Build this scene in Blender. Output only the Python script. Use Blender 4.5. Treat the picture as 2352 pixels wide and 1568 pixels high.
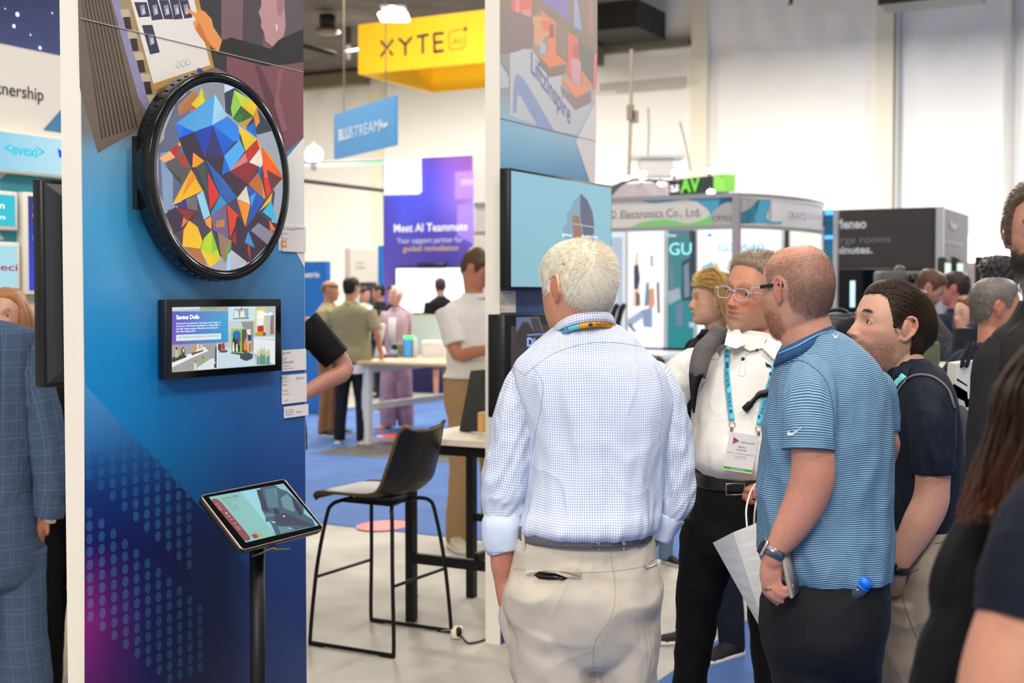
import bpy, math, random
import numpy as np
from mathutils import Vector, Matrix, noise as mn
from math import sin, cos, pi, radians as R

for _o in list(bpy.data.objects): bpy.data.objects.remove(_o)
rnd = random.Random(7); nr = np.random.RandomState(5)
SC = bpy.context.scene
C = SC.collection
A3 = np.array

# ------------------------------------------------------------ camera, world, light, exposure
F = 3000.0; CX, CY, HZ, CAMZ = 1176., 784., 674., 1.65
TH = math.atan((CY-HZ)/F)
cd = bpy.data.cameras.new('camera'); cam = bpy.data.objects.new('camera', cd); C.objects.link(cam)
cam.location = (0, 0, CAMZ); cam.rotation_euler = (pi/2-TH, 0, 0)
cd.sensor_width = 36; cd.lens = F/2352*36; cd.clip_end = 200; cd.clip_start = .05
cd.dof.use_dof = True; cd.dof.focus_distance = 3.5; cd.dof.aperture_fstop = 4.0
SC.camera = cam
w = bpy.data.worlds.new('hall_air'); SC.world = w; w.use_nodes = True
w.node_tree.nodes['Background'].inputs[0].default_value = (1, .965, .92, 1)
w.node_tree.nodes['Background'].inputs[1].default_value = .62
SC.view_settings.view_transform = 'Standard'; SC.view_settings.look = 'None'
SC.view_settings.exposure = 0.0; SC.view_settings.gamma = 1.0
try:
    SC.cycles.use_denoising = True; SC.cycles.max_bounces = 6; SC.cycles.sample_clamp_indirect = 4
except Exception: pass

def area(x, y, z, sx, sy, power, col=(1, .95, .88), rot=(0, 0, 0)):
    l = bpy.data.lights.new('hall_and_fill_light', 'AREA'); l.shape = 'RECTANGLE'; l.size = sx; l.size_y = sy
    l.energy = power; l.color = col
    o = bpy.data.objects.new('hall_and_fill_light', l); C.objects.link(o); o.location = (x, y, z); o.rotation_euler = rot
    return o
# overhead hall lamps; unseen ones added to brighten back wall and yellow sign
for lx, ly, pw in ((-3.5, 0.5, 150), (3, 0, 260), (0.5, 2.6, 170), (5.5, 4.5, 150), (-6, 6, 150), (1.5, 9, 150), (8, 10, 220),
                   (-5, 14, 420), (3, 16, 480), (10, 17, 550), (-2.5, 19, 650), (-4, 32, 1100), (-12, 30, 1350), (4, 27, 1150), (13, 24, 1050)):
    area(lx, ly, 7.9, 1.4, 1.4, pw)
area(-1.5, -3, 5.5, 3, 2, 380, rot=(R(35), 0, 0))  # unseen fill light behind the camera, added to brighten the people's near sides

# ------------------------------------------------------------ colour + materials
def lin(c):
    c = np.asarray(c, float)
    if c.max() > 1.001: c = c/255.
    return np.where(c <= .04045, c/12.92, ((c+.055)/1.055)**2.4)
MATS = {}
def nodes_of(m):
    m.use_nodes = True; nt = m.node_tree; return nt, nt.nodes, nt.links, nt.nodes.get('Principled BSDF')
def mat(name, col=(200, 200, 200), rough=.5, metal=0., emit=0., attr=None, noise=None, bump=None, spec=.5,
        trans=0., ior=1.45, sss=0., coat=0., pattern=None, sheen=0., alpha=1., crease=None):
    key = name
    if key in MATS: return MATS[key]
    m = bpy.data.materials.new(name); nt, N, L, b = nodes_of(m)
    c = tuple(lin(col))+(1,)
    b.inputs['Base Color'].default_value = c; b.inputs['Roughness'].default_value = rough
    b.inputs['Metallic'].default_value = metal; b.inputs['Specular IOR Level'].default_value = spec
    b.inputs['IOR'].default_value = ior
    if trans: b.inputs['Transmission Weight'].default_value = trans
    if alpha < 1: b.inputs['Alpha'].default_value = alpha
    if coat: b.inputs['Coat Weight'].default_value = coat; b.inputs['Coat Roughness'].default_value = .05
    if sheen: b.inputs['Sheen Weight'].default_value = sheen
    if sss:
        b.inputs['Subsurface Weight'].default_value = sss
        b.inputs['Subsurface Radius'].default_value = (.9, .35, .2); b.inputs['Subsurface Scale'].default_value = .006
    src = None
    if attr:
        a = N.new('ShaderNodeAttribute'); a.attribute_name = attr; src = a.outputs['Color']
    if pattern: src = pattern(nt, N, L)
    if noise:
        sc_, am = noise[:2]
        t = N.new('ShaderNodeTexNoise'); t.inputs['Scale'].default_value = sc_; t.inputs['Detail'].default_value = 5
        tc = N.new('ShaderNodeTexCoord')
        mp = N.new('ShaderNodeMapping'); L.new(tc.outputs['Object'], mp.inputs[0]); L.new(mp.outputs[0], t.inputs['Vector'])
        if len(noise) > 2: mp.inputs['Scale'].default_value = noise[2]
        r = N.new('ShaderNodeMapRange'); r.inputs[1].default_value = .3; r.inputs[2].default_value = .7
        r.inputs[3].default_value = 1-am; r.inputs[4].default_value = 1+am; L.new(t.outputs[0], r.inputs[0])
        v = N.new('ShaderNodeVectorMath'); v.operation = 'SCALE'; L.new(r.outputs[0], v.inputs['Scale'])
        if src: L.new(src, v.inputs[0])
        else: v.inputs[0].default_value = c[:3]
        src = v.outputs[0]
    if src:
        L.new(src, b.inputs['Base Color'])
    if emit:
        if src: L.new(src, b.inputs['Emission Color']); b.inputs['Base Color'].default_value = (.02, .02, .02, 1)
        else: b.inputs['Emission Color'].default_value = c
        if src:
            for l in list(L):
                if l.to_socket == b.inputs['Base Color']: L.remove(l)
        b.inputs['Emission Strength'].default_value = emit
    if bump:
        t = N.new('ShaderNodeTexNoise'); t.inputs['Scale'].default_value = bump[0]; t.inputs['Detail'].default_value = 4
        tc = N.new('ShaderNodeTexCoord'); L.new(tc.outputs['Object'], t.inputs['Vector'])
        bp = N.new('ShaderNodeBump'); bp.inputs['Strength'].default_value = bump[1]; bp.inputs['Distance'].default_value = bump[2] if len(bump) > 2 else .002
        L.new(t.outputs[0], bp.inputs['Height']); L.new(bp.outputs[0], b.inputs['Normal'])
    if crease:
        t = N.new('ShaderNodeTexNoise'); t.inputs['Scale'].default_value = crease[0]; t.inputs['Detail'].default_value = 2; t.inputs['Distortion'].default_value = .6
        tc = N.new('ShaderNodeTexCoord'); mp = N.new('ShaderNodeMapping'); mp.inputs['Scale'].default_value = (1, 1, .55); mp.inputs['Rotation'].default_value = (.3, .5, 0); L.new(tc.outputs['Object'], mp.inputs[0]); L.new(mp.outputs[0], t.inputs['Vector'])
        k = mth(N, L, 'POWER', mth(N, L, 'SUBTRACT', 1., mth(N, L, 'MULTIPLY', mth(N, L, 'ABSOLUTE', mth(N, L, 'SUBTRACT', t.outputs[0], .5)), 4.)), 2.)
        bp2 = N.new('ShaderNodeBump'); bp2.inputs['Strength'].default_value = crease[1]; bp2.inputs['Distance'].default_value = .012; L.new(k, bp2.inputs['Height'])
        if bump: L.new(bp.outputs[0], bp2.inputs['Normal'])
        L.new(bp2.outputs[0], b.inputs['Normal'])
    MATS[key] = m
    return m

def mth(N, L, op, a, b=None, c=None):
    n = N.new('ShaderNodeMath'); n.operation = op
    for i, v in enumerate((a, b, c)):
        if v is None: continue
        if isinstance(v, (int, float)): n.inputs[i].default_value = v
        else: L.new(v, n.inputs[i])
    return n.outputs[0]
def mixc(N, L, f, a, b):
    n = N.new('ShaderNodeMix'); n.data_type = 'RGBA'
    if isinstance(f, (int, float)): n.inputs[0].default_value = f
    else: L.new(f, n.inputs[0])
    for i, v in ((6, a), (7, b)):
        if isinstance(v, tuple): n.inputs[i].default_value = tuple(lin(v))+(1,)
        else: L.new(v, n.inputs[i])
    return n.outputs[2]
def pat_uv(N, L):
    a = N.new('ShaderNodeAttribute'); a.attribute_name = 'pat'; s = N.new('ShaderNodeSeparateXYZ')
    L.new(a.outputs['Vector'], s.inputs[0]); return s.outputs[0], s.outputs[1]
def sstep(N, L, x, lo, hi):
    n = N.new('ShaderNodeMapRange'); n.interpolation_type = 'SMOOTHSTEP'; L.new(x, n.inputs[0])
    n.inputs[1].default_value = lo; n.inputs[2].default_value = hi; return n.outputs[0]
def pat_check(base, dot, cell, small=None):
    def f(nt, N, L):
        u, v = pat_uv(N, L)
        fu = mth(N, L, 'ABSOLUTE', mth(N, L, 'SUBTRACT', mth(N, L, 'FRACT', mth(N, L, 'MULTIPLY', u, 1/cell)), .5))
        fv = mth(N, L, 'ABSOLUTE', mth(N, L, 'SUBTRACT', mth(N, L, 'FRACT', mth(N, L, 'MULTIPLY', v, 1/cell)), .5))
        d = mth(N, L, 'MAXIMUM', fu, fv)
        k = sstep(N, L, d, .30, .40)
        return mixc(N, L, k, dot, base)
    return f
def pat_stripe(c1, c2, period, duty=.5, ax=1):
    def f(nt, N, L):
        uv = pat_uv(N, L)
        fv = mth(N, L, 'FRACT', mth(N, L, 'MULTIPLY', uv[ax], 1/period))
        d = mth(N, L, 'ABSOLUTE', mth(N, L, 'SUBTRACT', fv, .5))
        return mixc(N, L, sstep(N, L, d, duty/2-.08, duty/2+.08), c2, c1)
    return f
def pat_plaid(base, line, cell):
    def f(nt, N, L):
        u, v = pat_uv(N, L); outs = []
        for q, w_ in ((u, .02), (v, .02)):
            fv = mth(N, L, 'FRACT', mth(N, L, 'MULTIPLY', q, 1/cell))
            d = mth(N, L, 'ABSOLUTE', mth(N, L, 'SUBTRACT', fv, .5))
            outs.append(mth(N, L, 'SUBTRACT', 1., sstep(N, L, d, w_, w_*2.5)))
            d2 = mth(N, L, 'ABSOLUTE', mth(N, L, 'SUBTRACT', fv, .22))
            outs.append(mth(N, L, 'MULTIPLY', mth(N, L, 'SUBTRACT', 1., sstep(N, L, d2, .07, .1)), .35))
        k = mth(N, L, 'MAXIMUM', mth(N, L, 'MAXIMUM', outs[0], outs[1]), mth(N, L, 'MAXIMUM', outs[2], outs[3]))
        return mixc(N, L, mth(N, L, 'MULTIPLY', k, .55), base, line)
    return f

# ------------------------------------------------------------ pixels -> space, frames of planes
def ray(x, y):
    u, v = (x-CX)/F, (CY-y)/F
    return A3([u, cos(TH)+v*sin(TH), v*cos(TH)-sin(TH)])
CAM = A3([0, 0, CAMZ])
def P(x, y, Y):
    r = ray(x, y); return CAM + r*(Y/r[1])
AL = R(28.5)
U = A3([sin(AL), cos(AL), 0.]); NW = A3([cos(AL), -sin(AL), 0.]); Z = A3([0, 0, 1.])
class Fr:
    """plane frame: origin o (z=0 level), u along, n outward, up = z"""
    def __init__(s, o, u=U, n=NW, up=Z): s.o = A3(o, float); s.u = A3(u, float); s.n = A3(n, float); s.up = A3(up, float)
    def w(s, a, z, d=0.): return s.o + s.u*a + s.up*z + s.n*d
    def px(s, x, y, d=0.):
        r = ray(x, y); o = s.o+s.n*d; t = np.dot(o-CAM, s.n)/np.dot(r, s.n); p = CAM+r*t-o
        return float(np.dot(p, s.u)), float(np.dot(p, s.up))

# ------------------------------------------------------------ mesh building
def cr(K, k):
    K = np.asarray(K, float)
    if K.ndim == 1: K = K[:, None]
    n = len(K); out = []
    for i in range(n-1):
        p0 = K[i-1] if i > 0 else 2*K[0]-K[1]; p1, p2 = K[i], K[i+1]
        p3 = K[i+2] if i+2 < n else 2*K[n-1]-K[n-2]
        for j in range(k):
            t = j/k
            out.append(.5*((2*p1)+(p2-p0)*t+(2*p0-5*p1+4*p2-p3)*t*t+(3*p1-p0-3*p2+p3)*t**3))
    out.append(K[-1]); return A3(out)
def nz(v): return v/(np.linalg.norm(v)+1e-12)
def ring(c, a, b, ax=(1, 0, 0), ay=(0, 1, 0), n=32, p=2.0):
    t = np.linspace(0, 2*pi, n, endpoint=False); ct, st = np.cos(t), np.sin(t); e = 2./p
    x = np.sign(ct)*np.abs(ct)**e*a; y = np.sign(st)*np.abs(st)**e*b
    return A3(c)+np.outer(x, ax)+np.outer(y, ay)
class MB:
    def __init__(s): s.v = []; s.f = []; s.p = []; s.c = []; s.n = 0; s.fm = []
    def add(s, V, Fc, pat=None, col=None, mi=0):
        V = np.asarray(V, float).reshape(-1, 3); k = len(V)
        s.v.append(V); s.f += [tuple(i+s.n for i in f) for f in Fc]; s.fm += [mi]*len(Fc)
        s.p.append(np.zeros((k, 3)) if pat is None else np.asarray(pat, float).reshape(-1, 3))
        s.c.append(np.tile(lin(col if col is not None else (255, 255, 255)), (k, 1)) if (col is None or np.ndim(col) == 1) else np.asarray(col))
        s.n += k; return s
    def loft(s, RR, cap=True, pat=None, closed=False, mi=0, col=None, flip=False):
        RR = np.asarray(RR); m, n = RR.shape[:2]; Fc = []
        for i in range(m-1 if not closed else m):
            i2 = (i+1) % m
            for j in range(n):
                j2 = (j+1) % n; q = (i*n+j, i*n+j2, i2*n+j2, i2*n+j)
                Fc.append(q[::-1] if flip else q)
        V = RR.reshape(-1, 3); V = list(V)
        P_ = None if pat is None else list(np.asarray(pat).reshape(-1, 3))
        if cap and not closed:
            for i, rev in ((0, True), (m-1, False)):
                V.append(RR[i].mean(0)); k = len(V)-1
                if P_ is not None: P_.append(P_[i*n])
                for j in range(n):
                    j2 = (j+1) % n; t = (i*n+j2, i*n+j, k) if rev else (i*n+j, i*n+j2, k)
                    Fc.append(t[::-1] if flip else t)
        return s.add(V, Fc, P_, col, mi)
    def tube(s, pts, rad, n=12, k=4, ref=None, cap='round', p=2., mi=0, col=None, fold=None, patw=True):
        """pts knots; rad scalar / list of scalar / list of (a,b); a lies along ref"""
        pts = np.asarray(pts, float); m = len(pts)
        rad = np.asarray([rad]*m if np.ndim(rad) == 0 else rad, float)
        if rad.ndim == 1: rad = np.stack([rad, rad], 1)
        Q = cr(np.hstack([pts, rad]), k) if (m > 2 or k > 1) else np.hstack([pts, rad])
        X, rr = Q[:, :3], np.maximum(Q[:, 3:], 1e-4)
        T = np.gradient(X, axis=0); T = T/(np.linalg.norm(T, axis=1)[:, None]+1e-12)
        a = A3(ref, float) if ref is not None else (A3([1., 0, 0]) if abs(T[0][0]) < .8 else A3([0, 1., 0]))
        rings = []; pats = []; L_ = 0; ta = np.linspace(0, 2*pi, n, endpoint=False)
        segs = []
        for i in range(len(X)):
            a = nz((A3(ref, float) if ref is not None else a)-T[i]*np.dot((A3(ref, float) if ref is not None else a), T[i])); b = np.cross(T[i], a)
            segs.append((X[i], rr[i][0], rr[i][1], a, b))
        if cap == 'round':
            def capr(sg, d, i):
                out = []
                for q in (.9, .6, .25):
                    h = math.sqrt(max(0, 1-q*q)); out.append((sg[0]+d*h*(sg[1]+sg[2])/2*.98, sg[1]*q, sg[2]*q, sg[3], sg[4]))
                return out
            st = capr(segs[0], -T[0], 0)[::-1]; en = capr(segs[-1], T[-1], 0); segs = st+segs+en
        prev = segs[0][0]; L_ = 0
        for (c, r1, r2, aa, bb) in segs:
            L_ += np.linalg.norm(c-prev); prev = c
            g = ring(c, r1, r2, aa, bb, n, p); rings.append(g)
            pats.append(np.stack([ta*(r1+r2)/2, np.full(n, L_), np.zeros(n)], 1))
        rings = A3(rings)
        if fold is not None: rings = fold(rings)
        return s.loft(rings, cap=cap is not None, pat=A3(pats), mi=mi, col=col)
    def box(s, c, size, rot=None, mi=0, col=None, bev=0.):
        c = A3(c, float); hx, hy, hz = A3(size)/2
        if bev > 0:
            b = min(bev, hx, hy, hz)*.98; rs = []
            for zz, ins in ((-hz, b), (-hz+b*.3, b*.3), (-hz+b, 0), (hz-b, 0), (hz-b*.3, b*.3), (hz, b)):
                X, Y = hx-ins, hy-ins; q = max(b-ins*.6, b*.35)
                rs.append([(X-q, -Y, zz), (X, -Y+q, zz), (X, Y-q, zz), (X-q, Y, zz), (-X+q, Y, zz), (-X, Y-q, zz), (-X, -Y+q, zz), (-X+q, -Y, zz)])
            V = A3(rs); m = V.shape
            V = V.reshape(-1, 3)
            if rot is not None: V = V@np.asarray(rot).T
            return s.loft((V+c).reshape(m), mi=mi, col=col)
        V = A3([(x, y, z) for x in (-hx, hx) for y in (-hy, hy) for z in (-hz, hz)])
        if rot is not None: V = V@np.asarray(rot).T
        return s.add(V+c, [(0, 1, 3, 2), (4, 6, 7, 5), (0, 4, 5, 1), (2, 3, 7, 6), (0, 2, 6, 4), (1, 5, 7, 3)], None, col, mi)
    def fbox(s, fr, a0, a1, z0, z1, d0, d1, bev=0., mi=0, col=None):
        rot = np.stack([fr.u, fr.n, fr.up], 1)
        return s.box(fr.w((a0+a1)/2, (z0+z1)/2, (d0+d1)/2), (abs(a1-a0), abs(d1-d0), abs(z1-z0)), rot, mi, col, bev)
    def sphere(s, c, r, n=16, m=10, rot=None, col=None, mi=0):
        r = A3([r]*3 if np.ndim(r) == 0 else r, float); rs = []
        for i in range(m+1):
            th = -pi/2+pi*i/m; q = max(cos(th), .02)
            g = ring((0, 0, 0), r[0]*q, r[1]*q, n=n); g[:, 2] = r[2]*sin(th)
            rs.append(g)
        V = A3(rs)
        if rot is not None: V = V@np.asarray(rot).T
        return s.loft(V+A3(c), col=col, mi=mi)
    def poly(s, pts, col=None, mi=0, flip=False):
        k = len(pts); f = tuple(range(k)); return s.add(pts, [f[::-1] if flip else f], None, col, mi)
    def build(s, name, m, parent=None, fuse=None, sm=2, flat=False, colfn=None, post=None):
        V = np.vstack(s.v) if s.v else np.zeros((0, 3)); me = bpy.data.meshes.new(name)
        off = A3(parent_off(parent))
        me.from_pydata((V-off).tolist(), [], s.f); me.validate(clean_customdata=False)
        if len(me.vertices) == len(V):
            at = me.attributes.new('pat', 'FLOAT_VECTOR', 'POINT'); at.data.foreach_set('vector', np.vstack(s.p).ravel())
            ac = me.color_attributes.new('Col', 'FLOAT_COLOR', 'POINT')
            CC = np.vstack(s.c); ac.data.foreach_set('color', np.hstack([CC, np.ones((len(CC), 1))]).ravel())
        ms = m if isinstance(m, (list, tuple)) else [m]
        for q in ms: me.materials.append(q)
        if len(ms) > 1 and len(me.polygons) == len(s.fm): me.polygons.foreach_set('material_index', s.fm)
        o = bpy.data.objects.new(name, me)
        if fuse:
            C.objects.link(o)
            rm = o.modifiers.new('r', 'REMESH'); rm.mode = 'VOXEL'; rm.voxel_size = fuse; rm.use_smooth_shade = True
            s_ = o.modifiers.new('s', 'SMOOTH'); s_.iterations = sm; s_.factor = .5
            dg = bpy.context.evaluated_depsgraph_get(); dg.update()
            nm = bpy.data.meshes.new_from_object(o.evaluated_get(dg)); o.modifiers.clear(); nm.name = name
            C.objects.unlink(o); bpy.data.objects.remove(o); bpy.data.meshes.remove(me); me = nm
            me.materials.clear(); [me.materials.append(q) for q in ms]
            o = bpy.data.objects.new(name, me)
        nv = len(me.vertices)
        if colfn or post:
            co = np.empty(nv*3); me.vertices.foreach_get('co', co); co = co.reshape(-1, 3)+off
            if post:
                nn = np.empty(nv*3); me.vertices.foreach_get('normal', nn)
                co = post(co, nn.reshape(-1, 3)); me.vertices.foreach_set('co', (co-off).ravel()); me.update()
            if colfn:
                cc = colfn(co); a = me.color_attributes.get('Col') or me.color_attributes.new('Col', 'FLOAT_COLOR', 'POINT')
                a.data.foreach_set('color', np.hstack([cc, np.ones((nv, 1))]).astype(float).ravel())
        me.polygons.foreach_set('use_smooth', [not flat]*len(me.polygons))
        C.objects.link(o)
        if parent is not None: o.parent = parent
        return o
def parent_off(p):
    v = Vector((0, 0, 0))
    while p is not None: v = v+Vector(p.location); p = p.parent
    return v
def thing(name, label, cat, loc=(0, 0, 0), group=None):
    o = bpy.data.objects.new(name, None); C.objects.link(o); o.location = loc; o.empty_display_size = .1
    return tag(o, label, cat, group)
def tag(o, label, cat, group=None, kind=None):
    if label: o['label'] = label
    if cat: o['category'] = cat
    if group: o['group'] = group
    if kind: o['kind'] = kind
    return o
def struct(o): o['kind'] = 'structure'; return o
_bf = None
def text(fr, s, x0, yb, x1, cap, d, m, parent, name='lettering', px=True, bold=0., flipu=False):
    """lettering on frame fr: left pixel x0, baseline pixel yb, right pixel x1, cap height in pixels"""
    if px:
        a0, z0 = fr.px(x0, yb, d); am, zm = fr.px(x0, yb-cap, d); a1, z1 = fr.px(x1, yb, d); h = zm-z0; wd = a1-a0
    else: a0, z0, wd, h = x0, yb, x1, cap
    cu = bpy.data.curves.new(name, 'FONT'); cu.body = s; cu.size = 1.; cu.offset = bold; cu.resolution_u = 3
    o = bpy.data.objects.new(name, cu); C.objects.link(o)
    dg = bpy.context.evaluated_depsgraph_get(); dg.update(); me = bpy.data.meshes.new_from_object(o.evaluated_get(dg))
    C.objects.unlink(o); bpy.data.objects.remove(o)
    n = len(me.vertices); co = np.empty(n*3); me.vertices.foreach_get('co', co); co = co.reshape(-1, 3)
    if n == 0: return None
    x = (co[:, 0]-co[:, 0].min())/(np.ptp(co[:, 0])+1e-9)*wd+a0; z = co[:, 1]/.69*h+z0
    V = fr.o+np.outer(x, fr.u)+np.outer(z, fr.up)+fr.n*d
    off = A3(parent_off(parent)); me.vertices.foreach_set('co', (V-off).ravel()); me.update(); me.name = name
    me.materials.clear(); me.materials.append(m)
    o = bpy.data.objects.new(name, me); C.objects.link(o); o.parent = parent; return o
def prints(fr, polys, d, m, parent, name, step=.00012):
    """flat printed shapes: polys = [(colour, [(px,py)...])]; each lies a hair above the last"""
    b = MB()
    for i, (c, pts) in enumerate(polys):
        dd = d+step*i; V = [fr.w(*fr.px(x, y, dd), dd) for x, y in pts]
        nrm = sum(np.cross(V[k]-V[0], V[k+1]-V[0]) for k in range(1, len(V)-1))
        b.poly(V, c, flip=np.dot(nrm, fr.n) < 0)
    return b.build(name, m, parent, flat=True)
def bil(grid, ys, xs, X, Y):
    """bilinear colour lookup; grid[iy][ix] sRGB -> linear"""
    G = lin(np.asarray(grid, float)/255.) if True else 0
    X = np.clip(X, xs[0], xs[-1]); Y = np.clip(Y, ys[0], ys[-1])
    ix = np.clip(np.searchsorted(xs, X)-1, 0, len(xs)-2); iy = np.clip(np.searchsorted(ys, Y)-1, 0, len(ys)-2)
    tx = (X-A3(xs)[ix])/(A3(xs)[ix+1]-A3(xs)[ix]); ty = (Y-A3(ys)[iy])/(A3(ys)[iy+1]-A3(ys)[iy])
    tx = tx[:, None]; ty = ty[:, None]
    return (G[iy, ix]*(1-tx)+G[iy, ix+1]*tx)*(1-ty)+(G[iy+1, ix]*(1-tx)+G[iy+1, ix+1]*tx)*ty
def topx(V):
    D = np.asarray(V)-CAM; fwd = A3([0, cos(TH), -sin(TH)]); up = A3([0, sin(TH), cos(TH)])
    dep = D@fwd; return CX+F*D[:, 0]/dep, CY-F*(D@up)/dep
def gradpanel(fr, a0, a1, z0, z1, d, na, nz_, colf, m, parent, name):
    aa, zz = np.meshgrid(np.linspace(a0, a1, na+1), np.linspace(z0, z1, nz_+1))
    V = fr.o+np.outer(aa.ravel(), fr.u)+np.outer(zz.ravel(), fr.up)+fr.n*d
    Fc = [(j*(na+1)+i, j*(na+1)+i+1, (j+1)*(na+1)+i+1, (j+1)*(na+1)+i) for j in range(nz_) for i in range(na)]
    if np.dot(np.cross(fr.u, fr.up), fr.n) < 0: Fc = [f[::-1] for f in Fc]
    x, y = topx(V); cc = colf(x, y, aa.ravel(), zz.ravel())
    b = MB(); b.add(V, Fc, None, cc); return b.build(name, m, parent, flat=True)
def mul(c, k): return tuple(min(255, v*k) for v in c)
# ------------------------------------------------------------ common materials
concrete = mat('concrete', (180, 173, 161), .55, noise=(1.8, .2), bump=(60, .15))
blue_carpet = mat('blue_carpet', (82, 114, 172), .95, noise=(3, .12), bump=(220, .5, .004))
gray_carpet = mat('gray_carpet', (112, 108, 104), .95, noise=(4, .15), bump=(220, .5, .004))
whitep = mat('white_laminate', (240, 234, 222), .45)
black = mat('black_plastic', (22, 22, 24), .38)
blackg = mat('black_glass', (10, 10, 12), .08)
blackm = mat('black_metal', (30, 30, 31), .45, .4)
printm = mat('printed_film', attr='Col', rough=.42)
screenm = mat('lit_screen', attr='Col', emit=.92, rough=.25)
screenb = mat('lit_box', attr='Col', emit=1.15, rough=.4)
alum = mat('brushed_aluminium', (190, 190, 195), .35, .7)
inkw = mat('white_ink', (245, 245, 245), .5); inkd = mat('dark_ink', (40, 42, 50), .5)
inkg = mat('grey_ink', (105, 105, 112), .5)
def glow(name, col, s=1.): return mat(name, col, emit=s)
scw = glow('white_screen_text', (235, 245, 250), .95)

# ------------------------------------------------------------ floor and hall
def floorpt(x, y): Y = CAMZ*F/(y-HZ); return P(x, y, Y)*A3([1, 1, 0])
b = MB(); b.box((8, 18, -.05), (50, 50, .1)); struct(b.build('floor', concrete, flat=True))
PD = A3([cos(AL), -sin(AL), 0.])     # perpendicular aisle direction (same as NW)
def carpet(name, p, a, c, m, label, h=.006):
    """parallelogram: corner p, sides a*U and c*PD"""
    p = A3(p, float); b = MB(); q = [p, p+PD*c, p+PD*c+U*a, p+U*a]
    lo = A3(q)*A3([1, 1, 0]); hi = lo+Z*h
    b.loft(A3([lo, hi]), cap=False); b.poly(list(hi)); o = b.build(name, m, flat=True)
    me = o.data
    tag(o, label, 'carpet'); return o
L1 = floorpt(1622, 1497); L2 = floorpt(741, 1206)
k = np.linalg.solve(np.stack([U[:2], -PD[:2]], 1), (L2-L1)[:2]); corner = L1+U*k[0]
carpet('carpet', L1-U*9, 9+k[0], 9, blue_carpet, 'bright blue carpet strip under the group of men at right')
carpet('carpet', corner-PD*9, 4.35, 24, blue_carpet, 'blue aisle carpet behind the black bar stool')
g0 = floorpt(715, 1042)
carpet('carpet', g0, 2.0, 9, gray_carpet, 'dark grey carpet under the white counter table', .008)
g1 = corner-PD*9+U*4.40
carpet('carpet', g1, 7.2, 24, blue_carpet, 'blue carpet beneath the woman in the pink suit', .005)
carpet('carpet', g1+U*8.2, 12, 24, blue_carpet, 'far blue carpet in front of the purple booth wall', .005)
def decal(px, py, r, label):
    c = floorpt(px, py)+Z*.0095; b = MB(); b.loft(A3([ring(c-Z*.002, r, r*.8, U, PD, 24), ring(c, r, r*.8, U, PD, 24)]))
    tag(b.build('floor_sticker', mat('red_vinyl', (225, 75, 62), .4), flat=True), label, 'sticker')
decal(880, 1212, .22, 'red floor sticker on the carpet edge behind the stool')
decal(905, 1003, .24, 'red floor sticker beside the white counter table')

# back wall: white insulation liner with seams and posts
wallm = mat('white_liner', (248, 244, 235), .5, noise=(.35, .03), bump=(.8, .25, .3))
W0 = P(800, 700, 40)*A3([1, 1, 0]); WB = Fr(W0, PD, -U)
def wtilt(): pass
b = MB(); aa = np.linspace(-16, 42, 233); zz = np.linspace(0, 13, 40)
AA, ZZ = np.meshgrid(aa, zz)
dd = .05*np.sin(AA*1.3)*np.clip((ZZ-6)/3, 0, 1)+.06*np.clip((ZZ-6.5)/2, 0, 1)*np.sin(AA*6.3+np.sin(ZZ*2.1+AA)*1.8)+.05*np.sin(ZZ*2+AA*.7)*np.clip((ZZ-6)/3, 0, 1)
V = WB.o+np.outer(AA.ravel(), WB.u)+np.outer(ZZ.ravel(), Z)+WB.n*dd.ravel()[:, None]
n_ = len(aa); b.add(V, [(j*n_+i, j*n_+i+1, (j+1)*n_+i+1, (j+1)*n_+i) for j in range(len(zz)-1) for i in range(n_-1)])
struct(b.build('wall_back', wallm))
seamm = mat('wall_post_cream', (238, 229, 205), .5); seamg = mat('wall_seam_grey', (196, 192, 184), .6)
ti = 0
for x0, x1, m in ((1592, 1628, seamm), (2012, 2052, seamm), (2318, 2326, seamg), (700+162, 700+182, seamm), (2056, 2064, seamg)):
    a0, a1 = WB.px(x0, 600)[0], WB.px(x1, 600)[0]; b = MB(); b.fbox(WB, a0, a1, 0, 12, .02, .22); ti += 1
    struct(b.build('trim_%d' % ti, m, flat=True))
zc = WB.px(800, 178)[1]
a0, a1 = WB.px(400, 178)[0], WB.px(1590, 178)[0]
b = MB(); b.fbox(WB, a0, a1, zc-.06, zc+.12, .0, .3); struct(b.build('trim_6', mat('roof_trim', (120, 112, 96), .6), flat=True))
# dark lower roof over the left part of the hall
darkroof = mat('roof_deck', (92, 86, 78), .9, noise=(1.2, .25)); beamm = mat('roof_beam', (120, 108, 84), .7); beamd = mat('roof_steel_dark', (40, 37, 34), .7)
a1r = WB.px(1440, 120)[0]
b = MB(); b.fbox(WB, a0, a1r, zc+.1, zc+.3, 0, 26); struct(b.build('ceiling', darkroof, flat=True))
b = MB(); b.box((6, 18, 10.6), (56, 52, .2)); struct(b.build('ceiling', darkroof, flat=True))  # unseen roof over the hall, added to keep ambient light off the wall top
def rbar(p, q, r, m, name, label, cat, n=8):
    b = MB(); b.tube([p, q], r, n=n, k=1, cap='flat'); o = b.build(name, m); tag(o, label, cat); return o
def rbox(a0_, a1_, z0, z1, d0, d1, m, name, label, cat):
    b = MB(); b.fbox(WB, a0_, a1_, z0, z1, d0, d1); return tag(b.build(name, m, flat=True), label, cat)
rbox(a0, WB.px(872, 170)[0], zc-.38, zc-.02, .5, .9, beamm, 'roof_beam', 'tan horizontal roof beam above the white wall at left', 'beam')
rbox(WB.px(1372, 100)[0]-.2, WB.px(1405, 100)[0], zc-.45, zc+.05, .5, 1.1, beamm, 'roof_beam', 'tan beam end beside the printed panel top', 'beam')
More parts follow.
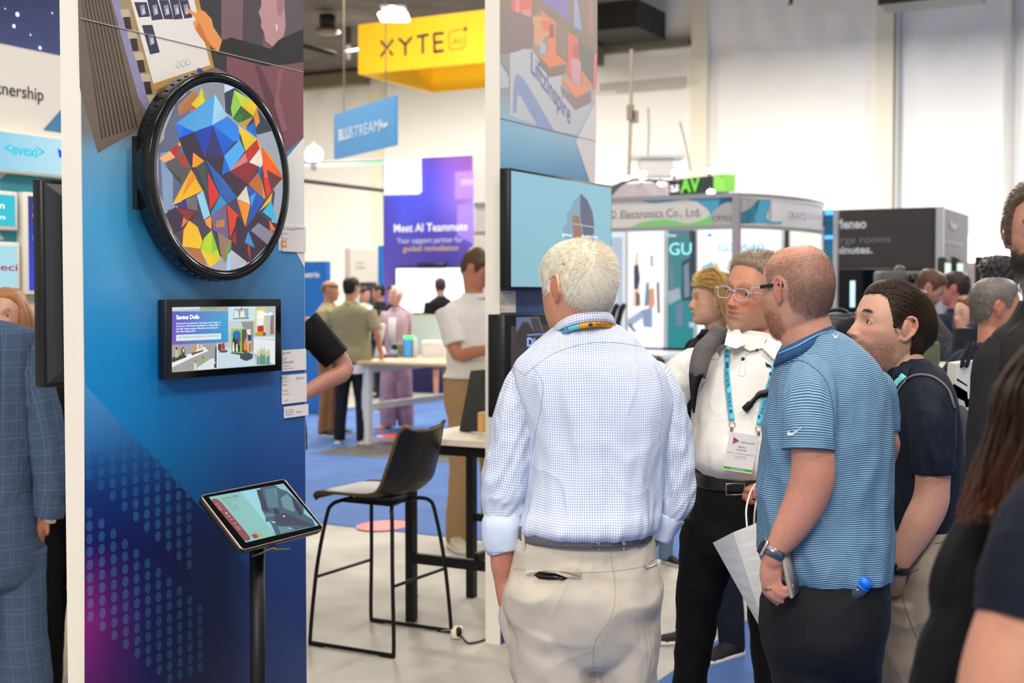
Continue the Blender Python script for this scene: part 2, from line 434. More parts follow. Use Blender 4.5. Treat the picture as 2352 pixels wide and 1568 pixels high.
rbox(WB.px(1300, 40)[0], WB.px(1545, 40)[0], WB.px(1450, 48)[1], zc+.09, .5, 2.4, beamd, 'air_duct', 'dark rectangular air duct under the roof at top centre', 'duct')
rbox(WB.px(1340, 100)[0], WB.px(1428, 100)[0], WB.px(1400, 112)[1], WB.px(1400, 60)[1], .4, 1.4, beamd, 'air_duct', 'small dark duct box below the larger roof duct', 'duct')
rbar(P(752, 34, 31), P(752, 66, 31), .19, beamd, 'duct_pipe', 'thick black round duct hanging under the roof', 'duct', 16)
b = MB(); b.loft(A3([ring(P(752, 66, 31), .25, .25, n=24), ring(P(752, 70, 31)-Z*.04, .30, .30, n=24), ring(P(752, 74, 31)-Z*.06, .18, .18, n=24)]))
tag(b.build('duct_diffuser', mat('dull_tin', (120, 110, 98), .5, .5)), 'round metal diffuser at the foot of the black duct', 'diffuser')
rbar(P(800, -40, 33), P(801, 138, 33), .07, beamd, 'roof_post', 'thin black vertical post under the dark roof', 'post')
rbar(P(690, 104, 30), P(768, 124, 30), .055, beamd, 'roof_pipe', 'short black slanting pipe under the roof', 'pipe')
rbar(P(768, 124, 30), P(860, 108, 34), .03, mat('grey_pipe', (95, 90, 96), .6), 'roof_pipe', 'thin grey pipe under the roof running towards the yellow sign', 'pipe')
rbar(P(700, 34, 34), P(735, 12, 34), .04, mat('brown_pipe', (74, 66, 56), .6), 'roof_brace', 'brown diagonal brace at the upper left of the roof', 'brace')
rbar(P(905, -60, 33), P(1110, 60, 33), .16, mat('brown_pipe', (74, 66, 56), .6), 'roof_brace', 'broad dark sloping rafter above the yellow sign', 'brace')
rbar(P(800, 10, 34), P(905, 40, 34), .03, mat('grey_pipe', (95, 90, 96), .6), 'roof_pipe', 'thin bluish pipe beside the bright ceiling lamp', 'pipe')
t = thing('high_bay_lamp', 'glowing white high bay lamp hanging above the yellow sign', 'lamp', P(905, 40, 21.5))
b = MB(); b.box(P(905, 39, 21.5), (.48, .5, .07), bev=.03); b.build('diffuser', glow('lamp_glow', (255, 250, 240), 14), t)
b = MB(); b.box(P(905, 33, 21.5)+Z*.08, (.4, .4, .05)); b.build('housing', alum, t); b = MB(); b.tube([P(905, 30, 21.5), P(905, -60, 21.5)], .012, 6, 1); b.build('hanger', beamd, t)
b = MB(); b.box(P(2140, -25, 24), (1.75, .8, .55), rot=np.stack([PD, U, Z], 1)); tag(b.build('hanging_sign_box', black, flat=True), 'black hanging box edge at the top right of the hall', 'sign')
b = MB(); b.tube([P(1808, -30, 27), P(1814, 4, 27)], .07, 10, 1); tag(b.build('roof_pipe', beamd), 'black pipe tip at the top edge above the white wall', 'pipe')

# ------------------------------------------------------------ printed panels
def panel(fr, wdt, th, h, name, label, colf, seam_px, seams):
    t = thing(name, label, 'panel', fr.w(wdt/2, 0, -th/2))
    b = MB(); b.fbox(fr, 0, wdt, 0, h, -th, 0); b.build('core', whitep, t, flat=True)
    gradpanel(fr, .004, wdt-.002, 0.0, h, .0006, 60, 160, colf, printm, t, 'printed_graphic')
    for (xa, ya, xb, yb) in seams:
        a0, z0 = fr.px(xa, ya); a1, z1 = fr.px(xb, yb); b = MB()
        b.fbox(fr, .004, wdt-.002, (z0+z1)/2-.0012, (z0+z1)/2+.0012, .0006, .0036); b.build('seam', mat('panel_seam_grey', (176, 172, 168), .6), t, flat=True)  # thin pale grey strip along the panel joint
    return t
F1 = Fr(P(189, HZ, 3.66)*A3([1, 1, 0])); F2 = Fr(P(1148, HZ, 6.08)*A3([1, 1, 0]))
W1 = 1.01; W2 = 1.05
ys1 = [-50, 300, 350, 500, 650, 720, 800, 950, 1100, 1300, 1600]; xs1 = [178, 260, 400, 550, 703]
g1c = [[(120, 105, 98)]*5, [(125, 125, 120), (120, 125, 125), (140, 120, 118), (130, 95, 100), (128, 92, 98)],
     [(115, 165, 200), (112, 168, 200), (90, 150, 190), (70, 130, 170), (90, 150, 190)],
     [(84, 170, 218), (70, 168, 215), (20, 140, 190), (50, 150, 200), (92, 160, 205)],
     [(60, 155, 212), (80, 165, 215), (85, 160, 210), (85, 150, 200), (66, 135, 190)],
     [(40, 150, 210), (40, 145, 205), (80, 150, 205), (70, 130, 190), (62, 120, 180)],
     [(20, 140, 205), (0, 140, 205), (20, 120, 185), (50, 110, 175), (58, 112, 178)],
     [(0, 130, 200), (0, 130, 195), (0, 110, 175), (30, 90, 158), (44, 92, 160)],
     [(0, 110, 175), (0, 112, 172), (0, 90, 145), (20, 66, 125), (34, 70, 138)],
     [(0, 90, 140), (0, 90, 140), (0, 70, 115), (16, 50, 105), (28, 56, 120)],
     [(0, 60, 100), (0, 60, 100), (0, 50, 95), (26, 44, 96), (36, 48, 100)]]
p1 = panel(F1, W1, .075, 2.9, 'exhibit_panel', 'tall blue printed panel with the round screen mounted on it',
           lambda x, y, a, z: bil(g1c, ys1, xs1, x, y), None, [(178, 42, 697, 165)])
def region(fr, xs, yt, yb, d, n, m, colf, mt, parent, name):
    X = np.linspace(xs[0], xs[-1], n+1); T_ = np.interp(X, *zip(*yt)); B_ = np.interp(X, *zip(*yb)); V = []; PX = []; PY = []
    for j in range(m+1):
        for i in range(n+1):
            y = T_[i]+(B_[i]-T_[i])*j/m; V.append(fr.w(*fr.px(X[i], y, d), d)); PX.append(X[i]); PY.append(y)
    Fc = [(j*(n+1)+i, (j+1)*(n+1)+i, (j+1)*(n+1)+i+1, j*(n+1)+i+1) for j in range(m) for i in range(n)]
    b = MB(); b.add(V, Fc, None, colf(A3(PX), A3(PY))); return b.build(name, mt, parent, flat=True)
ysl = [880, 1000, 1060, 1130, 1250, 1430, 1600]; xsl = [198, 260, 330, 420, 520, 600, 704]
gl = [[(70, 150, 205), (70, 150, 205)]+[(20, 90, 140)]*5,
      [(48, 120, 180), (40, 112, 170), (30, 100, 160)]+[(10, 60, 110)]*4,
      [(24, 84, 148), (18, 78, 142), (12, 70, 130), (8, 50, 105)]+[(8, 40, 85)]*3,
      [(6, 50, 118), (4, 46, 112), (2, 40, 105), (2, 30, 85), (8, 34, 80), (8, 36, 85), (8, 40, 90)],
      [(24, 14, 98), (6, 10, 84), (0, 8, 78), (0, 6, 55), (6, 18, 58), (14, 50, 100), (18, 52, 110)],
      [(140, 26, 122), (82, 14, 100), (12, 8, 82), (0, 4, 48), (8, 16, 55), (26, 50, 100), (30, 66, 118)],
      [(84, 22, 100), (60, 14, 90), (14, 8, 78), (0, 4, 50), (14, 18, 58), (34, 40, 88), (40, 56, 104)]]
region(F1, (194, 703), [(194, 882), (200, 888), (490, 1196), (703, 1484)], [(194, 1640), (703, 1640)], .0008, 48, 48,
       lambda x, y: bil(gl, ysl, xsl, x, y), printm, p1, 'printed_wedge')
# translucent dark band of the print
dotm = mat('printed_dots', (74, 140, 190), .45)
b = MB(); a_1, z_1 = F1.px(205, 1058, .001); a_2, z_2 = F1.px(286, 1058, .001); da = (a_2-a_1)/3; dz = F1.px(286, 1058)[1]-F1.px(286, 1087)[1]
for r_ in range(21):
    for c_ in range(0, 11):
        up = max(0, r_-2) <= c_ <= min(9, r_+4) and r_ <= 13 and c_ <= 10; lo_ = r_ >= 4 and c_ <= r_-5 and c_ >= r_-13
        if not (up or lo_): continue
        a_ = a_1+(c_-.05)*da; z_ = z_1-(r_-1)*dz; fade = min(1, .25+.12*r_) if r_ < 6 else (max(.12, 1-.1*(c_-4)) if up else max(.25, 1-.06*c_))
        if a_ < .01: a_ = .013
        x_, y_ = topx([F1.w(a_, z_)]); bgc = bil(gl, ysl, xsl, x_, y_)[0]
        cc = bgc*(1-.2*fade)+lin((80, 160, 215))*.2*fade
        rr_ = ring(F1.w(a_, z_, .0011), .0125, .0155, U, Z, 14); b.add(rr_, [tuple(range(14))], None, np.tile(cc, (14, 1)))
o = b.build('printed_dots', printm, p1, flat=True)
for f_ in (0,):
    pass
col1 = []
def zz_(pts, s, ox, oy): return [(ox+x/s, oy+y/s) for x, y in pts]
col1 += [((118, 104, 92), [(178, -40), (250, -40), (336, 287), (238, 343), (225, 352), (183, 200)])]
for k in range(10):
    x0 = 181+k*7.6
    col1.append(((78, 66, 52) if k % 1 == 0 else 0, [(x0-14, -60), (x0-10.5, -60), (x0+56+k*1.2, 318-k*3), (x0+52+k*1.2, 320-k*3)]))
col1 = [(c, [(max(x, 178), y) for x, y in p]) for c, p in col1]
col1 += [((150, 144, 180), [(245, -40), (262, -40), (346, 232), (340, 262), (318, 225)]),
         ((168, 145, 112), [(262, -40), (292, -40), (362, 208), (346, 240)])]
for k in range(6):
    x0, y0 = 276+k*15.6, 22+k*49.5
    if y0 > 230: break
    col1 += [((60, 52, 45), [(x0+6, y0+15), (x0+22, y0+15), (x0+27, y0+45), (x0+13, y0+46)]), ((200, 184, 152), [(x0, y0), (x0+20, y0-2), (x0+25, y0+16), (x0+4, y0+18)])]
col1 += [((60, 58, 62), [(448, -40), (530, -40), (520, 165), (488, 150)]), ((198, 148, 78), [(286, -40), (448, -40), (492, 155), (356, 208)]), ((238, 232, 226), [(290, -40), (436, -40), (483, 149), (352, 192)])]
for q in ([(308, 5), (337, 5), (345, 38), (319, 40)], [(338, -2), (361, -2), (375, 44), (349, 47)], [(365, 0), (387, 0), (399, 44), (377, 44)], [(389, -2), (410, -2), (420, 43), (400, 45)], [(411, 0), (432, 0), (442, 40), (424, 43)], [(326, 58), (350, 57), (367, 120), (345, 125)]):
    cx_, cy_ = np.mean(q, 0); col1 += [((62, 62, 84), q), ((150, 152, 176), [(cx_-6, cy_-9), (cx_+4, cy_-12), (cx_+8, cy_+10), (cx_-2, cy_+14)]), ((205, 205, 220), [(cx_-1, cy_), (cx_+4, cy_-4), (cx_+7, cy_+9), (cx_+1, cy_+12)])]
col1 += [((128, 98, 102), [(508, -40), (560, -40), (556, 100), (508, 90)]), ((82, 72, 78), [(560, -40), (604, -40), (604, 112), (556, 100)]),
         ((96, 88, 92), [(644, -40), (697, -40), (697, 100), (648, 112)]), ((196, 148, 150), [(600, -40), (650, -40), (656, 60), (652, 82), (626, 108), (609, 94), (606, 74), (599, 60), (601, 48), (594, 28), (600, 14)]),
         ((176, 120, 122), [(636, -10), (650, -14), (652, 20), (642, 42), (636, 20)]), ((230, 220, 216), [(633, 56), (637, 56), (638, 70), (634, 70)]),
         ((132, 82, 92), [(520, 112), (640, 130), (697, 120), (697, 312), (655, 350), (560, 240), (520, 160)]), ((100, 62, 72), [(585, 150), (597, 150), (640, 250), (655, 330), (630, 300)]), ((150, 98, 106), [(640, 160), (650, 158), (640, 220), (660, 300), (648, 300), (630, 240)]),
         ((44, 42, 42), [(503, 98), (512, 92), (530, 86), (575, 98), (622, 112), (640, 92), (697, 66), (697, 142), (660, 148), (610, 152), (556, 138), (500, 122)]),
         ((242, 156, 88), [(428, 20), (434, 20), (448, 30), (458, 22), (470, 26), (486, 44), (490, 62), (510, 92), (502, 120), (476, 102), (460, 84), (448, 66), (444, 50), (450, 46), (447, 38), (430, 26)]),
         ((214, 120, 60), [(456, 50), (462, 60), (476, 92), (500, 118), (502, 120), (476, 102), (460, 84), (450, 68)]),
         ((242, 238, 233), [(697.5, 316), (655, 366), (640, 420), (640, 575), (680, 579), (701, 615)]),
         ((30, 80, 160), [(454, 156), (462, 157), (468, 164), (452, 166)])]
for k in range(3):
    c0 = (409+k*11, 148-k*3)
    col1 += [((190, 185, 182), [(c0[0]+5*cos(t), c0[1]+8*sin(t)) for t in np.linspace(0, 2*pi, 14)[:-1]]), ((238, 232, 226), [(c0[0]+4*cos(t), c0[1]+7*sin(t)) for t in np.linspace(0, 2*pi, 14)[:-1]])]
col1 = [(c, [(min(x, 700), y) for x, y in p]) for c, p in col1]
prints(F1, col1, .001, printm, p1, 'printed_photo', .00002)
# small info cards on the panel
def card(x0, y0, x1, y1, name, label, items, fr=F1):
    a0, z0 = fr.px(x0, (y0+y1)/2); a1 = fr.px(x1, (y0+y1)/2)[0]; zt = fr.px(x0, y0)[1]; zb = fr.px(x0, y1)[1]
    t = thing(name, label, 'card', fr.w((a0+a1)/2, (zt+zb)/2, .003)); b = MB(); b.fbox(fr, a0, a1, zb, zt, .0035, .0065); b.build('board', mat('card_white', (238, 230, 226), .5), t, flat=True)
    for it in items:
        text(fr, it[0], it[1], it[2], it[3], it[4], .007, it[5], t)
    return t
def logo_mark(fr, x, y, s, d, m, t):
    b = MB(); q = [(0, -1), (.75, .9), (.25, .7), (.45, .55), (0, -.45), (-.4, .55), (.1, .55), (.1, .75), (-.75, .9)]
    V = [fr.w(*fr.px(x+s*u_, y+s*v_, d), d) for u_, v_ in q]; b.poly(V, flip=True); b.build('logo', m, t, flat=True)
c_ = card(645, 517, 699, 577, 'info_card', 'white info card about the round screen, topmost on the panel edge', [('30" Circle', 648, 527, 676, 6, inkg), ('bluefin', 684, 526, 698, 4, inkg), ('Project', 650, 537, 662, 3, inkg), ('Partner', 650, 549, 662, 3, inkg)])
logo_mark(F1, 680, 524, 4, .007, inkg, c_); prints(F1, [((242, 140, 40), [(648, 552), (658, 552), (658, 568), (648, 568)]), ((250, 225, 190), [(650, 556), (656, 556), (656, 564), (650, 564)])], .0071, printm, c_, 'orange_icon')
c_ = card(645, 804, 700, 853, 'info_card', 'white card reading Ultrawide beside the small wide screen', [('bluefin', 655, 812, 668, 4, inkg), ('21.9"', 648, 828, 659, 6, inkg), ('Ultrawide', 648, 835, 674, 6, inkg), ('Touch Display', 648, 842, 666, 2.5, inkg), ('bluefin.com/displays', 648, 848, 676, 2.5, inkg)]); logo_mark(F1, 651, 811, 4, .007, inkg, c_)
c_ = card(645, 862, 701, 928, 'info_card', 'tall white card with a 15.6 inch heading, below the Ultrawide card', [('15.6"', 648, 871, 660, 7, inkg), ('Touchscreen', 648, 877, 665, 2.5, inkg), ('bluefin', 687, 870, 698, 4, inkg), ('Project', 649, 886, 660, 4, inkg), ('Partners', 649, 899, 663, 4, inkg), ('Realmotion', 649, 907, 666, 3.2, mat('red_ink', (210, 60, 50))), ('bluefin', 652, 921, 662, 3, inkg)]); logo_mark(F1, 683, 868, 4, .007, inkg, c_)
c_ = card(650, 934, 705, 960, 'info_card', 'small white card with a red word at the panel edge, lowest card', [('Find The Most', 655, 944, 674, 3.5, inkg), ('Smart Feed Wall', 655, 949, 674, 3.5, inkg), ('Display Mount', 657, 954, 674, 3.5, inkg), ('Expose!', 680, 948, 694, 4.5, mat('red_ink', (210, 60, 50)))])

# ------------------------------------------------------------ round display
d0, d1 = .035, .10
aL, zc1 = F1.px(343, 405, d1); aR = F1.px(666, 405, d1)[0]; zt = F1.px(500, 164, d1)[1]; zb = F1.px(512, 645, d1)[1]
ac, zc_, ra, rz = (aL+aR)/2, (zt+zb)/2, (aR-aL)/2, (zt-zb)/2; rr = (ra+rz)/2; print('round', ra, rz)
t = thing('round_display', 'round black framed screen showing colourful angular shapes on the blue panel', 'screen', F1.w(ac, zc_, 0))
def circ(r, d, n=96): return ring(F1.w(ac, zc_, d), ra*r, rz*r, U, Z, n)
b = MB(); b.loft(A3([circ(.97, d0), circ(1, d0+.004), circ(1, d1-.003), circ(.994, d1), circ(.905, d1), circ(.9, d1-.007), circ(.5, d1-.007)]), flip=True); b.build('housing', mat('glossy_black', (20, 20, 23), .16), t)
b = MB()
for k in range(60):
    th = 2*pi*k/60; c = F1.w(ac, zc_, (d0+d1)/2)+U*ra*cos(th)*1.0005+Z*rz*sin(th)*1.0005
    b.box(c, (.004, .014, .003), rot=np.stack([nz(-U*sin(th)+Z*cos(th)), NW, nz(U*cos(th)+Z*sin(th))], 1))
b.build('vent_slots', mat('slot_black', (4, 4, 5), .8), t, flat=True)
b = MB(); b.fbox(F1, ac-ra*.55, ac+ra*.55, zc_-rz*.55, zc_+rz*.55, 0.0015, d0); b.fbox(F1, ac-ra*.985, ac-ra*.8, zc_-rz*.36, zc_+rz*.3, d0-.006, d0+.012); b.build('wall_mount', black, t, flat=True)
b = MB(); b.loft(A3([circ(.9, d1-.0042), circ(.89, d1-.0040)]), cap=False); 
art = [((165, 170, 182), [(290, -5), (1291, -5), (1291, 1568), (0, 1568), (0, -5)]), ((74, 62, 84), [(400, 560), (620, 420), (900, 520), (1050, 900), (1020, 1250), (850, 1400), (420, 1280), (330, 1050), (400, 950)]),
 ((98, 108, 135), [(200, 560), (340, 250), (430, 200), (520, 600), (300, 1050), (200, 900)]), ((140, 160, 195), [(240, 620), (330, 600), (330, 1000), (250, 1050)]), ((176, 160, 158), [(210, 550), (262, 380), (268, 520)]),
 ((150, 154, 164), [(455, 145), (560, 90), (695, 110), (690, 340), (560, 300)]), ((205, 218, 232), [(693, 110), (765, 145), (693, 195)]), ((52, 62, 84), [(693, 195), (765, 145), (900, 230), (1010, 380), (1035, 455), (930, 490), (800, 400), (700, 330)]),
 ((95, 95, 115), [(430, 155), (475, 180), (400, 250), (350, 300)]), ((178, 118, 70), [(475, 175), (510, 200), (470, 310), (370, 360), (362, 290), (400, 245)]),
 ((245, 215, 30), [(530, 155), (550, 200), (560, 250), (500, 305), (458, 275), (515, 210)]), ((150, 200, 40), [(530, 155), (562, 240), (548, 262)]), ((205, 85, 40), [(458, 275), (500, 305), (465, 325)]),
 ((140, 200, 70), [(762, 175), (810, 285), (750, 375), (738, 300)]), ((205, 220, 70), [(762, 175), (885, 235), (812, 288)]), ((248, 205, 25), [(812, 288), (885, 235), (925, 280), (898, 360)]), ((60, 100, 40), [(812, 288), (898, 360), (840, 440), (750, 375)]), ((40, 130, 50), [(750, 375), (812, 340), (820, 430)]), ((190, 150, 60), [(898, 360), (840, 445), (790, 410)]), ((235, 145, 40), [(925, 280), (942, 400), (915, 440), (898, 360)]),
 ((84, 172, 236), [(625, 205), (715, 360), (610, 420), (480, 468), (350, 410)]), ((160, 215, 245), [(625, 205), (715, 360), (606, 420)]), ((0, 98, 225), [(350, 410), (480, 468), (370, 516)]), ((20, 120, 235), [(350, 410), (410, 432), (378, 505)]),
 ((22, 60, 175), [(480, 468), (610, 420), (556, 640), (495, 600)]), ((54, 40, 62), [(370, 516), (480, 468), (560, 660), (470, 740), (420, 650)]), ((46, 46, 110), [(610, 420), (690, 640), (560, 660)]), ((0, 96, 214), [(610, 420), (760, 540), (690, 640)]), ((36, 130, 225), [(610, 420), (715, 360), (790, 430), (800, 530), (760, 540)]),
 ((74, 172, 236), [(690, 640), (800, 525), (836, 605), (735, 745)]), ((0, 108, 222), [(690, 640), (735, 745), (670, 774)]), ((222, 110, 90), [(712, 350), (790, 430), (780, 415)]), ((20, 110, 205), [(840, 445), (905, 398), (922, 515)]),
 ((250, 205, 30), [(788, 425), (922, 520), (840, 608)]), ((215, 45, 28), [(922, 522), (940, 590), (860, 680), (842, 612)]), ((225, 120, 120), [(840, 615), (856, 678), (728, 748)]), ((238, 218, 200), [(942, 588), (966, 690), (950, 722), (866, 684)]),
 ((240, 180, 40), [(922, 515), (950, 575), (942, 592)]), ((240, 92, 25), [(955, 570), (1028, 650), (1106, 795), (990, 930), (962, 720)]), ((250, 160, 30), [(955, 570), (1028, 650), (1070, 740)]), ((225, 50, 30), [(966, 790), (1106, 795), (990, 930)]), ((110, 50, 50), [(990, 735), (1100, 800), (1020, 890)]),
 ((140, 40, 45), [(728, 748), (858, 680), (925, 725), (860, 840)]), ((60, 40, 62), [(676, 780), (728, 750), (860, 845), (780, 925)]), ((56, 40, 62), [(556, 640), (690, 645), (670, 800)]),
 ((200, 110, 45), [(860, 840), (930, 755), (950, 800), (970, 940), (915, 890)]), ((20, 100, 200), [(925, 722), (958, 722), (940, 800)]), ((215, 150, 60), [(950, 800), (985, 940), (965, 945)]),
 ((252, 172, 116), [(228, 655), (310, 605), (345, 652), (268, 686)]), ((185, 40, 35), [(305, 603), (345, 568), (388, 575), (345, 652)]), ((250, 190, 40), [(362, 560), (375, 538), (386, 572)]), ((92, 92, 92), [(268, 690), (400, 620), (460, 740), (390, 840)]), ((60, 80, 50), [(268, 700), (385, 800), (385, 845)]), ((190, 60, 40), [(350, 650), (405, 625), (440, 720), (410, 720)]),
 ((252, 148, 35), [(470, 615), (548, 675), (490, 720), (463, 720)]), ((70, 80, 70), [(490, 725), (550, 675), (580, 910), (560, 880)]), ((252, 182, 28), [(455, 735), (538, 885), (322, 986)]), ((246, 150, 30), [(455, 735), (490, 790), (390, 935)]),
 ((216, 42, 30), [(572, 755), (655, 915), (590, 1020), (578, 900)]), ((40, 100, 180), [(556, 665), (680, 800), (780, 930), (720, 975), (660, 910)]), ((20, 60, 120), [(556, 665), (620, 800), (600, 790)]),
 ((148, 205, 235), [(495, 915), (540, 885), (590, 1060), (545, 1090)]), ((110, 110, 118), [(418, 945), (495, 915), (500, 1028), (430, 1010)]), ((70, 50, 120), [(322, 988), (418, 950), (425, 1005)]), ((60, 150, 205), [(600, 1035), (660, 915), (710, 975), (595, 1060)]),
 ((234, 218, 190), [(846, 850), (872, 982), (778, 942)]), ((246, 145, 40), [(778, 945), (872, 985), (838, 1145)]), ((20, 90, 190), [(850, 850), (915, 890), (972, 945), (845, 1145), (875, 985)]), ((70, 150, 220), [(868, 930), (915, 895), (880, 1000)]),
 ((235, 190, 60), [(1028, 895), (1020, 955), (985, 990), (935, 1030)]), ((60, 185, 235), [(1020, 955), (1080, 1130), (960, 1035)]), ((58, 40, 60), [(270, 1050), (340, 1000), (500, 1030), (420, 1150), (330, 1195)]), ((150, 40, 40), [(345, 1005), (488, 1030), (432, 1098)]), ((246, 130, 80), [(400, 1070), (432, 1100), (385, 1150)]),
 ((120, 100, 140), [(595, 1060), (700, 985), (720, 1220), (610, 1165)]), ((200, 130, 70), [(630, 1100), (690, 1085), (690, 1140), (630, 1145)]), ((232, 70, 35), [(705, 980), (792, 1060), (775, 1110), (728, 1222), (715, 1060)]), ((248, 160, 50), [(550, 1092), (595, 1065), (598, 1160), (560, 1125)]),
 ((56, 38, 56), [(780, 1060), (850, 1150), (930, 1040), (1000, 1100), (1090, 1140), (1000, 1280), (880, 1420), (760, 1320), (740, 1240)]), ((140, 140, 158), [(875, 1165), (930, 1112), (1040, 1190), (1005, 1282)]), ((240, 110, 45), [(1005, 1090), (1062, 1170), (1015, 1180)]), ((50, 150, 225), [(858, 1172), (902, 1288), (832, 1250)]), ((205, 50, 35), [(850, 1290), (868, 1250), (880, 1410)]), ((165, 40, 45), [(735, 1235), (770, 1160), (772, 1265)]),
 ((252, 188, 30), [(440, 1095), (500, 1140), (535, 1240), (518, 1295), (382, 1292), (400, 1160)]), ((80, 60, 70), [(330, 1195), (400, 1150), (385, 1290)]), ((180, 110, 60), [(385, 1295), (520, 1297), (560, 1440), (470, 1400)]),
 ((195, 225, 40), [(598, 1165), (662, 1365), (520, 1300), (545, 1220)]), ((140, 200, 50), [(598, 1165), (640, 1300), (600, 1330)]), ((252, 202, 28), [(520, 1300), (662, 1368), (585, 1442)]), ((150, 120, 90), [(640, 1175), (740, 1240), (735, 1290), (690, 1400), (660, 1320)]), ((120, 170, 60), [(700, 1290), (735, 1250), (700, 1400)]),
 ((190, 195, 205), [(735, 1300), (850, 1390), (840, 1450), (700, 1470)]), ((170, 205, 235), [(712, 1340), (738, 1300), (735, 1465), (705, 1465)])]
def in_el(pt):
    a_, z_ = F1.px(pt[0], pt[1], d1-.004); return ((a_-ac)/ra)**2+((z_-zc_)/rz)**2 <= .897**2
def clampel(pt):
    a_, z_ = F1.px(pt[0], pt[1], d1-.004); q = math.hypot((a_-ac)/ra, (z_-zc_)/rz); s_ = min(1, .897/max(q, 1e-6)); return ac+(a_-ac)*s_, zc_+(z_-zc_)*s_
b = MB()
base = [F1.w(ac+ra*.9*cos(t_), zc_+rz*.9*sin(t_), d1-.0042) for t_ in np.linspace(0, 2*pi, 97)[:-1]]
b.poly(base, (165, 170, 182), flip=True)
for i, (c, pts) in enumerate(art[1:]):
    pp = zz_(pts, 3.074, 290, 150); q = [F1.w(*clampel(p_), d1-.0042+.00003*(i+1)) for p_ in pp]
    nrm = sum(np.cross(q[k]-q[0], q[k+1]-q[0]) for k in range(1, len(q)-1)); cc = lin(c)
    cm = np.clip(np.tile(cc, (len(q), 1))*(1+nr.uniform(-.16, .18, (len(q), 1))), 0, 1)
    b.add(q, [tuple(range(len(q)))[::-1] if np.dot(nrm, NW) < 0 else tuple(range(len(q)))], None, cm)
b.build('screen', screenm, t, flat=True)

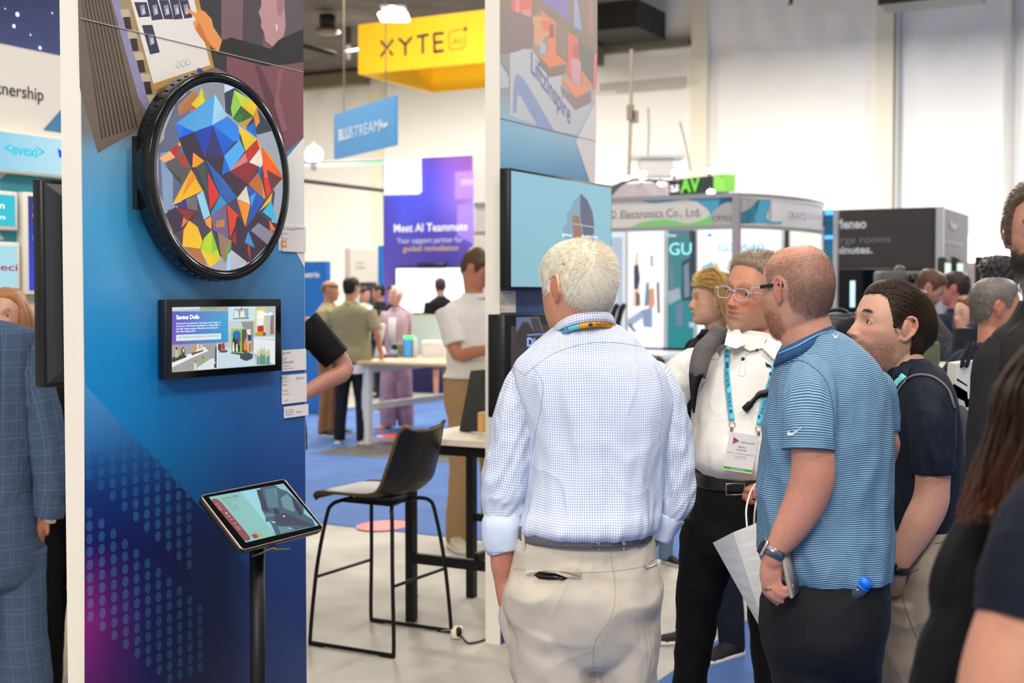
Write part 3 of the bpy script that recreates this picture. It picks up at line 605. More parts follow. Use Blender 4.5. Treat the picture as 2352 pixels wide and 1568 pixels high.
# ------------------------------------------------------------ wide touch screen
d1 = .045
a0, z1 = F1.px(384, 688, d1); a1 = F1.px(645, 688, d1)[0]; z0 = F1.px(384, 872, d1)[1]
t = thing('wide_touch_screen', 'wide black framed touch screen reading Santos Dolls', 'screen', F1.w((a0+a1)/2, (z0+z1)/2, 0))
b = MB(); b.fbox(F1, a0, a1, z0, z1, .006, d1-.002, bev=.003); b.build('housing', mat('dark_navy_metal', (18, 24, 34), .4), t)
b = MB(); b.fbox(F1, a0, a1, z0, z1, d1-.002, d1); b.build('glass', blackg, t, flat=True)
S = 8.4
sp = [((190, 200, 205), [(130, 130), (2125, 110), (2115, 1235), (125, 1385)]), ((170, 165, 165), [(125, 840), (1010, 800), (1005, 1310), (125, 1385)]), ((200, 230, 235), [(130, 130), (660, 120), (660, 160), (130, 200)]), ((180, 170, 165), [(660, 130), (1210, 125), (1210, 210), (660, 205)]),
 ((130, 180, 90), [(760, 130), (1000, 128), (1000, 165), (780, 165)]), ((205, 235, 245), [(1215, 120), (1740, 115), (1730, 380), (1215, 400)]), ((90, 130, 130), [(1300, 345), (1610, 330), (1620, 350), (1300, 362)]), ((150, 170, 175), [(1330, 160), (1600, 150), (1600, 330), (1310, 340)]), ((235, 240, 235), [(1340, 180), (1400, 200), (1420, 330), (1320, 335)]), ((240, 240, 235), [(1450, 160), (1520, 200), (1540, 320), (1440, 325)]), ((190, 120, 80), [(1450, 130), (1480, 130), (1480, 210), (1455, 210)]),
 ((230, 215, 110), [(1730, 140), (1940, 135), (1935, 210), (1900, 210), (1900, 190), (1760, 195), (1760, 620), (1735, 620)]), ((225, 210, 120), [(1895, 200), (1935, 200), (1925, 860), (1895, 860)]), ((240, 248, 250), [(1760, 195), (1895, 190), (1895, 470), (1760, 480)]), ((200, 30, 25), [(1780, 500), (1890, 480), (1895, 600), (1780, 605)]), ((215, 150, 40), [(1740, 615), (1880, 605), (1885, 690), (1725, 680)]), ((110, 90, 70), [(1880, 605), (1935, 620), (1940, 670), (1885, 690)]),
 ((215, 235, 245), [(1680, 700), (2115, 690), (2115, 750), (1690, 730)]), ((235, 240, 245), [(1690, 730), (2115, 770), (2115, 1235), (1700, 1000)]), ((150, 120, 105), [(2040, 260), (2090, 240), (2095, 650), (2020, 655), (2020, 480)]), ((205, 215, 215), [(1215, 400), (1730, 385), (1700, 560), (1215, 600)]), ((150, 150, 150), [(1460, 410), (1700, 400), (1700, 980), (1660, 980)]),
 ((150, 200, 80), [(1270, 545), (1550, 540), (1550, 560), (1480, 570), (1475, 1000), (1270, 1000)]), ((15, 110, 200), [(1300, 640), (1330, 590), (1400, 580), (1450, 620), (1455, 800), (1300, 800)]), ((20, 60, 30), [(1295, 760), (1320, 690), (1360, 760), (1410, 720), (1440, 820), (1440, 990), (1290, 990)]), ((130, 70, 110), [(1390, 700), (1430, 690), (1440, 860), (1395, 860)]), ((235, 240, 210), [(1300, 820), (1320, 800), (1335, 980), (1290, 980)]), ((240, 235, 215), [(1365, 850), (1385, 830), (1400, 980), (1360, 980)]),
 ((90, 80, 60), [(1475, 560), (1560, 550), (1560, 1000), (1475, 1000)]), ((235, 235, 220), [(1560, 560), (1640, 550), (1650, 680), (1590, 660)]), ((20, 60, 110), [(1590, 660), (1655, 660), (1655, 770), (1600, 770)]), ((235, 140, 40), [(1510, 850), (1540, 730), (1580, 800), (1590, 960), (1520, 960)]), ((200, 205, 180), [(1590, 830), (1620, 785), (1665, 785), (1665, 1000), (1590, 1020)]), ((190, 120, 70), [(1605, 850), (1625, 810), (1655, 810), (1655, 985), (1605, 1000)]), ((210, 50, 50), [(1470, 900), (1500, 890), (1505, 940), (1475, 950)]),
 ((205, 225, 235), [(1010, 960), (1270, 900), (1270, 1000), (1440, 1050), (1690, 1020), (1760, 1240), (1010, 1310)]), ((78, 92, 92), [(1270, 1000), (1480, 1010), (1480, 1060), (1260, 1020)]), ((62, 76, 78), [(1440, 1030), (1600, 1000), (1690, 1040), (1680, 1120), (1560, 1168), (1440, 1120)]), ((80, 90, 92), [(1505, 970), (1580, 955), (1585, 1030), (1505, 1035)]),
 ((200, 40, 40), [(1085, 830), (1140, 810), (1150, 950), (1085, 945)]), ((110, 50, 40), [(1015, 840), (1080, 830), (1080, 960), (1015, 960)]), ((70, 84, 84), [(1040, 960), (1170, 950), (1215, 980), (1150, 1005), (1040, 1000)]),
 ((240, 246, 248), [(125, 1180), (500, 1010), (740, 890), (830, 970), (480, 1120), (125, 1290)]), ((60, 66, 48), [(130, 1100), (290, 1050), (400, 1060), (410, 1090), (130, 1200)]), ((205, 200, 140), [(190, 960), (230, 940), (260, 1080), (190, 1110)]), ((40, 40, 30), [(205, 895), (230, 905), (230, 950), (200, 950)]), ((80, 70, 50), [(300, 930), (340, 890), (375, 960), (370, 1060), (310, 1060)]), ((210, 205, 190), [(325, 930), (360, 930), (360, 1000), (335, 1000)]), ((110, 85, 60), [(490, 1010), (735, 950), (735, 975), (510, 1058)]), ((215, 160, 60), [(530, 850), (580, 840), (575, 990), (525, 1005)]), ((235, 235, 220), [(610, 850), (640, 840), (640, 965), (610, 970)]), ((225, 215, 110), [(670, 850), (715, 840), (720, 940), (675, 950)]),
 ((225, 228, 190), [(560, 1200), (590, 1190), (610, 1335), (550, 1345)]), ((60, 60, 40), [(570, 1160), (590, 1160), (590, 1195), (572, 1195)]), ((150, 190, 40), [(690, 1120), (740, 1110), (750, 1250), (690, 1260)]), ((150, 60, 40), [(700, 1230), (740, 1220), (740, 1330), (700, 1335)]), ((100, 80, 40), [(712, 1070), (732, 1070), (735, 1110), (710, 1115)]), ((220, 235, 240), [(620, 1290), (860, 1130), (960, 1110), (990, 1310), (620, 1340)]), ((40, 90, 100), [(960, 900), (990, 870), (990, 1200), (950, 1190)]), ((90, 60, 40), [(940, 1220), (990, 1200), (985, 1310), (935, 1290)]), ((235, 245, 248), [(990, 830), (1008, 828), (1005, 1312), (988, 1314)])]
for k, x_ in enumerate((1765, 1810, 1855, 1900, 1945, 1835, 1885, 1980)):
    y_ = (1000, 1000, 1000, 1000, 1010, 960, 965, 990)[k]
    sp += [((95, 150, 130), [(x_, y_+60), (x_+34, y_+55), (x_+34, 1235), (x_, 1238)]), ((196, 200, 150), [(x_, y_), (x_+17, y_-85), (x_+34, y_), (x_+34, y_+70), (x_, y_+75)])]
xl, xr = 130, 1210
def scol(u_, v_):
    c00, c10, c01, c11 = lin((98, 84, 200)), lin((80, 170, 215)), lin((125, 80, 195)), lin((0, 160, 215))
    return (c00*(1-u_)+c10*u_)*(1-v_)+(c01*(1-u_)+c11*u_)*v_
prints(F1, [(c, zz_(p, S, 380, 690)) for c, p in sp], d1+.0003, screenm, t, 'screen_picture', .00001)
b = MB(); V = []; cc = []
for j in range(7):
    for i in range(13):
        u_, v_ = i/12, j/6; x_ = 130+1080*u_; y_ = (210*(1-v_)+855*v_)+(-5*(1-v_)-50*v_)*u_
        pp = zz_([(x_, y_)], S, 380, 690)[0]; V.append(F1.w(*F1.px(*pp, d1+.0012), d1+.0012)); cc.append(scol(u_, v_))
b.add(V, [(j*13+i, (j+1)*13+i, (j+1)*13+i+1, j*13+i+1) for j in range(6) for i in range(12)], None, A3(cc)); b.build('caption_box', screenm, t, flat=True)
prints(F1, [((225, 242, 240), zz_([(208, 662), (1075, 632), (1072, 745), (206, 782)], S, 380, 690))], d1+.0015, screenm, t, 'caption_button')
text(F1, 'Santos Dolls', 405, 733, 457.5, 9.2, d1+.0016, scw, t, bold=.02)
for k, s_ in enumerate(('Interactive for Art of Devotion: The Santos as New Creation of', 'Puerto Rico at Mint Museum Randolph from 2 August 2025 - 5', 'July 2026. Images courtesy of Plaza Santa, text courtesy of', 'Dora Blasco-Ibanez, Ph.D')):
    text(F1, s_, 405, 744.5+k*6.2, (507, 506, 500, 448)[k], 3.6, d1+.0016, scw, t)
text(F1, 'Use Touchscreen to Explore The Santos Dolls', 410, 776.5, 502, 4.6, d1+.0018, glow('teal_screen_text', (20, 110, 130), .9), t)
text(F1, 'bluefin', 606, 724, 628, 7, d1+.0016, scw, t); logo_mark(F1, 600, 722, 9, d1+.0016, scw, t)

# ------------------------------------------------------------ tablet on floor stand
tau = R(43); TC = P(603, 1181, 3.76); upv = -NW*cos(tau)+Z*sin(tau); nv = NW*sin(tau)+Z*cos(tau)
FT = Fr(TC, U, nv, upv)
cs = [FT.px(x, y) for x, y in ((462, 1137), (652, 1099), (746, 1213), (557, 1264))]
hw = (cs[1][0]+cs[2][0]-cs[0][0]-cs[3][0])/4; hh = (cs[0][1]+cs[1][1]-cs[2][1]-cs[3][1])/4; ca = sum(c[0] for c in cs)/4; cz = sum(c[1] for c in cs)/4; print('tablet', hw, hh, ca, cz)
pole_c = FT.w(ca, cz, -.03); base_xy = P(591, 1300, 3.78)
t = thing('kiosk_stand', 'black floor pole carrying the tilted touch screen', 'stand', (base_xy[0], base_xy[1], 0))
b = MB(); b.tube([(base_xy[0], base_xy[1], .012), (base_xy[0], base_xy[1], FT.w(ca, cz)[2]-.085)], .0222, 32, 1, cap='flat'); b.build('pole', blackm, t)
b = MB(); b.loft(A3([ring((base_xy[0], base_xy[1], z_), r_, r_, n=48) for z_, r_ in ((0, .20), (.008, .20), (.012, .195), (.014, .05))])); b.build('base_plate', blackm, t)
hd = A3([base_xy[0], base_xy[1], FT.w(ca, cz)[2]-.085])
b = MB(); b.tube([hd, hd*.4+FT.w(ca, cz-.02, -.03)*.6, FT.w(ca, cz-.01, -.028)], [.02, .018, .022], 16, 3, cap='flat'); b.box(FT.w(ca, cz, -.026), (.10, .10, .006), rot=np.stack([U, upv, nv], 1)); b.build('tilt_head', blackm, t)
b = MB(); q0 = P(605, 1258, 3.66); b.tube([P(580, 1276, 3.66), P(600, 1270, 3.66), P(626, 1259, 3.68), P(634, 1262, 3.68), P(664, 1261, 3.70)], .0035, 10, 3); b.tube([P(624, 1262, 3.72), P(630, 1250, 3.72)], .007, 10, 1); b.build('tilt_lever', mat('dark_steel', (92, 84, 76), .4, .6), t)
t = thing('tablet_display', 'tilted black touch screen with a red banner, on the floor pole', 'screen', FT.w(ca, cz, -.02))
def rrect(fr, ca, cz, hw, hh, r, d, n=6):
    pts = []
    for sx, sy, t0 in ((1, 1, 0), (-1, 1, 90), (-1, -1, 180), (1, -1, 270)):
        for k in range(n+1):
            th = R(t0+90*k/n); pts.append(fr.w(ca+sx*(hw-r)+r*cos(th), cz+sy*(hh-r)+r*sin(th), d))
    return A3(pts)
FTw = FT
b = MB(); b.loft(A3([rrect(FT, ca, cz, hw-.012, hh-.012, .008, -.026), rrect(FT, ca, cz, hw-.002, hh-.002, .012, -.022), rrect(FT, ca, cz, hw, hh, .012, -.003)]), flip=True); b.build('housing', black, t, flat=False)
b = MB(); b.loft(A3([rrect(FT, ca, cz, hw, hh, .012, -.003), rrect(FT, ca, cz, hw, hh, .012, 0), rrect(FT, ca, cz, hw-.0022, hh-.0022, .010, 0), rrect(FT, ca, cz, hw-.0022, hh-.0022, .010, -.002)]), cap=False, flip=True); b.build('metal_rim', mat('champagne_rim', (180, 160, 140), .3, .8), t)
b = MB(); b.poly(rrect(FT, ca, cz, hw-.002, hh-.002, .010, -.0008), flip=True); b.build('glass', blackg, t, flat=True)
S = 7.468
tp = [((138, 196, 190), [(220, 455), (760, 360), (1380, 1110), (860, 1235)]), ((132, 200, 212), [(760, 360), (1500, 225), (2110, 940), (1375, 1112)]), ((150, 215, 228), [(760, 360), (1100, 300), (1170, 740), (1350, 1080), (1375, 1112)]),
 ((62, 92, 110), [(1100, 300), (1340, 255), (1500, 300), (1700, 480), (1850, 620), (1850, 740), (2000, 840), (2050, 950), (1650, 1040), (1375, 1112), (1300, 940), (1180, 760), (1120, 660)]), ((84, 122, 138), [(1180, 330), (1340, 300), (1400, 470), (1420, 640), (1320, 640), (1230, 640)]), ((44, 52, 82), [(1040, 330), (1120, 330), (1230, 640), (1280, 720), (1150, 690), (1060, 420)]), ((104, 146, 160), [(1450, 480), (1560, 400), (1640, 480), (1700, 700), (1640, 700), (1500, 640)]), ((36, 40, 72), [(1640, 430), (1720, 530), (1840, 740), (1780, 780), (1700, 640)]), ((52, 60, 84), [(1290, 830), (1430, 740), (1530, 730), (1850, 870), (2040, 930), (1980, 960), (1650, 940), (1500, 960), (1330, 900)]), ((88, 128, 140), [(1160, 740), (1300, 735), (1360, 770), (1300, 800), (1180, 790)]), ((70, 90, 110), [(1190, 800), (1340, 810), (1380, 840), (1280, 860), (1200, 890)]), ((170, 220, 228), [(1290, 865), (1370, 880), (1360, 905), (1300, 890)]), ((98, 140, 150), [(1400, 960), (1600, 960), (1700, 1010), (1450, 1080)]), ((40, 40, 70), [(1320, 650), (1400, 650), (1440, 740), (1360, 760)]), ((190, 235, 240), [(1490, 775), (1520, 770), (1530, 795), (1500, 800)]), ((190, 235, 240), [(1595, 985), (1625, 980), (1625, 1000), (1600, 1003)]), ((140, 196, 205), [(1395, 290), (1480, 330), (1600, 360), (1580, 345), (1500, 240), (1420, 245)]),
 ((92, 142, 154), [(1380, 300), (1400, 470), (1385, 470), (1330, 290)]),
 ((142, 66, 76), [(265, 515), (300, 485), (380, 495), (440, 550), (930, 1145), (925, 1190), (880, 1210), (830, 1195), (280, 540)]), ((150, 70, 78), [(945, 1100), (1030, 1082), (1080, 1150), (1000, 1168)]), ((196, 165, 100), [(1030, 1082), (1110, 1068), (1150, 1135), (1075, 1152)]), ((220, 215, 225), [(500, 725), (530, 720), (548, 742), (515, 748)])]
prints(FT, [(c, zz_(p, S, 450, 1080)) for c, p in tp], .0002, screenm, t, 'screen_picture', .00001)
tx = glow('dark_screen_text', (40, 62, 74), .8)
def ttext(s, x0, y0, x1, y1, cap, m):
    p0 = FT.px(*zz_([(x0, y0)], S, 450, 1080)[0]); p1_ = FT.px(*zz_([(x1, y1)], S, 450, 1080)[0])
    text(FT, s, p0[0], p0[1], p1_[0]-p0[0], cap, .0006, m, t, px=False)
ttext('THE MAIN THEMES', 450, 515, 745, 462, .009, tx)
for k, (s_, x0, y0, x1) in enumerate((('of the photographic studies in this exhibition', 480, 545, 710), ('Landscape', 520, 575, 605), ('Portraits', 535, 598, 610), ('Religion and spirituality', 560, 632, 720), ('Work and tradition', 585, 665, 720), ('The details of the photographs', 620, 700, 775))): ttext(s_, x0, y0, x1, y0-(x1-x0)*.17, .0035, tx)
lt = glow('pale_red_text', (190, 130, 130), .8)
for k, (x0, y0) in enumerate(((340, 590), (370, 640), (400, 680), (540, 800), (590, 855), (640, 925), (690, 985), (715, 1020))): ttext(('About', 'the project', 'History', 'Videos', 'Gallery', 'Themes', 'Archive', 'Exit')[k], x0, y0, x0+60, y0-12, .004, lt)
ttext('Language', 960, 1068, 1040, 1050, .003, tx)

# ------------------------------------------------------------ display on the far side of panel 1
FB = Fr(F1.w(0, 0, -.075), U, -NW); dB = .035
t = thing('rear_display', 'black back of a wide display sticking out behind the blue panel edge', 'screen', FB.w(.35, 1.5, dB))
xl_, = (FB.px(78, 650, .09)[0],); zt_ = FB.px(78, 411, .09)[1]; zb_ = FB.px(90, 889, .09)[1]
b = MB(); b.fbox(FB, xl_, xl_+1.0, zb_, zt_, .055, .095, bev=.006); b.build('front_frame', black, t)
b = MB()
def bq(i, d): return [FB.w(xl_+i, zb_+i, d), FB.w(xl_+1.0-i, zb_+i, d), FB.w(xl_+1-i, zt_-i, d), FB.w(xl_+i, zt_-i, d)]
b.loft(A3([bq(.012, .055), bq(.045, .03), bq(.05, .028)])); b.build('rear_cover', mat('satin_black', (44, 44, 48), .42), t, flat=True)
b = MB(); b.fbox(FB, .15, .45, (zb_+zt_)/2-.1, (zb_+zt_)/2+.1, 0.001, .03); b.build('wall_mount', blackm, t, flat=True)

# ------------------------------------------------------------ panel 2 with its displays
ys2 = [-60, 180, 260, 300, 380, 480, 700, 850, 1000, 1500]; xs2 = [1148, 1180, 1230, 1300, 1370]
g2c = [[(176, 160, 142)]*5, [(180, 168, 150), (178, 165, 150), (190, 178, 165), (200, 190, 180), (205, 190, 185)], [(160, 200, 215), (175, 205, 215), (190, 205, 210), (205, 210, 212), (205, 212, 215)],
       [(150, 200, 225), (155, 203, 226), (165, 208, 225), (180, 212, 225), (190, 215, 225)], [(120, 180, 215), (120, 182, 216), (125, 180, 215), (125, 175, 212), (130, 175, 212)], [(0, 120, 175), (0, 110, 170), (60, 120, 180), (80, 130, 185), (80, 130, 185)],
       [(16, 96, 150), (40, 80, 145), (66, 96, 155), (70, 110, 165), (70, 110, 165)], [(20, 76, 140), (30, 70, 140), (40, 70, 140), (50, 80, 150), (50, 80, 150)], [(44, 40, 112), (40, 40, 110), (40, 40, 110), (40, 60, 120), (40, 60, 120)], [(52, 50, 110), (50, 50, 108), (40, 50, 100), (40, 50, 100), (40, 50, 100)]]
p2 = panel(F2, W2, .078, 3.6, 'exhibit_panel', 'tall printed panel behind the white-haired man, with two wall screens',
           lambda x, y, a, z: bil(g2c, ys2, xs2, x, y), None, [(1148, 275, 1358, 318)])
S = 4.61
c2 = [((170, 152, 132), [(38, -250), (1095, -250), (1080, 600), (1030, 600), (770, 330), (465, 100), (380, 180), (38, 75)]), ((166, 150, 200), [(300, -150), (770, -150), (772, 228), (465, 0)]), ((180, 192, 226), [(820, -150), (865, 50), (907, 326), (822, 280)]), ((200, 150, 140), [(970, 350), (975, 0), (1020, 0), (1030, 390)]),
 ((215, 216, 216), [(145, 550), (300, 510), (370, 520), (455, 640), (570, 815), (690, 800), (690, 970), (840, 1165), (1005, 1080), (960, 1200), (850, 1420), (640, 1400), (145, 1225)]), ((176, 172, 168), [(38, 575), (145, 550), (145, 800), (38, 650)]), ((205, 214, 216), [(38, 660), (132, 812), (132, 922), (38, 936)]),
 ((166, 178, 214), [(175, 1200), (180, 950), (195, 830), (222, 778), (255, 800), (320, 880), (620, 1392), (440, 1345), (260, 1020), (235, 1003), (220, 1060), (215, 1192)]),
 ((250, 140, 122), [(158, -60), (375, -60), (375, 182), (158, 120)]), ((245, 175, 170), [(205, -60), (245, -60), (245, 150), (205, 140)]), ((240, 175, 170), [(275, 100), (370, 100), (370, 182), (275, 160)]),
 ((252, 158, 138), [(465, 100), (632, 232), (632, 410), (470, 330)]), ((168, 148, 144), [(38, 76), (140, 95), (380, 190), (400, 300), (398, 430), (372, 520), (290, 515), (200, 552), (38, 578)]), ((246, 182, 146), [(380, 182), (450, 163), (530, 200), (560, 250), (600, 340), (560, 385), (500, 400), (470, 480), (440, 490), (392, 460), (400, 300)]), ((252, 150, 108), [(470, 220), (540, 215), (560, 330), (500, 330)]),
 ((255, 162, 122), [(455, 592), (540, 570), (540, 400), (634, 400), (636, 575), (738, 668), (565, 720)]), ((168, 148, 138), [(455, 618), (565, 720), (740, 678), (740, 775), (570, 817), (460, 700)]), ((200, 205, 215), [(460, 410), (530, 480), (530, 570), (455, 580)]), ((185, 130, 120), [(556, 250), (610, 262), (615, 400), (560, 395)]),
 ((250, 146, 130), [(755, 330), (872, 412), (870, 620), (800, 650), (800, 830), (755, 800)]), ((238, 182, 186), [(793, 605), (897, 655), (892, 908), (800, 880)]), ((226, 130, 118), [(818, 475), (868, 480), (880, 620), (805, 600)]), ((248, 168, 132), [(905, 745), (1000, 730), (1005, 930), (905, 880)]), ((255, 172, 134), [(693, 852), (790, 830), (800, 885), (892, 912), (920, 880), (992, 948), (842, 1040)]), ((176, 156, 152), [(680, 900), (842, 1040), (1005, 960), (1005, 1085), (838, 1168), (690, 980)]), ((176, 156, 140), [(632, 240), (750, 330), (750, 660), (640, 560)]), ((150, 146, 136), [(870, 410), (1030, 560), (1020, 900), (905, 740)]),
 ((244, 152, 152), [(1035, 568), (1078, 572), (1060, 935), (1022, 955)]), ((240, 232, 228), [(1062, 1045), (1058, 2100), (1000, 2100), (842, 1500)])]
c2 = [(c, [(min(x, 1372), y) for x, y in zz_(p, S, 1140, 0)]) for c, p in c2]
c2[-1] = ((240, 232, 228), [(1370.5, 230), (1323, 325), (1352, 410), (1365, 460), (1366.5, 460)])
prints(F2, c2, .001, printm, p2, 'printed_photo', .00003)
pa = F2.px(1140+372/S, 760/S, .003); pb = F2.px(1140+785/S, 1318/S, .003); vu = F2.w(*pb, 0)-F2.w(*pa, 0)
FS = Fr(F2.w(*pa, 0), nz(vu), NW, Z)
text(FS, 'LiftzInspire', 0, 0, float(np.linalg.norm(vu)), .10, .003, mat('violet_ink', (148, 140, 190), .5), p2, px=False)
def wallscreen(fr, xl, yt, yb, wid, th, cs, name, label, pic=None, bez=.012):
    a0, z1 = fr.px(xl, yt, th); z0 = fr.px(xl, yb, th)[1]
    t = thing(name, label, 'screen', fr.w(a0+wid/2, (z0+z1)/2, 0)); b = MB(); b.fbox(fr, a0, a0+wid, z0, z1, .02, th-.001, bev=.004); b.build('housing', black, t)
    b = MB(); b.fbox(fr, a0+wid*.3, a0+wid*.7, z0+.1, z1-.1, .001, .02); b.build('wall_mount', blackm, t, flat=True)
    gradpanel(fr, a0+bez, a0+wid-bez, z0+bez, z1-bez, th+.0003, 8, 8, cs, screenm, t, 'screen'); return t, a0, z0, z1
tv, ta0, tz0, tz1 = wallscreen(F2, 1171, 385, 664, 1.145, .075, lambda x, y, a, z: np.tile(lin((148, 200, 218)), (len(x), 1))*(1-.1*((y-400)/250))[:, None], 'wall_tv', 'large wall television with a pale blue picture, behind the white-haired man')
S = 3.2; ov = lambda p: zz_(p, S, 1130, 370)
prints(F2, [((136, 168, 188), ov([(652, 240), (700, 290), (735, 370), (750, 470), (748, 600), (560, 600), (520, 510), (525, 480), (550, 465), (545, 440), (558, 425), (545, 390), (580, 350), (600, 290)])), ((96, 104, 128), ov([(652, 235), (700, 285), (738, 370), (750, 450), (748, 600), (680, 600), (650, 400), (648, 300)])), ((160, 120, 100), ov([(590, 400), (640, 400), (680, 600), (600, 600)])), ((190, 220, 232), ov([(600, 456), (748, 482), (748, 488), (600, 462)]))], .0758, screenm, tv, 'screen_picture')
text(F2, 'you', 1291, 541, 1313, 7, .0765, scw, tv); text(F2, 'again', 1336, 544, 1372, 7, .0765, scw, tv)
tv2, _, _, _ = wallscreen(F2, 1160, 722, 960, .9, .11, lambda x, y, a, z: np.tile(lin((58, 50, 52)), (len(x), 1)), 'wall_monitor', 'dark wall monitor reading Discover, below the large television', bez=.055)
S = 7.125; ov = lambda p: zz_(p, S, 1140, 640)
prints(F2, [((86, 104, 140), ov([(325, 630), (700, 625), (770, 860), (330, 870)])), ((50, 40, 42), ov([(345, 870), (430, 710), (520, 710), (620, 880), (600, 1100), (330, 1100)])), ((62, 50, 52), ov([(560, 650), (680, 640), (760, 880), (620, 880)])), ((130, 160, 215), ov([(505, 912), (915, 886), (915, 905), (505, 930)]))], .1105, screenm, tv2, 'screen_picture')
text(F2, 'Discover', 1211, 795, 1283, 19, .1112, glow('blue_screen_text', (140, 175, 235), .9), tv2, bold=.015)
card(1149, 668, 1182, 718, 'info_card', 'small white card on the second panel left of the dark monitor', [('Touch Display', 1151, 674, 1178, 3, inkg), ('Project', 1151, 690, 1157, 3, inkg), ('Partner', 1151, 698, 1158, 3, inkg), ('bluefin', 1151, 712, 1160, 3, inkg)], F2)
# ------------------------------------------------------------ far signs and booths
def slab(t, p0, p1, zb0, zt0, th, m, name='panel'):
    p0, p1 = A3(p0, float)*A3([1, 1, 0]), A3(p1, float)*A3([1, 1, 0]); u = nz(p1-p0); n = A3([u[1], -u[0], 0]); L_ = np.linalg.norm(p1-p0)
    if np.dot(n, CAM-p0) < 0: n = -n
    fr = Fr(p0, u, n); b = MB(); b.fbox(fr, 0, L_, zb0, zt0, -th, 0); b.build(name, m, t, flat=True); return fr, L_
yel = mat('yellow_fabric', (253, 196, 28), .6)
pA = P(829, 170, 24.); zb = pA[2]; zt = P(829, 56, 24.)[2]; pB = pA+PD*3.1; pC = pA+U*2.45; pD = pC+PD*3.1
t = thing('hanging_sign', 'large yellow hanging four-sided sign reading XYTE AI', 'sign', pA*1)
fx, L_ = slab(t, pA, pB, zb, zt, .06, yel); slab(t, pA, pC, zb, zt, .06, yel); slab(t, pC, pD, zb, zt, .06, yel)
def stroke(fr, px_pts, wd, d, m, t, name='lettering'):
    b = MB()
    for p in px_pts:
        Q = [fr.w(*fr.px(x, y, d), d) for x, y in p]
        for i in range(len(Q)-1):
            dr = nz(Q[i+1]-Q[i]); s_ = nz(np.cross(dr, fr.n))*wd/2; q = [Q[i]-s_-dr*wd*.3, Q[i+1]-s_+dr*wd*.3, Q[i+1]+s_+dr*wd*.3, Q[i]+s_-dr*wd*.3]
            b.poly(q, flip=np.dot(np.cross(q[1]-q[0], q[2]-q[0]), fr.n) < 0)
    return b.build(name, m, t, flat=True)
dk = mat('dark_ink', (40, 42, 50), .5)
stroke(fx, [[(902, 92), (875, 129)], [(875, 94), (888, 111)], [(895, 117), (901, 126)]], .045, .004, dk, t)
stroke(fx, [[(917, 89), (931, 103), (945, 86)], [(931, 103), (931, 126)], [(959, 84), (983, 80)], [(971, 82), (971, 121)], [(1018, 76), (997, 78), (998, 119), (1018, 116)], [(998, 98), (1016, 96)]], .05, .004, dk, t)
rr_ = [(1030, 82), (1033, 74), (1040, 71), (1058, 68)], [(1068, 84), (1068, 103), (1063, 111), (1055, 112), (1038, 115), (1032, 110), (1030, 82)]
stroke(fx, rr_, .018, .004, mat('bronze_ink', (130, 100, 30), .5), t, 'badge_outline'); text(fx, 'AI', 1038, 102, 1060, 13, .004, mat('bronze_ink', (130, 100, 30), .5), t)
prints(fx, [((50, 45, 40), [(1069, 58), (1071, 64), (1076, 66), (1071, 68), (1069, 75), (1066, 69), (1061, 67), (1066, 65)])], .005, printm, t, 'star')
t = thing('hanging_sign', 'blue hanging rectangular sign reading BLUSTREAM', 'sign', P(768, 367, 19.9))
p0, p1 = P(767, 366, 19.93), P(908, 334, 18.); fb, L_ = slab(t, p0, p1, P(767, 366, 19.93)[2], P(767, 263, 19.93)[2], .04, mat('blue_sign', (66, 146, 205), .5))
text(fb, 'BLU', 778, 323, 804, 25, .004, inkw, t, bold=.012); text(fb, 'STREAM', 805, 317, 872, 25, .004, mat('pale_ink', (205, 222, 236), .5), t); stroke(fb, [[(870, 300), (876, 280), (880, 290), (889, 284)]], .05, .004, mat('pale_ink', (205, 222, 236), .5), t)
b = MB(); b.tube([P(790, 258, 19.8), P(790, -130, 19.8)], .008, 6, 1); b.build('hanger_wire', beamm, t); b = MB(); b.tube([P(886, 226, 18.3), P(886, -180, 18.3)], .008, 6, 1); b.build('hanger_wire', beamm, t)
# purple booth wall
YP = 21.8; t = thing('booth_wall', 'purple booth wall reading Meet AI Teammate', 'booth wall', P(990, 674, YP)*A3([1, 1, 0]))
p0 = P(881, 600, 22.0); p1 = P(1086, 600, 21.2); fp, L_ = slab(t, p0, p1, 0, P(990, 359, 21.6)[2], .3, whitep, 'wall_core')
ysp = [350, 400, 450, 500, 560, 620, 700, 900]; xsp = [878, 930, 990, 1040, 1088]
gp = [[(130, 120, 180), (90, 80, 190), (90, 60, 150), (130, 80, 160), (130, 80, 150)], [(110, 90, 200), (80, 80, 215), (84, 74, 200), (130, 90, 200), (150, 90, 180)], [(74, 70, 170), (70, 80, 220), (80, 80, 210), (130, 100, 210), (165, 120, 200)], [(70, 66, 168), (84, 86, 220), (78, 74, 200), (110, 90, 200), (140, 110, 210)],
      [(76, 68, 165), (78, 72, 170), (74, 66, 165), (80, 66, 170), (104, 84, 190)], [(88, 76, 165), (80, 70, 160), (74, 64, 155), (76, 64, 155), (80, 66, 160)], [(130, 96, 180), (74, 60, 140), (50, 44, 110), (44, 40, 100), (44, 40, 100)], [(30, 30, 80), (30, 30, 80), (26, 28, 74), (26, 28, 74), (26, 28, 74)]]
gradpanel(fp, 0, L_, .0, P(990, 359, 21.6)[2]-.02, .004, 24, 40, lambda x, y, a, z: bil(gp, ysp, xsp, x, y), printm, t, 'printed_graphic')
prints(fp, [((225, 222, 240), [(882, 366), (968, 362), (969, 440), (962, 446), (882, 448)]), ((240, 240, 250), [(882, 408), (968, 404), (969, 440), (962, 446), (882, 448)]), ((170, 130, 215), [(1045, 395), (1088, 392), (1088, 455), (1045, 458)]), ((160, 130, 225), [(1050, 470), (1088, 468), (1088, 560), (1050, 540)]), ((190, 165, 235), [(1058, 412), (1088, 410), (1088, 424), (1058, 426)])], .006, printm, t, 'printed_shapes')
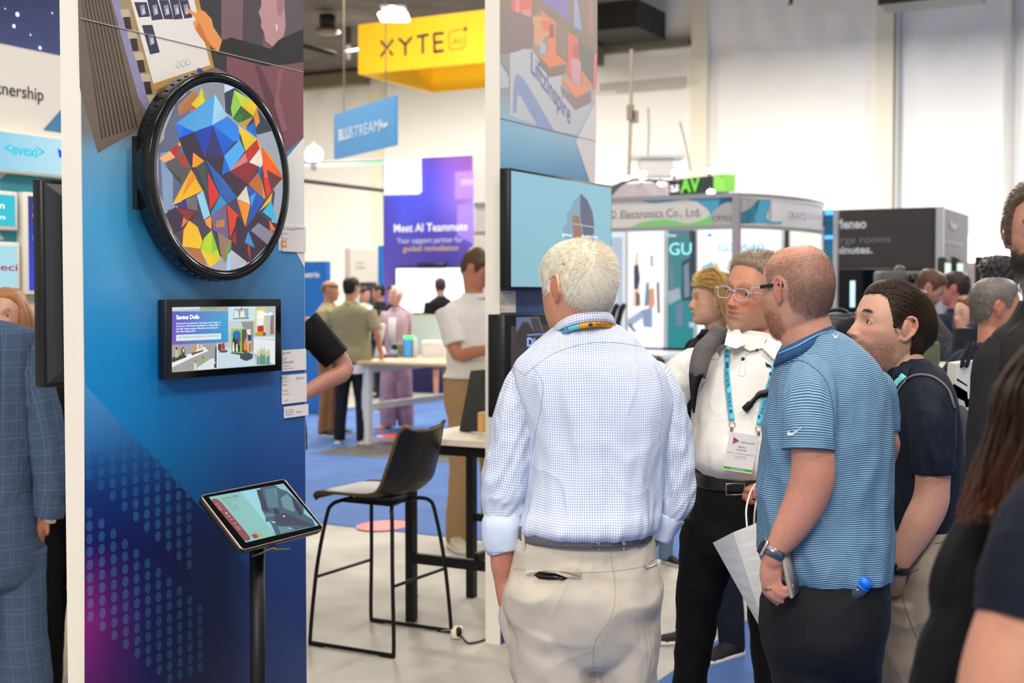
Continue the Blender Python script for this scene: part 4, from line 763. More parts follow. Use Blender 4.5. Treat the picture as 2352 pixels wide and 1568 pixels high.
text(fp, 'Meet AI Teammate', 905, 533, 1074, 18, .01, inkw, t, bold=.015); text(fp, 'Your support partner for', 912, 559, 1063, 13, .01, mat('pale_violet_ink', (216, 212, 240), .5), t); text(fp, 'guided remediation', 926, 577, 1053, 13, .01, mat('gold_ink', (235, 195, 110), .5), t)
b = MB(); q = [p1*A3([1, 1, 0]), p1*A3([1, 1, 0])+U*.02+PD*.35]; fs, _ = slab(t, p1, p1+PD*.55-U*.1, 0, P(990, 359, 21.6)[2], .05, mat('beige_side', (206, 192, 184), .6), 'side_return')
def bgscreen(fr, x0, y0, x1, y1, t, col, dp=.08, bz=4, nm='screen', frame=black):
    a0, z1_ = fr.px(x0, y0, dp); a1 = fr.px(x1, y0, dp)[0]; z0_ = fr.px(x0, y1, dp)[1]; k = (a1-a0)/(x1-x0)*bz
    b = MB(); b.fbox(fr, a0, a1, z0_, z1_, .012, dp, bev=.01); b.build('housing', frame, t); b = MB(); b.fbox(fr, a0+k, a1-k, z0_+k, z1_-k, dp, dp+.004); return b.build(nm, col, t, flat=True)
t = thing('booth_screen', 'large white lit screen on the purple booth wall', 'screen', fp.w(1, 1.5, .1)); bgscreen(fp, 906, 612, 1075, 722, t, glow('white_picture', (232, 240, 250), 1.0))
a0, z0 = fp.px(958, 612, .1); a1, z1 = fp.px(1022, 604, .1); b = MB(); b.fbox(fp, a0, a1, z0, z1, .013, .12, bev=.02); tag(b.build('video_bar', black), 'black camera bar above the white lit screen', 'camera bar')
# low blue booths at left centre
def flatbooth(x0, x1, yt, Y, col, name, label, cat, th=.1, zb=0., txt=None, fr_dir=PD):
    p0 = P(x0, yt, Y); t = thing(name, label, cat, p0*A3([1, 1, 0])); q1 = CAM+ray(x1, yt)*(Y/ray(x1, yt)[1])
    n = A3([fr_dir[1], -fr_dir[0], 0]); r_ = ray(x1, yt); tt = np.dot(p0-CAM, n)/np.dot(r_, n); p1 = CAM+r_*tt
    f_, L_ = slab(t, p0, p1, zb, p0[2], th, col); 
    return f_, t, L_
fm, t, _ = flatbooth(680, 749, 601, 18, mat('blue_booth', (24, 112, 196), .5), 'booth_wall', 'low blue booth wall with white lettering, beside the large blue panel', 'booth wall')
text(fm, 'metrix', 690, 637, 735, 13, .01, inkw, t, bold=.02)
fm, t, _ = flatbooth(868, 882, 564, 23, mat('blue_booth', (24, 112, 196), .5), 'booth_post', 'thin blue booth edge left of the purple wall', 'booth wall')
fm, t, _ = flatbooth(795, 872, 573, 24, mat('white_booth', (236, 230, 218), .5), 'booth_wall', 'white booth wall behind the man in the olive shirt', 'booth wall')
text(fm, 'Netgear', 816, 605, 838, 6, .01, mat('sage_ink', (180, 190, 160)), t); text(fm, 'Netgear', 816, 616, 840, 6, .01, mat('sky_ink', (120, 170, 215)), t)
b = MB(); b.fbox(fm, 0, fm.px(805, 600)[0], 0, P(795, 570, 24)[2], 0.002, .05); b.build('edge_post', mat('beige_side', (206, 192, 184), .6), t, flat=True)
fm, t, _ = flatbooth(826, 858, 648, 23.3, mat('dark_booth', (66, 60, 60), .5), 'booth_cabinet', 'dark booth cabinet behind the small white-shirted visitor', 'cabinet')
t = thing('light_bar', 'glowing bar shifting from pink through yellow to green', 'light', P(790, 375, 14))
b = MB(); pl = [P(x_, y_, 14) for x_, y_ in ((660, 384), (700, 382), (740, 380), (790, 377), (880, 371))]; b.tube(pl, .02, 8, 6)
o = b.build('tube', glow('rainbow_tube', (255, 255, 255), 1.6), t)
nt = MATS['rainbow_tube'].node_tree; at = nt.nodes.new('ShaderNodeAttribute'); at.attribute_name = 'Col'; nt.links.new(at.outputs[0], nt.nodes['Principled BSDF'].inputs['Emission Color'])
me = o.data; n_ = len(me.vertices); co = np.empty(n_*3); me.vertices.foreach_get('co', co); X, _ = topx(co.reshape(-1, 3)+A3(t.location)); kx = [690, 715, 750, 800, 840, 880]; kc = lin(A3([(230, 60, 150), (235, 120, 130), (250, 215, 110), (200, 240, 150), (90, 220, 110), (50, 200, 100)])/255.)
cc = np.stack([np.interp(X, kx, kc[:, i]) for i in range(3)]+[np.ones(n_)], 1); me.color_attributes['Col'].data.foreach_set('color', cc.ravel())
b = MB(); b.tube([P(660, 376, 13.9), P(790, 371, 13.9), P(882, 367, 13.9)], .012, 8, 1); b.build('rail', alum, t); b = MB(); q = P(664, 380, 14); b.tube([q, q*A3([1, 1, 0])+Z*.01], .03, 10, 1); b.build('post', alum, t)
b = MB(); b.tube([P(680, 413, 13.5), P(879, 437, 14.5)], .022, 8, 1); tag(b.build('truss_rail', mat('grey_rail', (95, 92, 86), .6)), 'grey sloping rail below the glowing coloured bar', 'rail')
t = thing('globe_lamp', 'bright white round lamp beside the blue panel edge', 'lamp', P(721, 352, 14)); b = MB(); b.sphere(P(721, 355, 14), .10); b.build('globe', glow('globe_glow', (255, 253, 248), 2), t)
b = MB(); b.sphere(P(721, 332, 14), .03); b.tube([P(721, 375, 14), P(721, 384, 14)], .04, 12, 1); b.build('cap', whitep, t)

# ------------------------------------------------------------ booth with curved fascia
cgrey = mat('fascia_grey', (178, 176, 180), .35, .5)
pr = P(1692, 500, 13.0)*A3([1, 1, 0]); plf = pr-PD*3.0; Fo = Fr(plf, PD, A3([-sin(AL), -cos(AL), 0.]))
zt = Fo.px(1690, 443)[1]; zi = Fo.px(1690, 453)[1]; zj = Fo.px(1690, 516)[1]; zk = Fo.px(1690, 525)[1]
t = thing('booth_fascia', 'booth fascia with wavy blue and green print reading OKAYO Electronics', 'booth', pr)
b = MB(); b.fbox(Fo, 0, 3.0, zi, zt, -.08, .02); b.fbox(Fo, 0, 3.0, zk, zj, -.08, .02); b.build('top_rails', cgrey, t, flat=True)
b = MB(); b.fbox(Fo, 0, 3.0, zj, zi, -.05, 0.); b.build('board', mat('fascia_cream', (232, 226, 218), .5), t, flat=True)
wob = lambda pts: pts
fas = [((90, 175, 210), [(1468, 457.5), (1660, 453), (1653, 500), (1634, 496), (1625, 480), (1600, 462), (1570, 457), (1540, 463), (1500, 467), (1480, 464)]), ((40, 110, 155), [(1655, 454), (1686, 453), (1686, 467), (1672, 464), (1655, 470), (1648, 478)]),
       ((190, 185, 182), [(1686, 466), (1668, 465), (1650, 475), (1636, 488), (1634, 517), (1686, 516)]), ((140, 222, 130), [(1634, 491), (1620, 502), (1600, 509), (1580, 513), (1555, 508), (1530, 504), (1500, 505), (1470, 511), (1450, 520), (1634, 517)]), ((232, 226, 218), [(1395, 480), (1560, 470), (1600, 475), (1612, 488), (1600, 500), (1575, 504), (1540, 500), (1500, 498), (1395, 500)])]
prints(Fo, fas, .002, printm, t, 'printed_waves', .0004)
text(Fo, 'OKAYO', 1360, 503, 1415, 18, .006, inkg, t); text(Fo, 'Electronics Co., Ltd.', 1426, 501.5, 1609, 18, .006, inkg, t); text(Fo, 'C9702', 1635, 508, 1680, 12, .006, inkg, t)
# post + curved part
b = MB(); pc = pr; b.box(pc+Z*zt/2, (.07, .07, zt), rot=np.stack([PD, U, Z], 1)); b.build('corner_post', cgrey, t, flat=True)
b = MB(); b.box(pc+Z*(zk/2)-PD*0+A3([.03, -.037, 0])*1, (.012, .006, zk), rot=np.stack([PD, U, Z], 1)); b.build('post_light', mat('pink_strip', (225, 150, 185), .4), t, flat=True)
curve = []
_cq = cr([(0, 0), (.17, .25), (.30, .62), (.385, 1.05), (.40, 1.5), (.36, 1.85), (.27, 2.12)], 4)
curve = A3([pr+PD*q_[0]+U*q_[1] for q_ in _cq])
# parametric arc leaving the corner along PD then bending along U
def cband(z0, z1, off, m, name, colf=None):
    V = []; 
    for z_ in (z0, z1):
        for i, c in enumerate(curve):
            tt = nz(curve[min(i+1, 24)]-curve[max(i-1, 0)]); n = A3([tt[1], -tt[0], 0]); V.append(c+n*off+Z*z_)
    b = MB(); Fc = [(i, i+1, i+26, i+25) for i in range(24)]; b.add(V, Fc); return b.build(name, m, t)
for (z0, z1, of, m) in ((zi, zt, .02, cgrey), (zk, zj, .02, cgrey)):
    cband(z0, z1, of, m, 'curved_rail')
cw = cband(zj, zi, 0., mat('curve_cream', (236, 230, 224), .5), 'curved_board')
def onc(x, y, off=.004):
    r = ray(x, y); best = None
    for i in range(24):
        a_, c_ = curve[i], curve[i+1]; tt = nz(c_-a_); n = A3([tt[1], -tt[0], 0]); s_ = np.dot(a_+n*off-CAM, n)/np.dot(r, n); p_ = CAM+r*s_; k_ = np.dot(p_-a_, tt)/np.linalg.norm(c_-a_)
        if -.02 <= k_ <= 1.02 and (best is None or s_ < best[0]): best = (s_, p_)
    return best[1] if best else None
def cpoly(pts, c, off, b):
    q = [onc(x, y, off) for x, y in pts]; q = [v for v in q if v is not None]
    if len(q) > 2: b.poly(q, c); b.poly(q, c, flip=True)
b = MB()
def strip(xs, yt, yb, c, off):
    for i in range(len(xs)-1): cpoly([(xs[i], yt[i]), (xs[i+1], yt[i+1]), (xs[i+1], yb[i+1]), (xs[i], yb[i])], c, off, b)
strip([1702, 1720, 1738], [455, 455, 456], [490, 482, 462], (184, 178, 176), .006); strip([1702, 1720, 1738, 1745], [490, 482, 462, 457], [512, 513, 490, 457.5], (66, 130, 155), .006)
strip([1702, 1734, 1745, 1770], [512, 480, 458, 458], [513, 513, 513, 513], (90, 180, 210), .005)
strip([1762, 1770, 1780, 1796], [500, 508, 509, 508], [514, 514, 514, 514], (90, 180, 210), .007); strip([1760, 1766, 1772, 1800], [500, 480, 462, 458.5], [501, 505, 508, 510], (236, 230, 224), .0075)
b.build('curved_print', printm, t, flat=True)
# lettering on the curve, built flat on its local tangent
mi_ = 10; tt = nz(curve[mi_+2]-curve[mi_-2]); pm = onc(1835, 490, .02); nn_ = A3([tt[1], -tt[0], 0]); fc = Fr((pm+nn_*.05)*A3([1, 1, 0]), tt, nn_); text(fc, 'OKAYO', 1810, 502, 1853, 17, .0, mat('navy_ink', (88, 102, 150), .5), t); text(fc, 'Electronics', 1858, 503, 1893, 15, .0, mat('faded_navy_ink', (160, 168, 195), .5), t)
# booth interior: back-lit walls
def litwall(x0, x1, Yoff, label, cols, txts=(), yt=520, zb=1.0, shapes=()):
    f_ = Fr(Fo.o-Fo.n*Yoff, PD, Fo.n); a0 = f_.px(x0, 600)[0]; a1 = f_.px(x1, 600)[0]; t = thing('light_box', label, 'light box', f_.w((a0+a1)/2, 0, 0))
    ztop = f_.px(x0, yt)[1]; b = MB(); b.fbox(f_, a0, a1, zb, ztop, -.08, 0); b.build('frame', mat('frame_white', (236, 238, 240), .4), t, flat=True)
    gradpanel(f_, a0+.02, a1-.02, zb, ztop-.02, .003, 8, 30, cols, screenb, t, 'picture')
    if shapes: prints(f_, shapes, .005, screenb, t, 'picture_shapes', .0006)
    for s_ in txts: text(f_, s_[0], s_[1], s_[2], s_[3], s_[4], .012, s_[5], t)
    return f_, t
cwf = lambda c0, c1: (lambda x, y, a, z: (lambda k: lin(c0)*(1-k)+lin(c1)*k)(np.clip((y-530)/290, 0, 1)[:, None]))
lb = Fr(Fo.o-Fo.n*2.2, PD, Fo.n)
litwall(1380, 1438, 2.2, 'grey back-lit wall section in the booth behind the white-haired man', cwf((215, 225, 235), (225, 232, 238)), shapes=[((170, 182, 200), [(1396, 545), (1430, 545), (1430, 760), (1396, 780)]), ((190, 200, 214), [(1402, 600), (1420, 590), (1420, 740), (1402, 750)])])
litwall(1440, 1528, 2.2, 'bright white back-lit wall with small figures and the word CLARITY', cwf((250, 252, 252), (244, 248, 250)), [('CLARITY', 1452, 572, 1502, 14, glow('pale_type', (214, 222, 226), 1.0))],
        shapes=[((60, 62, 78), [(1456, 610), (1466, 606), (1470, 640), (1466, 664), (1456, 664)]), ((230, 190, 170), [(1460, 580), (1465, 580), (1466, 606), (1458, 610)]), ((240, 200, 185), [(1456, 664), (1468, 664), (1472, 704), (1452, 704)]), ((110, 90, 80), [(1460, 668), (1470, 676), (1470, 700), (1460, 704)]), ((120, 130, 150), [(1484, 650), (1490, 646), (1494, 700), (1480, 704)]), ((210, 150, 120), [(1492, 664), (1502, 660), (1504, 700), (1490, 716)]), ((130, 150, 180), [(1474, 712), (1498, 706), (1498, 752), (1478, 750)]), ((150, 168, 195), [(1440, 735), (1474, 712), (1478, 728), (1446, 752)]), ((90, 95, 110), [(1448, 742), (1462, 762), (1456, 762), (1442, 746)]), ((120, 100, 90), [(1508, 650), (1514, 646), (1516, 720), (1510, 718)]), ((150, 170, 190), [(1494, 586), (1500, 586), (1500, 612), (1494, 612)])])
litwall(1530, 1598, 2.2, 'dark teal back-lit wall section with the letters GU', lambda x, y, a, z: (lambda k: lin((66, 120, 130))*(1-k)+lin((10, 128, 132))*k)(np.clip((y-560)/240, 0, 1)[:, None]), [('GU', 1537, 585, 1588, 27, glow('aqua_type', (140, 225, 225), 1.0)), ('Power', 1534, 544, 1554, 8, glow('pale_type', (214, 222, 226), 1.0))],
        shapes=[((38, 62, 74), [(1566, 600), (1590, 590), (1592, 690), (1566, 690)]), ((40, 52, 60), [(1584, 530), (1598, 530), (1598, 640), (1586, 640)]), ((110, 130, 150), [(1570, 610), (1582, 602), (1584, 680), (1572, 684)]), ((100, 120, 140), [(1538, 612), (1546, 606), (1548, 670), (1538, 672)]), ((150, 165, 175), [(1534, 670), (1560, 660), (1564, 685), (1536, 700)]), ((100, 120, 150), [(1554, 700), (1568, 696), (1568, 748), (1554, 748)]), ((170, 190, 200), [(1582, 740), (1596, 740), (1596, 752), (1584, 752)])])
litwall(1600, 1797, 2.2, 'white back-lit wall reading GXA40', cwf((248, 252, 254), (236, 246, 250)), [('GXA40', 1650, 577, 1755, 17, glow('blue_type', (70, 160, 215), 1.0))], shapes=[((120, 190, 220), [(1612, 612), (1636, 600), (1650, 640), (1652, 670), (1612, 670)]), ((230, 170, 120), [(1640, 606), (1648, 602), (1652, 640), (1642, 642)]), ((60, 130, 190), [(1624, 539), (1630, 536), (1636, 539), (1633, 543), (1627, 543)])])
f_, t = litwall(1812, 1890, 2.0, 'plain pale back-lit wall at the right of the curved booth', cwf((236, 238, 228), (238, 240, 232)))
t = thing('booth_counter', 'long white glowing counter in front of the back-lit booth walls', 'counter', Fo.w(1.5, 0, -.6)); za = .98
b = MB(); b.fbox(Fo, 1.5, 2.98, 0, za, -1.0, -.1); b.build('body', mat('counter_white', (240, 243, 246), .3), t, flat=True); b = MB(); b.fbox(Fo, 1.5, 3.0, za, za+.04, -1.03, -.06); b.build('top', mat('counter_top', (250, 252, 252), .15), t, flat=True)
for i, x_ in enumerate((1396, 1412)):
    t = thing('desk_microphone', ('black folding stand at the counter, nearest the wall television', 'black folding stand on the counter beside the white-haired man')[i], 'stand', Fo.w(1.0+i*.2, za+.04, -.3)); b = MB()
    b.tube([P(x_, 770, 13.6), P(x_+14, 715, 13.6), P(x_+20, 702, 13.6)], .03, 8, 2); b.build('arm', black, t); b = MB(); b.box(P(x_+1, 772, 13.6), (.2, .16, .03)); b.build('foot', black, t)
# AV sign, track lights behind
t = thing('booth_sign', 'black booth sign with green AV letters and a green end', 'sign', P(1560, 420, 19)); p0, p1 = P(1500, 430, 19.6), P(1640, 430, 18.6)
fa, L_ = slab(t, p0, p1, P(1640, 441, 18.6)[2], P(1640, 403, 18.6)[2], .3, mat('sign_black', (44, 50, 46), .4)); text(fa, 'us', 1512, 443, 1560, 22, .01, inkw, t, bold=.03); text(fa, 'AV', 1562, 442, 1608, 31, .01, mat('green_ink', (110, 205, 60), .5), t, bold=.04)
b = MB(); b.fbox(fa, L_+.01, L_+.22, P(1640, 441, 18.6)[2], P(1640, 402, 18.6)[2], -.2, .02); b.build('end_cap', mat('green_plastic', (140, 215, 90), .4), t, flat=True)
for a_ in (.3, L_-.1): b = MB(); b.fbox(fa, a_, a_+.06, 0, P(1640, 441, 18.6)[2], -.2, -.14); b.build('support_post', alum, t, flat=True)
for i, (x_, y_) in enumerate(((1437, 409), (1476, 398), (1475, 411), (1520, 421), (1551, 396), (1632, 391), (1633, 441))):
    t = thing('spot_light', 'small white glowing booth spotlight, %s' % ('leftmost of the row above the fascia', 'upper one of the close pair', 'lower one of the close pair', 'just left of the green AV letters', 'above the black AV sign', 'above the green end of the AV sign', 'on top of the fascia by the green end')[i], 'spotlight', P(x_, y_, 16.5)); b = MB(); b.sphere(P(x_, y_, 16.5), (.055, .055, .035)); b.build('bulb', glow('spot_glow', (255, 252, 245), 5), t)
    b = MB(); Yt, yt_ = (17.25, 430) if x_ < 1600 else (18.75, 406); b.tube([P(x_, y_-3, 16.52), P(x_-2, y_-10, 16.7), P(x_-2, y_-8, Yt), P(x_-2, yt_, Yt)], .014, 8, 1); b.build('stem', blackm, t)
b = MB(); b.tube([P(1395, 446, 15.5), P(1430, 420, 15.8), P(1462, 412, 16)], [.05, .02, .015], 8, 3); b.tube([P(1462, 412, 16), P(1560, 418, 16)], .015, 8, 1); tag(b.build('lamp_arm', blackm), 'thin black lamp arm over the booth fascia', 'arm')
fm, t, _ = flatbooth(1372, 1530, 425, 17.2, mat('mauve_booth', (202, 188, 196), .5), 'booth_wall', 'pale mauve booth wall behind the fascia by the wall television', 'booth wall')
t = thing('ceiling_unit', 'white box unit on the wall above the booth sign', 'unit', P(1510, 375, 24)); b = MB(); b.box(P(1505, 384, 24), (.6, .5, .35)); b.box(P(1508, 362, 24), (.95, .7, .06)); b.build('box', mat('unit_white', (226, 218, 208), .5), t, flat=True)
for i, (xa, ya, xb, yb) in enumerate(((1450, 116, 1444, 400), (1562, 280, 1586, 392), (1489, 250, 1488, 355))):
    b = MB(); b.tube([P(xa, ya, 22), P((xa+xb)/2+2, (ya+yb)/2, 22), P(xb, yb, 22)], .016 if i else .03, 6, 2); tag(b.build('hanging_cable', mat('cable_grey', (160, 150, 130), .6)), ('grey drop cable down to the lamps behind the television', 'thin slanting cable above the AV sign', 'thin cable above the white box unit')[i], 'cable')
b = MB(); b.box(P(1448, 258, 22), (.12, .1, .25)); b.box(P(1459, 268, 22), (.1, .1, .2)); tag(b.build('cable_junction', mat('junction_grey', (140, 128, 110), .6), flat=True), 'grey junction boxes halfway down the drop cable', 'box')
rbox(WB.px(1395, 130)[0], WB.px(1590, 100)[0], zc-1.1, zc-.9, .4, .5, mat('roof_trim_pale', (190, 180, 165), .6), 'wall_rail', 'pale horizontal rail high on the white wall', 'rail')

# ------------------------------------------------------------ dark booth at the right
pk = P(2160, 475, 15.)*A3([1, 1, 0]); zt = P(2160, 475, 15.)[2]
t = thing('dark_booth', 'large charcoal booth reading Pleneo with a grey side', 'booth', pk); fk, L_ = slab(t, pk-PD*3.4, pk, 0, zt, .1, mat('charcoal_panel', (60, 54, 52), .6), 'front_wall'); fks, _ = slab(t, pk, pk+U*1.9, 0, zt, .1, mat('mid_grey_panel', (150, 146, 142), .6), 'side_wall')
b = MB(); b.box(pk+Z*zt/2, (.08, .08, zt), rot=np.stack([PD, U, Z], 1)); b.build('corner_trim', alum, t, flat=True)
off = A3([0, 0, 0]); text(fk, 'Pleneo', 1918, 525, 1990, 21, .01, mat('soft_white_ink', (205, 205, 205), .5), t, bold=.03); text(fk, 'any large rooms', 1870, 560, 2045, 17, .01, mat('grey_white_ink', (130, 126, 124), .5), t); text(fk, 'in minutes.', 1885, 583, 2004, 17, .01, mat('soft_white_ink', (205, 205, 205), .5), t, bold=.03)
text(fks, 'fer', 2182, 524, 2200, 18, .01, mat('soft_white_ink', (205, 205, 205), .5), t, bold=.03); text(fks, 'businesses', 2168, 558, 2212, 12, .01, mat('soft_white_ink', (205, 205, 205), .5), t)
ft_, tt_, _ = flatbooth(1896, 1916, 484, 14.6, mat('teal_post', (20, 120, 150), .5), 'booth_post', 'teal post with a blue glow between curved booth and charcoal booth', 'post'); b = MB(); b.fbox(ft_, 0, .11, P(1900, 494, 14.6)[2], P(1900, 484, 14.6)[2]+.01, .0, .03); b.fbox(ft_, 0, .11, P(1900, 549, 14.6)[2], P(1900, 541, 14.6)[2], .0, .03); b.build('blue_light', glow('blue_glow', (90, 170, 255), 1.3), tt_, flat=True)
b = MB(); b.fbox(ft_, .10, .15, 0, P(1900, 484, 14.6)[2], -.02, .05); b.build('edge', alum, tt_, flat=True)
t = thing('booth_screen', 'black screen on the charcoal booth with a white glow at one end', 'screen', fk.w(2, 1.3, .05)); bgscreen(fk, 1925, 617, 2140, 720, t, blackg, bz=2); b = MB(); b.fbox(fk, fk.px(1957, 660)[0], fk.px(1968, 660)[0], fk.px(1960, 705)[1], fk.px(1960, 645)[1], .085, .09); b.build('lit_edge', glow('pale_cyan_glow', (190, 230, 235), 1), t, flat=True)
for i, x_ in enumerate((2168, 2196)):
    t = thing('side_screen', ('upright dark-framed screen on the grey booth side, nearer one', 'upright dark-framed screen on the grey booth side, farther one')[i], 'screen', fks.w(.3+i*.7, 1.2, .05)); bgscreen(fks, x_, 590, x_+18, 680, t, glow('green_white_picture', (196, 218, 200), .9), bz=2.4)
# bright glazed door + red booth
t = thing('roller_door', 'bright daylight opening in the white wall at the far right', 'door', WB.w(WB.px(2260, 600)[0], 0, .3)); a0, z1 = WB.px(2212, 538, .3); a1 = WB.px(2345, 538, .3)[0]; b = MB(); b.fbox(WB, a0, a1, .0, z1, .1, .3); b.build('daylight_opening', glow('daylight', (250, 252, 255), 1.6), t, flat=True)
b = MB(); b.fbox(WB, a0-.1, a1+.1, z1, z1+.12, .1, .36); b.build('lintel', seamm, t, flat=True)
fm, t, _ = flatbooth(2254, 2330, 590, 16, mat('red_booth', (208, 52, 46), .5), 'booth_wall', 'red booth wall at the far right behind the curly-haired visitor', 'booth wall'); b = MB(); b.fbox(fm, -.07, 0, 0, P(2254, 589, 16)[2], -.1, .02); b.build('black_edge', black, t, flat=True)
fm, t, _ = flatbooth(2219, 2244, 603, 17, mat('grey_print_booth', (170, 160, 155), .6, noise=(6, .2)), 'booth_wall', 'narrow grey printed booth wall beside the red one', 'booth wall')

# ------------------------------------------------------------ left side exhibition wall
FL = Fr(P(0, 674, 6.4)*A3([1, 1, 0])-U*.9)
t = thing('exhibit_wall', 'tall exhibition wall at far left with starry top and lit signs', 'booth wall', FL.w(1, 0, 0)); Lw = 3.2
b = MB(); b.fbox(FL, 0, Lw, 0, 4.3, -.1, 0); b.build('core', mat('wall_offwhite', (232, 226, 216), .6), t, flat=True)
sa, s0 = FL.px(0, 98, .004); s1 = 4.28
def starc(x, y, a, z):
    k = np.clip((y+40)/160, 0, 1)[:, None]; c = lin((34, 40, 84))*(1-k)+lin((66, 76, 128))*k; return c*(1+.12*nr.uniform(-1, 1, (len(x), 1)))
gradpanel(FL, 0, Lw, s0, s1, .004, 50, 30, starc, printm, t, 'starry_print')
b = MB()
for x_, y_, r_ in ((40, 33, .012), (32, 60, .010), (92, 110, .01), (120, 30, .005), (70, 80, .005), (12, 20, .004)):
    a_, z_ = FL.px(x_, y_, .006); b.poly(ring(FL.w(a_, z_, .006), r_, r_, U, Z, 10))
b.build('stars', glow('star_dot', (200, 215, 235), .8), t, flat=True)
prints(FL, [((70, 130, 175), [(100, 298), (142, 250), (150, 250), (150, 305)]), ((60, 150, 170), [(0, 395), (150, 410), (150, 520), (0, 520)]), ((60, 150, 170), [(0, 520), (150, 520), (150, 600), (60, 590), (0, 560)]), ((200, 205, 205), [(0, 390), (22, 392), (0, 412)]), ((210, 222, 222), [(0, 536), (10, 548), (0, 552)]), ((226, 222, 216), [(0, 690), (158, 690), (158, 1700), (0, 1700)])], .004, printm, t, 'printed_shapes')
text(FL, 'partnership', -52, 207, 100, 30, .006, inkd, t)
def lbox(x0, y0, x1, y1, label, colf, th=.07, b_=.02):
    a0, z1 = FL.px(x0, y0, th); a1 = FL.px(x1, y0, th)[0]; z0 = FL.px(x0, y1, th)[1]; t = thing('lit_sign', label, 'lit sign', FL.w((a0+a1)/2, (z0+z1)/2, 0))
    b = MB(); b.fbox(FL, a0, a1, z0, z1, .002, th, bev=.006); b.build('frame', whitep, t); gradpanel(FL, a0+b_, a1-b_, z0+b_, z1-b_, th+.002, 10, 10, colf, screenm, t, 'picture'); return t
t = lbox(-60, 288, 190, 388, 'long pale blue lit sign reading evexi', lambda x, y, a, z: lin((150, 215, 240))*(1-np.clip((x)/150, 0, 1))[:, None]+lin((196, 236, 252))*np.clip(x/150, 0, 1)[:, None], b_=.012)
ft = glow('teal_type', (10, 160, 180), .9); text(FL, '<evexi>', 11, 352, 102, 26, .075, ft, t, bold=.02); prints(FL, [((20, 80, 230), [(132, 340), (140, 346), (146, 340), (146, 362), (136, 362)])], .076, screenm, t, 'blue_logo')
t = lbox(-60, 432, 41, 524, 'small cyan lit screen below the long lit sign', lambda x, y, a, z: np.tile(lin((40, 200, 220)), (len(x), 1))); text(FL, 'n', 0, 478, 10, 14, .076, scw, t); text(FL, 'partners', -40, 500, 12, 10, .076, scw, t)
t = lbox(-60, 552, 46, 680, 'pale lit screen with dark red lettering at the left edge', lambda x, y, a, z: np.tile(lin((176, 226, 238)), (len(x), 1))); text(FL, 'teleci', -40, 620, 41, 16, .076, glow('wine_type', (130, 50, 80), .8), t, bold=.02)
t = lbox(56, 440, 190, 676, 'tall dark blue lit screen behind the black rear display', lambda x, y, a, z: lin((30, 50, 110))*(1-np.clip((y-440)/230, 0, 1))[:, None]+lin((50, 60, 235))*np.clip((y-440)/230, 0, 1)[:, None])
prints(FL, [((190, 210, 235), [(76, 470), (82, 466), (84, 478), (77, 482)]), ((200, 120, 120), [(74, 490), (84, 488), (84, 498), (75, 500)]), ((60, 110, 220), [(73, 540), (84, 538), (84, 552), (74, 554)])], .076, screenm, t, 'icons')
# ------------------------------------------------------------ bar stool
ff = -PD; ss = U
pf = [floorpt(714, 1492), floorpt(909, 1520), floorpt(1033, 1456), floorpt(848, 1432)]
Cn = (pf[0]+pf[1]+pf[2]+pf[3])/4
t = thing('bar_stool', 'black faux leather bar stool with thin metal legs and brown edge stitching', 'stool', Cn)
def Q(f_, s_, z_): return Cn+ff*f_+ss*s_+Z*z_
mm = mat('stool_metal', (28, 27, 27), .4, .5)
hl, hs = .235, .25; r_ = .0095
for s_ in (-1, 1):
    b = MB(); b.tube([Q(hl*1.0, s_*hs, .012), Q(0, s_*hs, .012), Q(-hl, s_*hs, .012)], r_, 10, 2); b.tube([Q(hl-.02, s_*hs, .006), Q(hl-.07, s_*hs, .006)], .012, 8, 1); b.tube([Q(-hl+.02, s_*hs, .006), Q(-hl+.07, s_*hs, .006)], .012, 8, 1); b.build('sled_runner', mm, t)
    for f_ in (-1, 1):
        b = MB(); b.tube([Q(f_*(hl-.02), s_*hs, .012), Q(f_*hl, s_*hs, .03), Q(f_*(hl-.022), s_*(hs-.025), .36), Q(f_*(hl-.05), s_*(hs-.065), .60), Q(f_*(hl-.066), s_*(hs-.085), .655), Q(f_*(hl-.09), s_*(hs-.13), .672), Q(f_*(hl-.1), s_*.05, .675)], r_, 10, 5); b.build('leg', mm, t)
for f_ in (-1, 1):
    b = MB(); b.tube([Q(f_*(hl-.018), -(hs-.022), .32), Q(f_*(hl-.018), hs-.022, .32)], .0075, 10, 1); b.build('foot_rail', mm, t)
b = MB(); b.box(Q(0, 0, .672), (.26, .26, .012), rot=np.stack([ff, ss, Z], 1)); b.build('seat_bracket', mm, t, flat=True)
prof = cr([(.255, .678), (.25, .70), (.21, .712), (.10, .706), (-.03, .70), (-.13, .712), (-.195, .76), (-.225, .84), (-.245, .92), (-.262, 1.0), (-.268, 1.012)], 5)
hw_ = cr([.17, .19, .2, .215, .225, .225, .222, .215, .205, .19, .165], 5)[:, 0]
dish = cr([.0, .0, .006, .016, .024, .03, .05, .05, .045, .04, .036], 5)[:, 0]
nU = 24; us = np.linspace(-1, 1, nU+1); T_ = np.gradient(prof, axis=0); T_ /= np.linalg.norm(T_, axis=1)[:, None]; Nn = np.stack([T_[:, 1], -T_[:, 0]], 1)  # toward sitter side
if Nn[15][1] < 0: Nn = -Nn
top = []; bot = []
for i, (f_, z_) in enumerate(prof):
    e = min(1, (len(prof)-1-i)/3.+.1, i/2.+.15)
    for lst, th in ((top, .010), (bot, -.010)):
        row = []
        for u_ in us:
            edge = max(0, 1-abs(u_)**6); h = dish[i]*abs(u_)**2.2+th*max(.25, edge)*e
            row.append(Q(f_+Nn[i][0]*h, u_*hw_[i], z_+Nn[i][1]*h))
        lst.append(row)
ringrows = [list(a_)+list(b_)[::-1] for a_, b_ in zip(top, bot)]
